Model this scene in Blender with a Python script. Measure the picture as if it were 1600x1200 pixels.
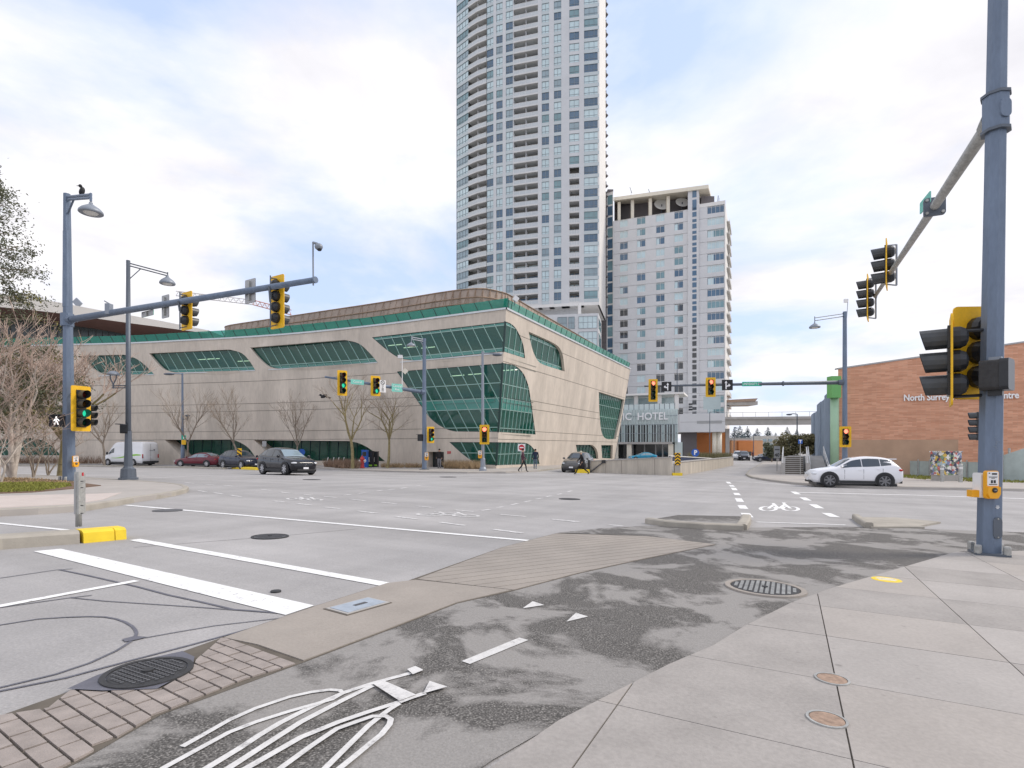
import bpy, bmesh, math, random
from mathutils import Vector, Matrix, geometry
R = math.radians
S = bpy.context.scene
for o in list(bpy.data.objects):
    bpy.data.objects.remove(o)
COL = S.collection
# ------------------------------------------------------------------ camera
F, CX, HY, CZ = 850.0, 800.0, 697.0, 1.3     # focal length and horizon in photo pixels, eye height
cam = bpy.data.cameras.new('camera')
camo = bpy.data.objects.new('camera', cam)
COL.objects.link(camo)
cam.sensor_width = 36.0
cam.lens = F / 1600 * 36
cam.shift_y = (HY - 600) / 1600
cam.clip_start, cam.clip_end = 0.05, 6000
camo.location = (0, 0, CZ)
camo.rotation_euler = (R(90), 0, 0)
S.camera = camo
# ------------------------------------------------------------------ sky and sun
SUN_AZ, SUN_EL = R(82), R(42)        # azimuth measured from +Y (view direction) towards +X
W = bpy.data.worlds.new('World')
S.world = W
W.use_nodes = True
nt = W.node_tree
nt.nodes.clear()
def wn(t, **k):
    n = nt.nodes.new(t)
    for a, b in k.items():
        setattr(n, a, b)
    return n
def wl(a, b):
    nt.links.new(a, b)
def wmath(op, a, b=None):
    n = wn('ShaderNodeMath', operation=op)
    for i, v in enumerate((a, b)):
        if v is None:
            continue
        if hasattr(v, 'is_linked'):
            wl(v, n.inputs[i])
        else:
            n.inputs[i].default_value = v
    return n.outputs[0]
sky = wn('ShaderNodeTexSky', sky_type='NISHITA', sun_disc=False, sun_elevation=SUN_EL, sun_rotation=SUN_AZ,
         air_density=1.0, dust_density=1.5, ozone_density=1.5)
tc = wn('ShaderNodeTexCoord')
sep = wn('ShaderNodeSeparateXYZ')
wl(tc.outputs['Generated'], sep.inputs[0])
zz = wmath('ADD', wmath('MAXIMUM', sep.outputs['Z'], 0.0), 0.16)
cmb = wn('ShaderNodeCombineXYZ')
wl(wmath('DIVIDE', sep.outputs['X'], zz), cmb.inputs[0])
wl(wmath('DIVIDE', sep.outputs['Y'], zz), cmb.inputs[1])
def cloud_noise(scale, detail, rough, off, dist=0.0):
    mp = wn('ShaderNodeMapping')
    mp.inputs['Location'].default_value = off
    wl(cmb.outputs[0], mp.inputs[0])
    n = wn('ShaderNodeTexNoise')
    n.inputs['Scale'].default_value = scale
    n.inputs['Detail'].default_value = detail
    n.inputs['Roughness'].default_value = rough
    n.inputs['Distortion'].default_value = dist
    wl(mp.outputs[0], n.inputs['Vector'])
    return n.outputs['Fac']
def ramp(fac, stops):
    r = wn('ShaderNodeValToRGB')
    e = r.color_ramp.elements
    while len(e) < len(stops):
        e.new(0.5)
    for el, (p, c) in zip(e, stops):
        el.position = p
        el.color = c if len(c) == 4 else (*c, 1)
    wl(fac, r.inputs[0])
    return r.outputs['Color']
n1 = cloud_noise(0.85, 9, 0.56, (5.35, 0.75, 0), 0.25)
n2 = cloud_noise(2.0, 7, 0.55, (9.3, 2.2, 4), 0.2)
cov = ramp(n1, [(0.37, (0, 0, 0)), (0.55, (1, 1, 1))])
shade = ramp(n2, [(0.28, (0.715, 0.715, 0.735)), (0.66, (0.98, 0.975, 0.965))])
SKY_K = 0.12
cl = wn('ShaderNodeMix', data_type='RGBA', blend_type='MULTIPLY')
cl.inputs['Factor'].default_value = 1
cl.inputs['A'].default_value = (0.89 / SKY_K, 0.88 / SKY_K, 0.91 / SKY_K, 1)
wl(shade, cl.inputs['B'])
skb = wn('ShaderNodeMix', data_type='RGBA', blend_type='MIX')       # thin veil of high cloud over the blue
skb.inputs['Factor'].default_value = 0.75
wl(sky.outputs[0], skb.inputs['A'])
skb.inputs['B'].default_value = (0.55 / SKY_K, 0.66 / SKY_K, 0.92 / SKY_K, 1)
mx = wn('ShaderNodeMix', data_type='RGBA')
wl(cov, mx.inputs['Factor'])
wl(skb.outputs['Result'], mx.inputs['A'])
wl(cl.outputs['Result'], mx.inputs['B'])
bg = wn('ShaderNodeBackground')
bg.inputs['Strength'].default_value = SKY_K
wl(mx.outputs['Result'], bg.inputs['Color'])
wo = wn('ShaderNodeOutputWorld')
wl(bg.outputs[0], wo.inputs[0])
sl = bpy.data.lights.new('sun', 'SUN')
sl.energy, sl.angle, sl.color = 1.5, R(14), (1.0, 0.91, 0.80)
so = bpy.data.objects.new('sun', sl)
COL.objects.link(so)
sd = Vector((math.sin(SUN_AZ) * math.cos(SUN_EL), math.cos(SUN_AZ) * math.cos(SUN_EL), math.sin(SUN_EL)))
so.rotation_euler = sd.to_track_quat('Z', 'Y').to_euler()
so.location = sd * 200
vs = S.view_settings
vs.view_transform = 'Standard'
vs.look = 'None'
vs.exposure, vs.gamma = 0.44, 1
vs.use_curve_mapping = False
# ------------------------------------------------------------------ ground shape and pixel helpers
def smooth(a, b, x):
    t = max(0.0, min(1.0, (x - a) / (b - a)))
    return t * t * (3 - 2 * t)
def drop(x, y):                      # how far the ground lies below the eye: the place slopes gently
    zc = max(y, -4.0) if y < 30 else 30 + 13 * math.tanh((y - 30) / 13.0)
    gx = 0.0214 * (1 - smooth(15, 52, y)) if x < 0 else 0.0214
    return 1.3 + 0.0187 * zc + gx * 25 * math.tanh(x / 25.0)
def gz(x, y):
    return CZ - drop(x, y)
def P(px, py, Z):                    # a point of the photo at depth Z
    return Vector(((px - CX) / F * Z, Z, CZ + (HY - py) / F * Z))
def G2(px, py):                      # a point of the photo that lies on the ground
    Z = 10.0
    for i in range(120):
        Z += 0.6 * (drop((px - CX) / F * Z, Z) * F / (py - HY) - Z)
    return ((px - CX) / F * Z, Z)
def G(px, py, h=0.0):
    x, y = G2(px, py)
    return Vector((x, y, gz(x, y) + h))
def onray(px, A, B):                 # plan point where the sight line of column px meets the line A-B
    k = (px - CX) / F
    dx, dy = B[0] - A[0], B[1] - A[1]
    t = (k * A[1] - A[0]) / (dx - k * dy)
    return (A[0] + t * dx, A[1] + t * dy)
SD = Vector((0.455, 0.8905, 0))      # direction of the street that runs away from the camera
PD = Vector((0.8905, -0.455, 0))     # and of the one that crosses it
# ------------------------------------------------------------------ materials
MATS = {}
def mat(name, col, rough=0.6, metal=0.0, var=0.12, scale=2.0, bump=0.0, bscale=None, stretch=(1, 1, 1), emit=None, es=0.0, coat=0.0, spec=0.5, detail=6, var2=0.0, scale2=40.0):
    m = bpy.data.materials.new(name)
    MATS[name] = m
    m.use_nodes = True
    t = m.node_tree
    b = t.nodes['Principled BSDF']
    b.inputs['Roughness'].default_value = rough
    b.inputs['Metallic'].default_value = metal
    b.inputs['Specular IOR Level'].default_value = spec
    if coat:
        b.inputs['Coat Weight'].default_value = coat
        b.inputs['Coat Roughness'].default_value = 0.05
    if emit:
        b.inputs['Emission Color'].default_value = (*emit, 1)
        b.inputs['Emission Strength'].default_value = es
    b.inputs['Base Color'].default_value = (*col, 1)
    if var or bump:
        g = t.nodes.new('ShaderNodeNewGeometry')
        mp = t.nodes.new('ShaderNodeMapping')
        mp.inputs['Scale'].default_value = stretch
        t.links.new(g.outputs['Position'], mp.inputs[0])
    if var:
        n = t.nodes.new('ShaderNodeTexNoise')
        n.inputs['Scale'].default_value = scale
        n.inputs['Detail'].default_value = detail
        n.inputs['Roughness'].default_value = 0.62
        t.links.new(mp.outputs[0], n.inputs['Vector'])
        r = t.nodes.new('ShaderNodeMapRange')
        r.inputs['From Min'].default_value = 0.3
        r.inputs['From Max'].default_value = 0.7
        r.inputs['To Min'].default_value = 1 - var
        r.inputs['To Max'].default_value = 1 + var
        t.links.new(n.outputs['Fac'], r.inputs[0])
        fac = r.outputs[0]
        if var2:
            n2_ = t.nodes.new('ShaderNodeTexNoise')
            n2_.inputs['Scale'].default_value = scale2
            n2_.inputs['Detail'].default_value = 3
            t.links.new(mp.outputs[0], n2_.inputs['Vector'])
            r2 = t.nodes.new('ShaderNodeMapRange')
            r2.inputs['From Min'].default_value = 0.3
            r2.inputs['From Max'].default_value = 0.7
            r2.inputs['To Min'].default_value = 1 - var2
            r2.inputs['To Max'].default_value = 1 + var2
            t.links.new(n2_.outputs['Fac'], r2.inputs[0])
            mu = t.nodes.new('ShaderNodeMath')
            mu.operation = 'MULTIPLY'
            t.links.new(fac, mu.inputs[0])
            t.links.new(r2.outputs[0], mu.inputs[1])
            fac = mu.outputs[0]
        vm = t.nodes.new('ShaderNodeVectorMath')
        vm.operation = 'SCALE'
        vm.inputs[0].default_value = col
        t.links.new(fac, vm.inputs['Scale'])
        t.links.new(vm.outputs[0], b.inputs['Base Color'])
    if bump:
        nb = t.nodes.new('ShaderNodeTexNoise')
        nb.inputs['Scale'].default_value = bscale or scale * 8
        nb.inputs['Detail'].default_value = 4
        t.links.new(mp.outputs[0], nb.inputs['Vector'])
        bp = t.nodes.new('ShaderNodeBump')
        bp.inputs['Strength'].default_value = bump
        bp.inputs['Distance'].default_value = 0.02
        t.links.new(nb.outputs['Fac'], bp.inputs['Height'])
        t.links.new(bp.outputs[0], b.inputs['Normal'])
    return m
def glass(name, tint, see=0.5, rough=0.03, dark=(0.01, 0.03, 0.03)):
    """window glass: partly see-through, tinted, reflecting by angle"""
    m = bpy.data.materials.new(name)
    MATS[name] = m
    m.use_nodes = True
    t = m.node_tree
    b = t.nodes['Principled BSDF']
    b.inputs['Base Color'].default_value = (*dark, 1)
    b.inputs['Roughness'].default_value = rough
    b.inputs['Specular IOR Level'].default_value = 0.9
    b.inputs['IOR'].default_value = 1.6
    tr = t.nodes.new('ShaderNodeBsdfTransparent')
    tr.inputs[0].default_value = (*tint, 1)
    ms = t.nodes.new('ShaderNodeMixShader')
    ms.inputs[0].default_value = see
    t.links.new(b.outputs[0], ms.inputs[1])
    t.links.new(tr.outputs[0], ms.inputs[2])
    t.links.new(ms.outputs[0], t.nodes['Material Output'].inputs[0])
    return m
# ------------------------------------------------------------------ mesh building
BASE = {}
def base_of(o):
    return BASE.get(o.name, Vector((0, 0, 0)))
class MB:
    def __init__(s):
        s.v, s.f, s.m = [], [], []
    def face(s, pts, mi=0):
        i = len(s.v)
        s.v += [Vector(p) for p in pts]
        s.f.append(tuple(range(i, i + len(pts))))
        s.m.append(mi)
        return s
    def tris(s, verts, faces, mi=0):
        i = len(s.v)
        s.v += [Vector(p) for p in verts]
        for f in faces:
            s.f.append(tuple(i + k for k in f))
            s.m.append(mi)
        return s
    def box(s, c, size, rot=None, mi=0):
        c = Vector(c)
        hx, hy, hz = size[0] / 2, size[1] / 2, size[2] / 2
        vs_ = [Vector((x, y, z)) for x in (-hx, hx) for y in (-hy, hy) for z in (-hz, hz)]
        if rot is not None:
            if isinstance(rot, (int, float)):
                rot = Matrix.Rotation(rot, 3, 'Z')
            vs_ = [rot @ v for v in vs_]
        return s.tris([c + v for v in vs_], [(0, 1, 3, 2), (4, 6, 7, 5), (0, 4, 5, 1), (2, 3, 7, 6), (0, 2, 6, 4), (1, 5, 7, 3)], mi)
    def prism(s, pts, off, mi=0, mside=None):
        pts = [Vector(p) for p in pts]
        off = Vector(off)
        n = len(pts)
        s.face(pts, mi)
        s.face([p + off for p in reversed(pts)], mi)
        for i in range(n):
            a, b = pts[i], pts[(i + 1) % n]
            s.face([b, a, a + off, b + off], mi if mside is None else mside)
        return s
    def ring(s, c, ax, r, n, ph=0.0):
        ax = Vector(ax).normalized()
        u = ax.orthogonal().normalized() if abs(ax.z) < 0.95 else Vector((1, 0, 0)).cross(ax).normalized()
        if abs(ax.z) < 0.95:
            u = Vector((0, 0, 1)).cross(ax).normalized()
        w = ax.cross(u)
        return [Vector(c) + u * (r * math.cos(ph + 2 * math.pi * k / n)) + w * (r * math.sin(ph + 2 * math.pi * k / n)) for k in range(n)]
    def tube(s, p0, p1, r0, r1=None, n=8, cap=True, mi=0, ph=0.0):
        r1 = r0 if r1 is None else r1
        p0, p1 = Vector(p0), Vector(p1)
        a, b = s.ring(p0, p1 - p0, r0, n, ph), s.ring(p1, p1 - p0, r1, n, ph)
        i = len(s.v)
        s.v += a + b
        for k in range(n):
            q = (k + 1) % n
            s.f.append((i + k, i + q, i + n + q, i + n + k))
            s.m.append(mi)
        if cap:
            s.f.append(tuple(i + n - 1 - k for k in range(n)))
            s.f.append(tuple(i + n + k for k in range(n)))
            s.m += [mi, mi]
        return s
    def path(s, pts, r, n=6, mi=0):
        for a, b in zip(pts, pts[1:]):
            s.tube(a, b, r, r, n, True, mi)
        return s
    def lathe(s, prof, c=(0, 0, 0), rot=None, n=16, mi=0):
        c = Vector(c)
        i = len(s.v)
        for (r, z) in prof:
            for k in range(n):
                a = 2 * math.pi * k / n
                v = Vector((r * math.cos(a), r * math.sin(a), z))
                s.v.append(c + (rot @ v if rot is not None else v))
        for j in range(len(prof) - 1):
            for k in range(n):
                q = (k + 1) % n
                s.f.append((i + j * n + k, i + j * n + q, i + (j + 1) * n + q, i + (j + 1) * n + k))
                s.m.append(mi)
        return s
    def ball(s, c, r, n=10, m=6, mi=0, rot=None):
        r = (r, r, r) if isinstance(r, (int, float)) else r
        c = Vector(c)
        i = len(s.v)
        for j in range(m + 1):
            th = math.pi * j / m
            for k in range(n):
                a = 2 * math.pi * k / n
                v = Vector((r[0] * math.sin(th) * math.cos(a), r[1] * math.sin(th) * math.sin(a), r[2] * math.cos(th)))
                s.v.append(c + (rot @ v if rot is not None else v))
        for j in range(m):
            for k in range(n):
                q = (k + 1) % n
                s.f.append((i + j * n + k, i + (j + 1) * n + k, i + (j + 1) * n + q, i + j * n + q))
                s.m.append(mi)
        return s
    def mesh(s, name, mats, off=Vector((0, 0, 0)), sm=False):
        me = bpy.data.meshes.new(name)
        me.from_pydata([tuple(v - off) for v in s.v], [], s.f)
        if not isinstance(mats, (list, tuple)):
            mats = [mats]
        for m in mats:
            me.materials.append(MATS[m] if isinstance(m, str) else m)
        if len(mats) > 1:
            me.polygons.foreach_set('material_index', s.m)
        if sm:
            me.polygons.foreach_set('use_smooth', [True] * len(me.polygons))
        me.update()
        return me
    def build(s, name, mats, parent=None, sm=False):
        off = base_of(parent) if parent else Vector((0, 0, 0))
        return link(name, s.mesh(name, mats, off, sm), parent)
def link(name, me, parent=None):
    o = bpy.data.objects.new(name, me)
    COL.objects.link(o)
    if parent:
        o.parent = parent
        BASE[o.name] = base_of(parent)
    return o
def tag(o, label, cat=None, group=None):
    o['label'] = label
    if cat:
        o['category'] = cat
    if group:
        o['group'] = group
    return o
def struct(o):
    o['kind'] = 'structure'
    return o
def thing(name, label, cat, loc=(0, 0, 0), group=None, rot=None, local=False):
    o = bpy.data.objects.new(name, None)
    o.empty_display_size = 0.3
    COL.objects.link(o)
    o.location = loc
    if rot is not None:
        o.rotation_euler = (0, 0, rot) if isinstance(rot, (int, float)) else rot.to_euler()
    BASE[o.name] = Vector((0, 0, 0)) if (local or rot is not None) else Vector(loc)
    return tag(o, label, cat, group)
def copy_tree(o, parent=None):
    c = o.copy()
    COL.objects.link(c)
    c.parent = parent
    for ch in o.children:
        copy_tree(ch, c)
    return c
def slope_rot(x, y, heading):
    """orientation on the sloping ground; heading is measured from +X towards +Y"""
    e = 0.5
    n = Vector((gz(x - e, y) - gz(x + e, y), gz(x, y - e) - gz(x, y + e), 2 * e)).normalized()
    f = Vector((math.cos(heading), math.sin(heading), 0))
    f = (f - n * f.dot(n)).normalized()
    l = n.cross(f)
    return Matrix((f, l, n)).transposed()
def inpoly(p, poly):
    x, y = p[0], p[1]
    c = False
    n = len(poly)
    j = n - 1
    for i in range(n):
        xi, yi = poly[i][0], poly[i][1]
        xj, yj = poly[j][0], poly[j][1]
        if (yi > y) != (yj > y) and x < (xj - xi) * (y - yi) / (yj - yi) + xi:
            c = not c
        j = i
    return c
def dense(poly, step, closed=True):
    out = []
    n = len(poly)
    for i in range(n if closed else n - 1):
        a, b = poly[i], poly[(i + 1) % n]
        k = max(1, int(math.hypot(b[0] - a[0], b[1] - a[1]) / step))
        out += [(a[0] + (b[0] - a[0]) * q / k, a[1] + (b[1] - a[1]) * q / k) for q in range(k)]
    if not closed:
        out.append(tuple(poly[-1]))
    return out
def sheet2d(poly, step, holes=(), lines=()):
    """triangles of a polygon with holes, with inner points every step"""
    vs_, es = [], []
    def loop(pl, closed=True):
        i = len(vs_)
        vs_.extend(Vector((p[0], p[1])) for p in pl)
        n = len(pl)
        es.extend((i + k, i + (k + 1) % n) for k in range(n if closed else n - 1))
    loop(dense(poly, step))
    for h in holes:
        loop(h)
    for l in lines:
        loop(l, False)
    xs, ys = [p[0] for p in poly], [p[1] for p in poly]
    x = math.floor(min(xs) / step) * step
    while x < max(xs):
        y = math.floor(min(ys) / step) * step
        while y < max(ys):
            if inpoly((x, y), poly):
                vs_.append(Vector((x, y)))
            y += step
        x += step
    r = geometry.delaunay_2d_cdt(vs_, es, [], 0, 1e-5)
    vv, ff = r[0], r[2]
    tr = []
    for f in ff:
        c = sum((vv[i] for i in f), Vector((0, 0))) / len(f)
        if inpoly(c, poly) and not any(inpoly(c, h) for h in holes):
            a, b, d = vv[f[0]], vv[f[1]], vv[f[2]]
            if (b - a).cross(d - a) < 0:
                f = tuple(reversed(f))
            tr.append((tuple(f), c))
    return vv, tr
def clip(poly, a, b, c):             # keep a*x+b*y<=c
    out = []
    n = len(poly)
    for i in range(n):
        p, q = poly[i], poly[(i + 1) % n]
        dp, dq = a * p[0] + b * p[1] - c, a * q[0] + b * q[1] - c
        if dp <= 0:
            out.append(p)
        if (dp < 0 < dq) or (dq < 0 < dp):
            t = dp / (dp - dq)
            out.append((p[0] + (q[0] - p[0]) * t, p[1] + (q[1] - p[1]) * t))
    return out
def area(poly):
    return abs(sum(poly[i - 1][0] * poly[i][1] - poly[i][0] * poly[i - 1][1] for i in range(len(poly)))) / 2
def ground_sheet(name, poly, h, m, step=2.0, skirt=0.0, parent=None, mb=None):
    vv, tr = sheet2d(poly, step)
    b = mb or MB()
    b.tris([(v[0], v[1], gz(v[0], v[1]) + h) for v in vv], [t for t, c in tr])
    if skirt:
        d = dense(poly, step)
        if sum((d[i][0] - d[i - 1][0]) * (d[i][1] + d[i - 1][1]) for i in range(len(d))) > 0:
            d.reverse()
        for i in range(len(d)):
            p, q = d[i - 1], d[i]
            zp, zq = gz(*p) + h, gz(*q) + h
            b.face([(p[0], p[1], zp - skirt), (q[0], q[1], zq - skirt), (q[0], q[1], zq), (p[0], p[1], zp)])
    if mb:
        return None
    return b.build(name, m, parent)
def strip(pts, w, h, mb, step=1.5):
    """flat band of width w along ground points"""
    d = dense(pts, step, False)
    L, Rr = [], []
    for i, p in enumerate(d):
        a, b = d[max(0, i - 1)], d[min(len(d) - 1, i + 1)]
        t = Vector((b[0] - a[0], b[1] - a[1])).normalized()
        n = Vector((-t.y, t.x)) * (w / 2)
        L.append((p[0] + n.x, p[1] + n.y))
        Rr.append((p[0] - n.x, p[1] - n.y))
    for i in range(len(d) - 1):
        q = [Rr[i], Rr[i + 1], L[i + 1], L[i]]
        mb.face([(x, y, gz(x, y) + h) for x, y in q])
    return mb
def px2(pts):
    return [G2(*p) for p in pts]
def text_mesh(txt, size, m, depth=0.02, align='CENTER', bold=0.0):
    cu = bpy.data.curves.new('lettering', 'FONT')
    cu.body, cu.size, cu.extrude, cu.align_x, cu.align_y = txt, size, depth, align, 'CENTER'
    cu.offset = bold
    cu.resolution_u = 3
    to = bpy.data.objects.new('lettering', cu)
    COL.objects.link(to)
    me = bpy.data.meshes.new_from_object(to)
    bpy.data.objects.remove(to)
    me.materials.clear()
    me.materials.append(MATS[m])
    return me
def put_text(txt, size, m, parent, loc, rz, name='lettering', depth=0.02, align='CENTER', bold=0.0, sx=1.0):
    """upright lettering that faces -Y turned by rz; loc in world or local terms of the parent"""
    o = link(name, text_mesh(txt, size, m, depth, align, bold), parent)
    o.location = Vector(loc) - base_of(parent)
    o.rotation_euler = (R(90), 0, rz)
    o.scale = (sx, 1, 1)
    return o
# ------------------------------------------------------------------ palette
mat('asphalt', (0.395, 0.382, 0.376), 0.9, var=0.10, scale=0.35, bump=0.25, bscale=90, var2=0.12, scale2=60)
mat('concrete_slab', (0.385, 0.355, 0.328), 0.9, var=0.09, scale=1.3, bump=0.15, bscale=120, var2=0.07, scale2=45)
mat('concrete_slab_dark', (0.345, 0.322, 0.302), 0.9, var=0.13, scale=1.9, bump=0.15, bscale=120, var2=0.08, scale2=45)
mat('concrete_slab_light', (0.395, 0.37, 0.348), 0.9, var=0.10, scale=1.0, bump=0.15, bscale=120, var2=0.07, scale2=45)
mat('apron_concrete', (0.335, 0.30, 0.265), 0.9, var=0.10, scale=1.6, bump=0.15, bscale=100, var2=0.06, scale2=50)
mat('joint_dirt', (0.13, 0.112, 0.09), 0.95, var=0.2, scale=6)
mat('kerb_concrete', (0.38, 0.35, 0.30), 0.9, var=0.16, scale=2.5, bump=0.2, bscale=60)
mat('pavement', (0.42, 0.39, 0.36), 0.9, var=0.10, scale=0.8, bump=0.1, bscale=60)
mat('pale_paving', (0.56, 0.49, 0.45), 0.9, var=0.06, scale=1.5)
mat('paint_white', (0.83, 0.83, 0.82), 0.7, var=0.07, scale=7, var2=0.06, scale2=70)
mat('paint_worn', (0.70, 0.69, 0.68), 0.8, var=0.15, scale=9, var2=0.1, scale2=70)
mat('paint_yellow', (0.86, 0.62, 0.03), 0.6, var=0.10, scale=5)
mat('tar', (0.12, 0.12, 0.145), 0.6, var=0.2, scale=9)
mat('brick_paver', (0.33, 0.288, 0.262), 0.9, var=0.20, scale=7, bump=0.3, bscale=150)
mat('iron', (0.115, 0.115, 0.12), 0.6, 0.4, var=0.15, scale=20)
mat('iron_dark', (0.05, 0.05, 0.052), 0.7, 0.3, var=0.2, scale=20)
mat('rust_lid', (0.33, 0.23, 0.17), 0.8, var=0.35, scale=30)
mat('slate_lid', (0.36, 0.41, 0.47), 0.6, var=0.15, scale=12)
mat('grass', (0.235, 0.245, 0.05), 0.9, var=0.35, scale=3)
mat('dry_grass', (0.40, 0.29, 0.17), 0.95, var=0.35, scale=2.2)
mat('soil', (0.165, 0.105, 0.07), 0.95, var=0.3, scale=3, bump=0.4, bscale=20)
mat('far_ground', (0.22, 0.22, 0.19), 0.95, var=0.2, scale=0.05)
mat('paint_path', (0.64, 0.63, 0.615), 0.75, var=0.10, scale=7, var2=0.08, scale2=70)
# gum spots trodden into the slabs
for nm in ('concrete_slab', 'concrete_slab_dark', 'concrete_slab_light'):
    t = MATS[nm].node_tree
    b = t.nodes['Principled BSDF']
    src = b.inputs['Base Color'].links[0].from_socket
    g = t.nodes.new('ShaderNodeNewGeometry')
    prev = src
    for sc_, thr, lo in ((2.3, 0.040, 0.72), (5.5, 0.055, 0.86)):
        v = t.nodes.new('ShaderNodeTexVoronoi')
        v.inputs['Scale'].default_value = sc_
        t.links.new(g.outputs['Position'], v.inputs['Vector'])
        r = t.nodes.new('ShaderNodeMapRange')
        r.inputs['From Min'].default_value, r.inputs['From Max'].default_value = thr, thr * 1.6
        r.inputs['To Min'].default_value, r.inputs['To Max'].default_value = lo, 1.0
        t.links.new(v.outputs['Distance'], r.inputs[0])
        vm = t.nodes.new('ShaderNodeVectorMath')
        vm.operation = 'SCALE'
        t.links.new(prev, vm.inputs[0])
        t.links.new(r.outputs[0], vm.inputs['Scale'])
        prev = vm.outputs[0]
    t.links.new(prev, b.inputs['Base Color'])
# streaks of tyre wear along the two driving directions of the junction
t = MATS['asphalt'].node_tree
b = t.nodes['Principled BSDF']
src = b.inputs['Base Color'].links[0].from_socket
g = t.nodes.new('ShaderNodeNewGeometry')
prev = src
for ang, sc_, amp in ((27.0, (0.045, 0.75, 1), 0.075), (27.0 + 90, (0.06, 0.9, 1), 0.05), (0.0, (0.5, 0.5, 0.5), 0.05)):
    rt = t.nodes.new('ShaderNodeVectorRotate')
    rt.rotation_type = 'Z_AXIS'
    rt.inputs['Angle'].default_value = R(ang)
    t.links.new(g.outputs['Position'], rt.inputs['Vector'])
    mp = t.nodes.new('ShaderNodeMapping')
    mp.inputs['Scale'].default_value = sc_
    t.links.new(rt.outputs[0], mp.inputs[0])
    n_ = t.nodes.new('ShaderNodeTexNoise')
    n_.inputs['Scale'].default_value, n_.inputs['Detail'].default_value, n_.inputs['Roughness'].default_value = 1.0, 8, 0.65
    t.links.new(mp.outputs[0], n_.inputs['Vector'])
    r = t.nodes.new('ShaderNodeMapRange')
    r.inputs['From Min'].default_value, r.inputs['From Max'].default_value = 0.3, 0.62
    r.inputs['To Min'].default_value, r.inputs['To Max'].default_value = 1 - 2 * amp, 1.03
    t.links.new(n_.outputs['Fac'], r.inputs[0])
    vm = t.nodes.new('ShaderNodeVectorMath')
    vm.operation = 'SCALE'
    t.links.new(prev, vm.inputs[0])
    t.links.new(r.outputs[0], vm.inputs['Scale'])
    prev = vm.outputs[0]
t.links.new(prev, b.inputs['Base Color'])
# paint that has worn through to the asphalt in specks
for nm, lo, hi in (('paint_white', 0.35, 0.43), ('paint_worn', 0.40, 0.50), ('paint_path', 0.36, 0.44)):
    t = MATS[nm].node_tree
    b = t.nodes['Principled BSDF']
    src = b.inputs['Base Color'].links[0].from_socket
    g = t.nodes.new('ShaderNodeNewGeometry')
    n_ = t.nodes.new('ShaderNodeTexNoise')
    n_.inputs['Scale'].default_value, n_.inputs['Detail'].default_value, n_.inputs['Roughness'].default_value = 14, 9, 0.75
    t.links.new(g.outputs['Position'], n_.inputs['Vector'])
    r = t.nodes.new('ShaderNodeMapRange')
    r.inputs['From Min'].default_value, r.inputs['From Max'].default_value = lo, hi
    t.links.new(n_.outputs['Fac'], r.inputs[0])
    x = t.nodes.new('ShaderNodeMix')
    x.data_type = 'RGBA'
    x.inputs['A'].default_value = (0.40, 0.39, 0.385, 1)
    t.links.new(r.outputs[0], x.inputs['Factor'])
    t.links.new(src, x.inputs['B'])
    t.links.new(x.outputs['Result'], b.inputs['Base Color'])
# worn asphalt of the cycle path
m = mat('path_asphalt', (0.3, 0.3, 0.3), 0.92, var=0.0)
t = m.node_tree
b = t.nodes['Principled BSDF']
g = t.nodes.new('ShaderNodeNewGeometry')
def _nz(sc, det, ro, dist=0.0):
    n = t.nodes.new('ShaderNodeTexNoise')
    n.inputs['Scale'].default_value, n.inputs['Detail'].default_value, n.inputs['Roughness'].default_value = sc, det, ro
    n.inputs['Distortion'].default_value = dist
    t.links.new(g.outputs['Position'], n.inputs['Vector'])
    return n.outputs['Fac']
def _rp(fac, stops):
    r = t.nodes.new('ShaderNodeValToRGB')
    while len(r.color_ramp.elements) < len(stops):
        r.color_ramp.elements.new(0.5)
    for e, (p, c) in zip(r.color_ramp.elements, stops):
        e.position, e.color = p, (*c, 1)
    t.links.new(fac, r.inputs[0])
    return r.outputs[0]
patch = _rp(_nz(0.85, 8, 0.62, 0.4), [(0.472, (0, 0, 0)), (0.532, (1, 1, 1))])
coarse = _rp(_nz(95, 2, 0.5), [(0.34, (0.055, 0.052, 0.048)), (0.55, (0.125, 0.118, 0.11)), (0.70, (0.30, 0.285, 0.265))])
fine = _rp(_nz(70, 3, 0.6), [(0.3, (0.245, 0.233, 0.22)), (0.7, (0.32, 0.305, 0.29))])
mxn = t.nodes.new('ShaderNodeMix')
mxn.data_type = 'RGBA'
t.links.new(patch, mxn.inputs['Factor'])
t.links.new(coarse, mxn.inputs['A'])
t.links.new(fine, mxn.inputs['B'])
t.links.new(mxn.outputs['Result'], b.inputs['Base Color'])
bpn = t.nodes.new('ShaderNodeBump')
bpn.inputs['Strength'].default_value, bpn.inputs['Distance'].default_value = 0.4, 0.01
t.links.new(_nz(95, 2, 0.5), bpn.inputs['Height'])
t.links.new(bpn.outputs[0], b.inputs['Normal'])
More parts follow.
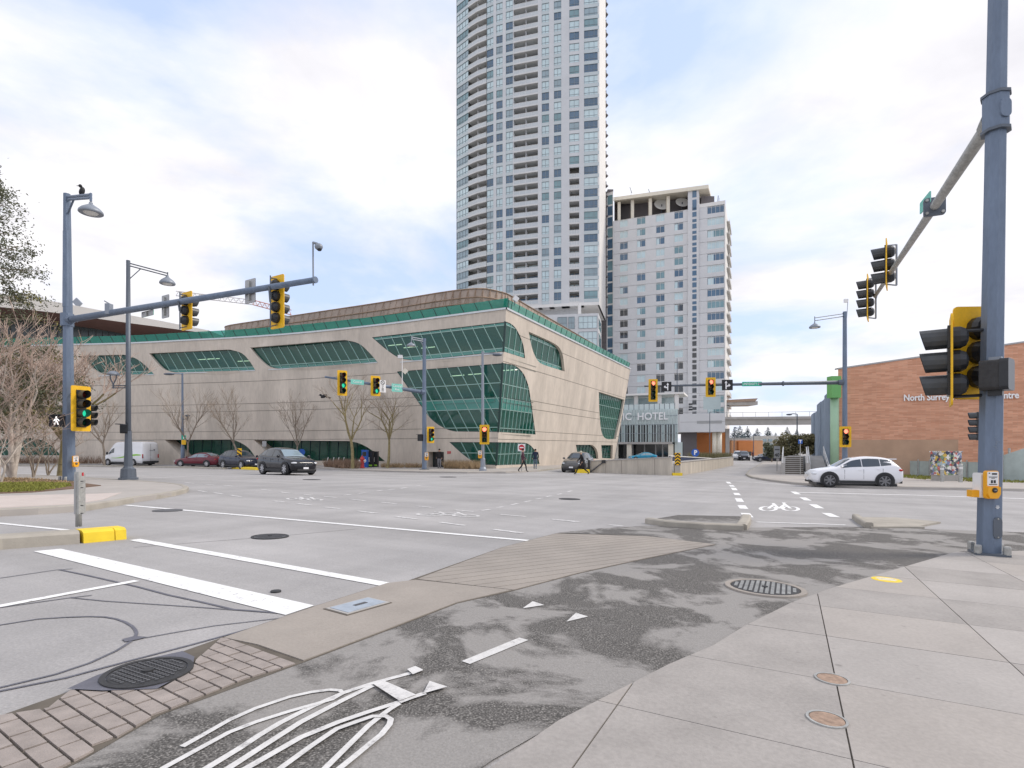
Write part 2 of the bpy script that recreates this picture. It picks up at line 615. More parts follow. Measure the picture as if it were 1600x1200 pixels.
# buildings
mat('library_concrete', (0.60, 0.53, 0.45), 0.85, var=0.16, scale=0.55, stretch=(1, 1, 0.28), bump=0.1, bscale=8, var2=0.06, scale2=5)
mat('library_joint', (0.20, 0.17, 0.145), 0.9)
mat('ledge_metal', (0.62, 0.65, 0.67), 0.4, 0.3, var=0.05)
mat('mullion_green', (0.30, 0.46, 0.41), 0.35, 0.3, var=0.05)
mat('mullion_dark', (0.02, 0.05, 0.045), 0.4, 0.2, var=0.05)
glass('green_glass', (0.45, 0.74, 0.60), 0.55, dark=(0.02, 0.17, 0.13))
glass('parapet_glass', (0.25, 0.70, 0.56), 0.25, dark=(0.02, 0.27, 0.20), rough=0.12)
glass('spandrel_glass', (0.2, 0.6, 0.5), 0.12, dark=(0.02, 0.24, 0.19), rough=0.15)
mat('interior_wall', (0.36, 0.30, 0.16), 0.9, var=0.5, scale=0.35, stretch=(1, 1, 2))
mat('interior_slab', (0.35, 0.42, 0.38), 0.8, var=0.1)
mat('lamp_tube', (0.9, 0.9, 0.85), 0.5, var=0, emit=(1, 0.9, 0.75), es=1.2)
mat('roof_gravel', (0.4, 0.4, 0.4), 0.9)
mat('rust_screen', (0.42, 0.335, 0.28), 0.7, 0.2, var=0.18, scale=0.7)
mat('rust_rail', (0.40, 0.28, 0.20), 0.7, 0.2, var=0.2, scale=1.5)
mat('hall_white', (0.74, 0.69, 0.62), 0.6, var=0.04, scale=0.4)
mat('hall_soffit', (0.20, 0.105, 0.085), 0.7, var=0.12, scale=0.5)
mat('hall_glass', (0.06, 0.075, 0.075), 0.15, var=0.2, scale=0.3)
mat('tower_wall', (0.64, 0.645, 0.65), 0.7, var=0.05, scale=0.3)
mat('spandrel_pale', (0.52, 0.575, 0.585), 0.15, var=0.07, scale=0.25, spec=0.8)
mat('tower_slab', (0.68, 0.67, 0.65), 0.75, var=0.06, scale=0.4)
mat('tower_side', (0.78, 0.76, 0.73), 0.7, var=0.04, scale=0.3)
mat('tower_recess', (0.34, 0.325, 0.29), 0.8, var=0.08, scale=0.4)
mat('window_frame', (0.26, 0.29, 0.31), 0.4, 0.4, var=0.03)
mat('pane_dark', (0.07, 0.14, 0.22), 0.06, var=0.25, scale=0.22, spec=0.9)
mat('pane_teal', (0.18, 0.31, 0.34), 0.06, var=0.25, scale=0.22, spec=0.9)
mat('pane_pale', (0.56, 0.69, 0.71), 0.12, var=0.12, scale=0.25, spec=0.9)
mat('pane_grey', (0.28, 0.37, 0.41), 0.08, var=0.2, scale=0.25, spec=0.9)
mat('pane_black', (0.035, 0.04, 0.045), 0.06, var=0.2, scale=0.3, spec=0.9)
mat('guard_glass', (0.55, 0.58, 0.59), 0.15, var=0.08, scale=0.3, spec=0.7)
mat('hotel_wall', (0.66, 0.66, 0.665), 0.65, var=0.05, scale=0.3)
mat('hotel_warm', (0.55, 0.53, 0.50), 0.7, var=0.05, scale=0.3)
mat('dark_cladding', (0.16, 0.145, 0.15), 0.7, var=0.08, scale=0.5)
mat('podium_glass', (0.45, 0.54, 0.54), 0.12, var=0.12, scale=0.2, spec=0.9)
mat('podium_pale', (0.62, 0.70, 0.69), 0.2, var=0.07, scale=0.2, spec=0.8)
mat('letter_white', (0.88, 0.88, 0.88), 0.5, var=0.02)
mat('dish_white', (0.8, 0.8, 0.78), 0.5, var=0.03)
mat('concrete_grey', (0.42, 0.40, 0.375), 0.85, var=0.12, scale=0.8, bump=0.1, bscale=12)
mat('concrete_stained', (0.50, 0.45, 0.38), 0.85, var=0.20, scale=1.6, stretch=(1, 1, 0.12), bump=0.1, bscale=10, var2=0.08, scale2=9)
mat('orange_wall', (0.62, 0.23, 0.075), 0.8, var=0.08, scale=0.3)
mat('orange_pale', (0.72, 0.38, 0.19), 0.8, var=0.08, scale=0.3)
mat('cream_wall', (0.6, 0.57, 0.52), 0.8, var=0.08, scale=0.3)
mat('blue_siding', (0.33, 0.40, 0.49), 0.55, 0.1, var=0.10, scale=0.9)
mat('green_panel', (0.15, 0.42, 0.13), 0.5, var=0.08, scale=1)
mat('green_pale', (0.36, 0.54, 0.37), 0.5, var=0.10, scale=1)
mat('fence_panel', (0.40, 0.46, 0.44), 0.7, var=0.16, scale=1.2)
mat('plinth_tan', (0.47, 0.31, 0.21), 0.85, var=0.13, scale=0.6)
# brick wall
m = mat('brick_wall', (0.5, 0.25, 0.14), 0.85, var=0)
t = m.node_tree
b = t.nodes['Principled BSDF']
tcn = t.nodes.new('ShaderNodeTexCoord')
bt = t.nodes.new('ShaderNodeTexBrick')
bt.offset, bt.squash = 0.5, 1.0
bt.inputs['Color1'].default_value = (0.58, 0.27, 0.16, 1)
bt.inputs['Color2'].default_value = (0.74, 0.39, 0.25, 1)
bt.inputs['Mortar'].default_value = (0.58, 0.38, 0.28, 1)
bt.inputs['Scale'].default_value = 1.0
bt.inputs['Mortar Size'].default_value = 0.008
bt.inputs['Brick Width'].default_value = 0.62
bt.inputs['Row Height'].default_value = 0.105
bt.inputs['Bias'].default_value = -0.1
t.links.new(tcn.outputs['UV'], bt.inputs['Vector'])
bn = t.nodes.new('ShaderNodeTexNoise')
bn.inputs['Scale'].default_value, bn.inputs['Detail'].default_value = 0.5, 8
bm_ = t.nodes.new('ShaderNodeMapping')
bm_.inputs['Scale'].default_value = (1.2, 5, 1)
t.links.new(tcn.outputs['UV'], bm_.inputs[0])
t.links.new(bm_.outputs[0], bn.inputs['Vector'])
br = t.nodes.new('ShaderNodeMapRange')
br.inputs['From Min'].default_value, br.inputs['From Max'].default_value = 0.3, 0.7
br.inputs['To Min'].default_value, br.inputs['To Max'].default_value = 0.91, 1.09
t.links.new(bn.outputs['Fac'], br.inputs[0])
bv = t.nodes.new('ShaderNodeVectorMath')
bv.operation = 'SCALE'
t.links.new(bt.outputs['Color'], bv.inputs[0])
t.links.new(br.outputs[0], bv.inputs['Scale'])
t.links.new(bv.outputs[0], b.inputs['Base Color'])
# street furniture, vehicles, people, plants
mat('pole_blue', (0.155, 0.20, 0.275), 0.5, 0.2, var=0.14, scale=5, stretch=(1, 1, 0.25), bump=0.06, bscale=60, var2=0.06, scale2=35)
mat('pole_light', (0.27, 0.30, 0.345), 0.45, 0.25, var=0.07, scale=3)
mat('pole_dark', (0.115, 0.135, 0.165), 0.45, 0.25, var=0.07, scale=3)
mat('galvanised', (0.42, 0.42, 0.40), 0.5, 0.5, var=0.22, scale=9, var2=0.1, scale2=40)
mat('sign_back', (0.40, 0.40, 0.40), 0.45, 0.5, var=0.06, scale=4)
mat('signal_yellow', (0.86, 0.49, 0.01), 0.55, var=0.09, scale=6, var2=0.05, scale2=30)
mat('signal_black', (0.018, 0.02, 0.024), 0.35, var=0.2, scale=8)
mat('visor_grey', (0.055, 0.06, 0.065), 0.4, var=0.2, scale=8)
mat('lens_red_off', (0.12, 0.015, 0.012), 0.25, var=0)
mat('lens_amber_off', (0.12, 0.055, 0.01), 0.25, var=0)
mat('lens_green_off', (0.01, 0.06, 0.035), 0.25, var=0)
mat('lens_red', (0.9, 0.15, 0.08), 0.3, var=0, emit=(1.0, 0.20, 0.12), es=2.0)
mat('lens_green', (0.05, 0.7, 0.4), 0.3, var=0, emit=(0.03, 0.9, 0.5), es=0.55)
mat('walk_white', (0.9, 0.9, 0.9), 0.4, var=0, emit=(1, 1, 1), es=1.0)
mat('lamp_glass', (0.75, 0.75, 0.72), 0.3, var=0)
mat('sign_green', (0.02, 0.42, 0.27), 0.5, var=0.05)
mat('sign_teal', (0.20, 0.60, 0.50), 0.5, var=0.06)
mat('sign_white', (0.82, 0.81, 0.80), 0.5, var=0.03)
mat('sign_black', (0.012, 0.012, 0.014), 0.5, var=0)
mat('sign_red', (0.55, 0.02, 0.035), 0.5, var=0)
mat('sign_blue', (0.02, 0.11, 0.46), 0.5, var=0)
mat('banner_navy', (0.035, 0.05, 0.11), 0.6, var=0.1)
mat('hydrant_red', (0.55, 0.05, 0.045), 0.5, var=0.1)
mat('box_blue', (0.02, 0.12, 0.48), 0.4, var=0.05)
mat('box_black', (0.02, 0.02, 0.022), 0.5, var=0.1)
mat('button_orange', (0.86, 0.40, 0.012), 0.45, var=0.03)
mat('cream', (0.78, 0.72, 0.60), 0.5, var=0.05)
def paint(name, c, metal=0.0, rough=0.22):
    mat(name, c, rough, metal, var=0, coat=0.6, spec=0.3)
paint('car_white', (0.82, 0.82, 0.84))
paint('van_white', (0.82, 0.82, 0.83))
paint('car_black', (0.006, 0.007, 0.012), 0.0)
paint('car_navy', (0.014, 0.018, 0.04), 0.0)
paint('car_maroon', (0.15, 0.015, 0.03), 0.0)
paint('car_grey', (0.11, 0.11, 0.11), 0.4)
paint('car_teal', (0.01, 0.25, 0.40), 0.2)
mat('car_glass', (0.035, 0.05, 0.065), 0.04, var=0, spec=0.9)
mat('car_glass_pale', (0.22, 0.29, 0.33), 0.04, var=0, spec=0.9)
mat('plastic_black', (0.03, 0.03, 0.032), 0.6, var=0.1)
mat('tyre', (0.022, 0.022, 0.024), 0.8, var=0.1)
mat('rim_silver', (0.5, 0.5, 0.52), 0.3, 0.7, var=0)
mat('rim_dark', (0.2, 0.2, 0.21), 0.35, 0.6, var=0)
mat('chrome', (0.7, 0.7, 0.7), 0.15, 0.9, var=0)
mat('headlight', (0.75, 0.77, 0.8), 0.1, 0.2, var=0)
mat('taillight', (0.45, 0.02, 0.02), 0.15, var=0)
mat('plate', (0.8, 0.8, 0.82), 0.5, var=0)
mat('lime', (0.30, 0.62, 0.05), 0.5, var=0)
mat('skin', (0.50, 0.30, 0.21), 0.6, var=0)
mat('cloth_black', (0.016, 0.014, 0.016), 0.85, var=0)
mat('cloth_navy', (0.018, 0.028, 0.055), 0.85, var=0)
mat('cloth_jeans', (0.10, 0.135, 0.19), 0.85, var=0)
mat('cloth_plum', (0.085, 0.035, 0.05), 0.85, var=0)
mat('cloth_white', (0.7, 0.7, 0.7), 0.85, var=0)
mat('cloth_grey', (0.2, 0.2, 0.22), 0.85, var=0)
mat('hair_dark', (0.015, 0.012, 0.01), 0.7, var=0)
mat('cap_cream', (0.55, 0.52, 0.42), 0.8, var=0)
mat('bark_moss', (0.27, 0.22, 0.11), 0.9, var=0.3, scale=5)
mat('bark_grey', (0.29, 0.24, 0.19), 0.9, var=0.3, scale=4)
mat('bark_pale', (0.50, 0.44, 0.38), 0.9, var=0.25, scale=4)
mat('twig_grey', (0.36, 0.295, 0.235), 0.9, var=0.2)
mat('twig_pink', (0.47, 0.36, 0.295), 0.9, var=0.25)
mat('leaf_dark', (0.115, 0.125, 0.075), 0.8, var=0.4, scale=1.5)
mat('leaf_olive', (0.22, 0.20, 0.06), 0.8, var=0.4, scale=1.5)
mat('leaf_hedge', (0.19, 0.17, 0.085), 0.85, var=0.4, scale=0.9)
mat('leaf_far', (0.10, 0.13, 0.14), 0.9, var=0.25, scale=0.2)  # bluish haze of distance is put into the leaf colour
mat('brush', (0.27, 0.18, 0.125), 0.95, var=0.35, scale=2.5)
mat('feather', (0.012, 0.012, 0.015), 0.6, var=0)
mat('crane_white', (0.75, 0.72, 0.70), 0.5, var=0)
mat('crane_red', (0.62, 0.32, 0.25), 0.5, var=0)
# collage of colours on the wrapped utility box
m = mat('collage', (0.5, 0.5, 0.5), 0.6, var=0)
t = m.node_tree
b = t.nodes['Principled BSDF']
g = t.nodes.new('ShaderNodeTexCoord')
vo = t.nodes.new('ShaderNodeTexVoronoi')
vo.inputs['Scale'].default_value = 5.5
vo.inputs['Randomness'].default_value = 1
nn = t.nodes.new('ShaderNodeTexNoise')
nn.inputs['Scale'].default_value = 5
ad = t.nodes.new('ShaderNodeMix')
ad.data_type = 'RGBA'
ad.blend_type = 'ADD'
ad.inputs['Factor'].default_value = 0.35
t.links.new(g.outputs['Object'], ad.inputs['A'])
t.links.new(g.outputs['Object'], nn.inputs['Vector'])
t.links.new(nn.outputs['Color'], ad.inputs['B'])
t.links.new(ad.outputs['Result'], vo.inputs['Vector'])
rp = t.nodes.new('ShaderNodeValToRGB')
rp.color_ramp.interpolation = 'CONSTANT'
cols = [(0.06, 0.07, 0.12), (0.75, 0.72, 0.65), (0.22, 0.32, 0.20), (0.66, 0.45, 0.08), (0.22, 0.25, 0.42), (0.80, 0.78, 0.74), (0.56, 0.14, 0.12), (0.42, 0.53, 0.58), (0.74, 0.70, 0.66), (0.16, 0.16, 0.15)]
while len(rp.color_ramp.elements) < len(cols):
    rp.color_ramp.elements.new(0.5)
for i, (e, c) in enumerate(zip(rp.color_ramp.elements, cols)):
    e.position, e.color = 0.05 + i * 0.09, (*c, 1)
sx = t.nodes.new('ShaderNodeSeparateColor')
t.links.new(vo.outputs['Color'], sx.inputs[0])
t.links.new(sx.outputs[0], rp.inputs[0])
t.links.new(rp.outputs[0], b.inputs['Base Color'])
# ================================================================== ground, roads, pavements
def grid(xs, ys, h):
    b = MB()
    vs_ = [(x, y, gz(x, y) + h) for y in ys for x in xs]
    n = len(xs)
    fs = [(j * n + i, j * n + i + 1, (j + 1) * n + i + 1, (j + 1) * n + i) for j in range(len(ys) - 1) for i in range(n - 1)]
    return b.tris(vs_, fs)
def frange(a, b, s):
    return [a + s * k for k in range(int(round((b - a) / s)) + 1)]
xs = [-3000, -1200, -500, -250] + frange(-130, 130, 2) + [250, 500, 1200, 3000]
ys = [-200, -60, -20] + frange(-8, 140, 2) + [200, 300, 500, 900, 1600, 3000]
struct(grid(xs, ys, -0.03).build('ground', 'far_ground'))
road = struct(grid(frange(-130, 130, 2), frange(-8, 180, 2), 0.0).build('road', 'asphalt'))
def mark(pxs, w, name, m='paint_white', h=0.006, pts=None):
    b = MB()
    strip(pts or px2(pxs), w, h, b)
    return b.build(name, m, road)
def markpoly(pxs, name, m='paint_white', h=0.006, pts=None, parent=None):
    q = pts or px2(pxs)
    return ground_sheet(name, q, h, m, 1.0, parent=parent or road)
# crossing lines and stop bar in the near road
mark([(196, 789.5), (825, 845)], 0.13, 'crosswalk_line')
mark([(210, 843.5), (604, 914)], 0.15, 'crosswalk_line')
markpoly([(52, 862), (95, 858), (491, 947), (446, 962)], 'stop_bar')
mark([(-60, 959), (214, 908)], 0.09, 'lane_line')
mark([(-60, 812), (118, 830)], 0.10, 'crosswalk_line')
def dz(pts, ox, oy, k):
    return [(ox + k * x, oy + k * y) for x, y in pts]
rows = [((400, 720), [(20, 128, 65, 133), (108, 140, 155, 146), (210, 150, 250, 155), (300, 160, 360, 165), (420, 172, 490, 179), (560, 186, 630, 193), (720, 203, 795, 210), (890, 220, 975, 228), (1090, 240, 1205, 250), (1320, 262, 1429, 273),
                      (80, 180, 128, 185), (185, 192, 248, 199), (310, 208, 380, 215), (455, 225, 540, 235), (625, 250, 720, 261), (820, 275, 935, 290), (1060, 307, 1190, 324)]),
        ((0, 720), [(825, 97, 865, 101), (915, 105, 960, 109), (1000, 110, 1040, 114), (885, 134, 920, 139), (955, 143, 995, 149), (1030, 154, 1075, 161)]),
        ((800, 720), [(175, 262, 305, 273), (435, 287, 495, 292)])]
for (ox, oy), l in rows:
    for x0, y0, x1, y1 in l:
        mark(dz([(x0, y0), (x1, y1)], ox, oy, 0.35), 0.10, 'lane_dash', 'paint_worn')
for x0, y0, x1, y1 in [(1005, 223, 1045, 218), (1075, 210, 1105, 206), (1140, 197, 1170, 191), (1198, 184, 1228, 179), (1250, 172, 1278, 167), (1295, 161, 1318, 157), (1345, 151, 1365, 147), (1390, 139, 1410, 134),
                       (710, 113, 735, 110), (645, 124, 675, 119), (590, 130, 620, 127), (540, 136, 565, 132), (455, 147, 490, 143), (390, 155, 425, 151)]:
    mark(dz([(x0, y0), (x1, y1)], 400, 720, 0.35), 0.10, 'guide_dash', 'paint_worn')
for x0, y0, x1, y1 in [(962, 94, 972, 102), (978, 109, 985, 116), (988, 121, 996, 132), (1000, 144, 1008, 154), (1010, 168, 1020, 184), (1024, 199, 1036, 215), (1041, 234, 1056, 253)]:
    mark(dz([(x0, y0), (x1, y1)], 800, 720, 0.35), 0.22, 'crossing_dash')
for x0, y0, x1, y1 in [(398, 138, 420, 150), (440, 164, 465, 178), (485, 195, 518, 213), (545, 234, 585, 252)]:
    mark(dz([(x0, y0), (x1, y1)], 1100, 720, 0.35), 0.22, 'crossing_dash')
mark([(1243, 769.5), (1420, 773.5), (1680, 782)], 0.30, 'crosswalk_line')
mark([(1395, 763.5), (1680, 769.5)], 0.30, 'crosswalk_line')
mark([(1182, 816), (1322, 820.5)], 0.10, 'path_line')
mark([(140, 745), (330, 741), (405, 738)], 0.12, 'lane_line', 'paint_worn')
mark([(0, 733.5), (330, 735.5)], 0.14, 'lane_line', 'paint_worn')
mark([(150, 750.5), (250, 746.5), (330, 742.5)], 0.14, 'crosswalk_line', 'paint_worn')
mark([(520, 741.5), (700, 743.2), (900, 742)], 0.35, 'crosswalk_line', 'paint_worn')
mark([(1050, 747), (1180, 754), (1260, 760)], 0.25, 'crosswalk_line', 'paint_worn')
# bicycle symbols
def bike(o, fx, fy, L, H, w=0.06, m='paint_white', h=0.006):
    """bicycle painted on the ground: origin between the wheels, fx along its length, fy upwards in the drawing"""
    o, fx, fy = Vector(o), Vector(fx), Vector(fy)
    b = MB()
    pt = lambda x, y: tuple(o + fx * (x * L) + fy * (y * H))
    def ring(cx, cy, r):
        strip([pt(cx + r * math.cos(a) * 0.5, cy + r * math.sin(a) * 0.5) for a in [2 * math.pi * k / 20 for k in range(21)]], w, h, b)
    ring(-0.3, 0.28, 0.42)
    ring(0.3, 0.28, 0.42)
    for l in [[(-0.3, 0.28), (-0.12, 0.70), (0.20, 0.70), (0.30, 0.28)], [(-0.12, 0.70), (-0.02, 0.28), (-0.3, 0.28)], [(-0.02, 0.28), (0.20, 0.70)], [(-0.12, 0.70), (-0.15, 0.84), (-0.24, 0.84)], [(0.20, 0.70), (0.17, 0.90), (0.27, 0.92)]]:
        strip([pt(*q) for q in l], w, h + 0.002, b)
    return b.build('bicycle_symbol', m, road)
a = Vector(G2(1188, 800)); c = Vector(G2(1250, 800)); d = Vector(G2(1215, 785))
bike((a + c) / 2, (c - a).normalized(), (d - (a + c) / 2).normalized(), (c - a).length, (d - (a + c) / 2).length * 1.05, 0.09)
for (xl, yl), (xr, yr), (xt, yt) in [((652, 806), (748, 809), (700, 799.5)), ((448, 781), (502, 783), (478, 776.5))]:
    a, c, d = Vector(G2(xl, yl)), Vector(G2(xr, yr)), Vector(G2(xt, yt))
    bike((a + c) / 2, (c - a).normalized(), (d - (a + c) / 2).normalized(), (c - a).length, (d - (a + c) / 2).length, 0.08, 'paint_worn')
# sealed cracks
for l, w in [([(-60, 530), (0, 525), (255, 488), (325, 483)], 0.022), ([(265, 487), (400, 515), (620, 565), (750, 600), (900, 632), (1040, 665), (1270, 683)], 0.03),
             ([(-60, 664), (0, 657), (320, 612), (410, 602)], 0.022), ([(320, 613), (470, 628), (880, 655), (1280, 685)], 0.018),
             ([(-60, 747), (0, 735), (170, 708), (300, 700), (400, 697), (470, 699), (520, 708), (560, 722), (590, 740), (605, 757), (610, 772), (604, 790), (585, 808), (555, 828), (520, 850), (400, 905), (250, 955), (0, 1015), (-60, 1032)], 0.024),
             ([(600, 796), (660, 790), (800, 765), (960, 738), (1290, 700)], 0.016), ([(-60, 1045), (0, 1031), (300, 970), (560, 900), (860, 822), (1165, 738)], 0.026)]:
    mark(None, w * 0.85, 'crack_sealant', 'tar', 0.005, px2(dz(l, 0, 720, 0.35)))
markpoly(dz([(545, 800), (600, 786), (660, 790), (612, 802), (560, 812)], 0, 720, 0.35), 'crack_sealant', 'tar', 0.007)
for l in [[(210, 855), (430, 838), (560, 826)], [(860, 750), (1000, 755)], [(900, 765), (1300, 772), (1640, 788)], [(860, 745), (1040, 749), (1240, 760)]]:
    mark(l, 0.05, 'seam', 'asphalt', 0.003)
# ---------------------------------------------------------------- covers
def disc(name, px, py, r, m, label, cat, h=0.014, ring=None, grille=0, group=None, pattern=True):
    c = G(px, py)
    t_ = thing(name, label, cat, c, group, slope_rot(c.x, c.y, math.atan2(SD.y, SD.x)))
    b = MB()
    b.lathe([(0.001, h), (r * 0.9, h), (r * 0.93, h - 0.003), (r * 0.93, -0.03)], n=32)
    b.build('lid', m, t_)
    if ring:
        MB().lathe([(r * 0.955, -0.03), (r * 0.955, h + 0.001), (r * 1.1, h + 0.001), (r * 1.13, -0.03)], n=32).build('frame', ring, t_)
    if pattern:
        b = MB()
        n = 12
        s = r * 1.7 / n
        for i in range(n):
            for j in range(n):
                x, y = (i - n / 2 + 0.5) * s, (j - n / 2 + 0.5) * s
                if math.hypot(x, y) < r * 0.82:
                    b.box((x, y, h + 0.002), (s * 0.62, s * 0.62, 0.006), R(45 if grille == 0 else 0))
        o = b.build('tread', 'iron' if grille == 0 else 'galvanised', t_)
        MB().lathe([(0.001, h + 0.012), (0.03, h + 0.012), (0.03, h)], n=10).build('pick_hole', 'iron_dark', t_)
    return t_
disc('manhole_cover', 231, 1057, 0.205, 'iron_dark', 'large round iron manhole cover beside the brick pavers', 'manhole cover', ring='iron_dark', h=0.03)
disc('manhole_cover', 1195, 921, 0.345, 'iron_dark', 'iron grille manhole cover in the cycle path asphalt', 'manhole cover', ring='apron_concrete', grille=1, h=0.024)
disc('manhole_cover', 422, 839, 0.24, 'iron', 'round iron manhole cover between the crosswalk lines', 'manhole cover', ring='iron_dark')
disc('manhole_cover', 890, 780, 0.36, 'iron_dark', 'dark manhole cover in mid junction right of the guide dashes', 'manhole cover', pattern=False)
disc('manhole_cover', 262, 798, 0.30, 'iron', 'manhole cover by the far crosswalk line near the left kerb', 'manhole cover', pattern=False)
disc('valve_cover', 431, 925, 0.05, 'iron_dark', 'tiny round valve cover in the road near the stop bar', 'valve cover', pattern=False)
disc('manhole_cover', 487, 749.5, 0.45, 'iron_dark', 'far manhole cover in front of the black suv', 'manhole cover', pattern=False)
disc('manhole_cover', 700, 745.5, 0.55, 'iron_dark', 'far manhole cover before the library corner', 'manhole cover', pattern=False)
# ---------------------------------------------------------------- near corner: apron, pavers, cycle path, slabs
path_poly = [(60, 1225), (130, 1190), (250, 1120), (473, 1037.5), (600, 989), (715, 944), (800, 925), (905, 897), (1010, 874), (1115, 852.5), (1010, 838), (870, 833), (940, 826), (1010, 822), (1165, 825), (1325, 823.5), (1420, 826), (1560, 831), (1700, 836), (1700, 862), (1499, 862), (1404, 890), (1300, 921), (1237, 944), (1164, 981), (1115, 1012), (1045, 1042), (968, 1082), (873, 1131), (770, 1190), (720, 1225)]
cyc = struct(ground_sheet('cycle_path', px2(path_poly), 0.008, 'path_asphalt', 0.6))
apron = struct(ground_sheet('crossing_apron', px2([(-60, 1150), (10, 1118), (345, 999), (491, 949), (606, 912), (631, 911), (785, 856), (869, 834), (1010, 838.5), (1119, 852), (1010, 874.3), (905, 897.3), (800, 925.3), (715, 944.3), (600, 989.3), (473, 1037.8), (250, 1120.5), (130, 1190.5), (60, 1226), (-60, 1226)]), 0.010, 'joint_dirt', 0.6))
def slab(pts, parent, name, m, h0, h1, gap=0.008):
    c = Vector((sum(p[0] for p in pts) / len(pts), sum(p[1] for p in pts) / len(pts)))
    q = []
    for p in pts:
        d_ = Vector((p[0], p[1])) - c
        q.append(c + d_ * max(0.2, 1 - gap / max(d_.length, 0.02)))
    b = MB()
    top = [Vector((p[0], p[1], gz(p[0], p[1]) + h1)) for p in q]
    b.prism(top, (0, 0, h0 - h1))
    return b.build(name, m, parent)
# smooth apron plate and ribbed crossing plate
slab(px2([(400, 1011), (347, 1000), (491, 950), (606, 913), (650, 908), (800, 924), (715, 943.6), (600, 988.6), (473, 1036.5)]), apron, 'concrete_plate', 'apron_concrete', 0.0, 0.017, 0.01)
rib = px2([(652, 907), (785, 857), (869, 835), (1010, 839), (1117, 852), (1010, 873.6), (905, 896.6), (802, 924)])
ribd = (Vector(G2(1010, 842)) - Vector(G2(760, 866))).normalized()
ribn = Vector((-ribd.y, ribd.x))
vals = [Vector(p).dot(ribn) for p in rib]
k = min(vals)
while k < max(vals):
    wd = 0.17
    q = clip(clip(rib, ribn.x, ribn.y, k + wd - 0.006), -ribn.x, -ribn.y, -(k + 0.006))
    if len(q) > 2 and area(q) > 0.005:
        slab(q, apron, 'rib_plate', 'apron_concrete', 0.0, 0.017, 0.0)
    k += wd
# brick pavers
pav = px2([(0, 1124), (75, 1112), (110, 1083), (160, 1086), (250, 1082), (300, 1052), (306, 1036), (345, 1001), (362, 1001), (465, 1040), (380, 1066), (250, 1119), (130, 1188), (60, 1222), (-50, 1222), (-50, 1150)])
bd = (Vector(G2(470, 1038)) - Vector(G2(365, 1000))).normalized()
bn_ = Vector((-bd.y, bd.x))
us = [Vector(p).dot(bd) for p in pav]
ws = [Vector(p).dot(bn_) for p in pav]
row = 0
w_ = min(ws)
while w_ < max(ws):
    u_ = min(us) - 0.18 + (0.09 if row % 2 else 0)
    r1 = clip(clip(pav, bn_.x, bn_.y, w_ + 0.084), -bn_.x, -bn_.y, -w_ - 0.004)
    while u_ < max(us) and len(r1) > 2:
        q = clip(clip(r1, bd.x, bd.y, u_ + 0.174), -bd.x, -bd.y, -u_ - 0.004)
        if len(q) > 2 and area(q) > 0.002:
            slab(q, apron, 'brick', 'brick_paver', 0.0, 0.018 + random.Random(row * 31 + int(u_ * 100)).random() * 0.004, 0.002)
        u_ += 0.18
    w_ += 0.09
    row += 1
markpoly([(105, 1083), (150, 1062), (210, 1040), (285, 1023), (304, 1032), (300, 1052), (245, 1083), (160, 1086)], 'asphalt_collar', 'tar', 0.024, parent=apron)
# footway of concrete slabs on the right
foot_poly = px2([(740, 1225), (873, 1131.5), (968, 1082.5), (1045, 1042.5), (1115, 1012.5), (1164, 981.5), (1237, 944.5), (1300, 921.5), (1404, 890.5), (1499, 862.5), (1800, 862.5), (2500, 862.5), (3400, 1225)])
foot = struct(ground_sheet('footway', foot_poly, 0.010, 'joint_dirt', 0.6))
j0 = Vector(G2(1298, 1030)).dot(PD.xy)
k0 = Vector(G2(1300, 999)).dot(SD.xy)
for i in range(-4, 16):
    a0, a1 = j0 + i * 1.04, j0 + (i + 1) * 1.04
    q1 = clip(clip(foot_poly, PD.x, PD.y, a1 - 0.004), -PD.x, -PD.y, -a0 - 0.004)
    if len(q1) < 3:
        continue
    for k in range(-9, 9):
        b0, b1 = k0 + k * 0.94, k0 + (k + 1) * 0.94
        gp = 0.007 if k % 3 == 0 else 0.003
        q = clip(clip(q1, SD.x, SD.y, b1 - 0.003), -SD.x, -SD.y, -b0 - gp)
        if len(q) > 2 and area(q) > 0.01:
            slab(q, foot, 'slab', ('concrete_slab', 'concrete_slab_dark', 'concrete_slab', 'concrete_slab_light')[(i * 7 + k * 5 + i * k) % 4], 0.0, 0.020, 0.0)
# paint on the cycle path
def pmark(pts, name, h=0.013):
    return markpoly(pts, name, 'paint_path', h, parent=cyc)
pmark(dz([(1190, 665), (1235, 633), (1287, 650)], 400, 720, 0.35), 'yield_triangle')
pmark(dz([(243, 725), (285, 685), (340, 702)], 800, 720, 0.35), 'yield_triangle')
pmark(dz([(918, 903), (955, 916), (1216, 808), (1175, 797)], 400, 720, 0.35), 'path_dash')
bs = MB()
hs_ = 0.012
for l, w in [([(690, 957), (520, 1003), (390, 1046), (250, 1108), (110, 1180), (10, 1240), (-80, 1300), (-260, 1410)], 0.035), ([(-330, 1290), (-120, 1170), (0, 1116), (150, 1065), (250, 1043), (330, 1033), (375, 1036), (388, 1048), (340, 1076), (150, 1130), (0, 1178), (-120, 1225), (-420, 1390)], 0.03),
             ([(520, 1015), (380, 1085), (200, 1180), (60, 1270), (-140, 1400)], 0.035), ([(640, 1090), (500, 1135), (370, 1180), (200, 1250), (-60, 1400)], 0.035), ([(640, 1098), (600, 1122), (560, 1152), (500, 1200), (300, 1400)], 0.03), ([(755, 1052), (700, 1070), (640, 1092)], 0.035),
             ([(60, 1430), (250, 1290), (360, 1215), (450, 1182), (520, 1158), (580, 1157), (602, 1172), (596, 1195), (560, 1240), (440, 1340), (330, 1430)], 0.03)]:
    hs_ += 0.0012
    strip(px2(dz(l, 400, 720, 0.35)), w, hs_, bs, 0.15)
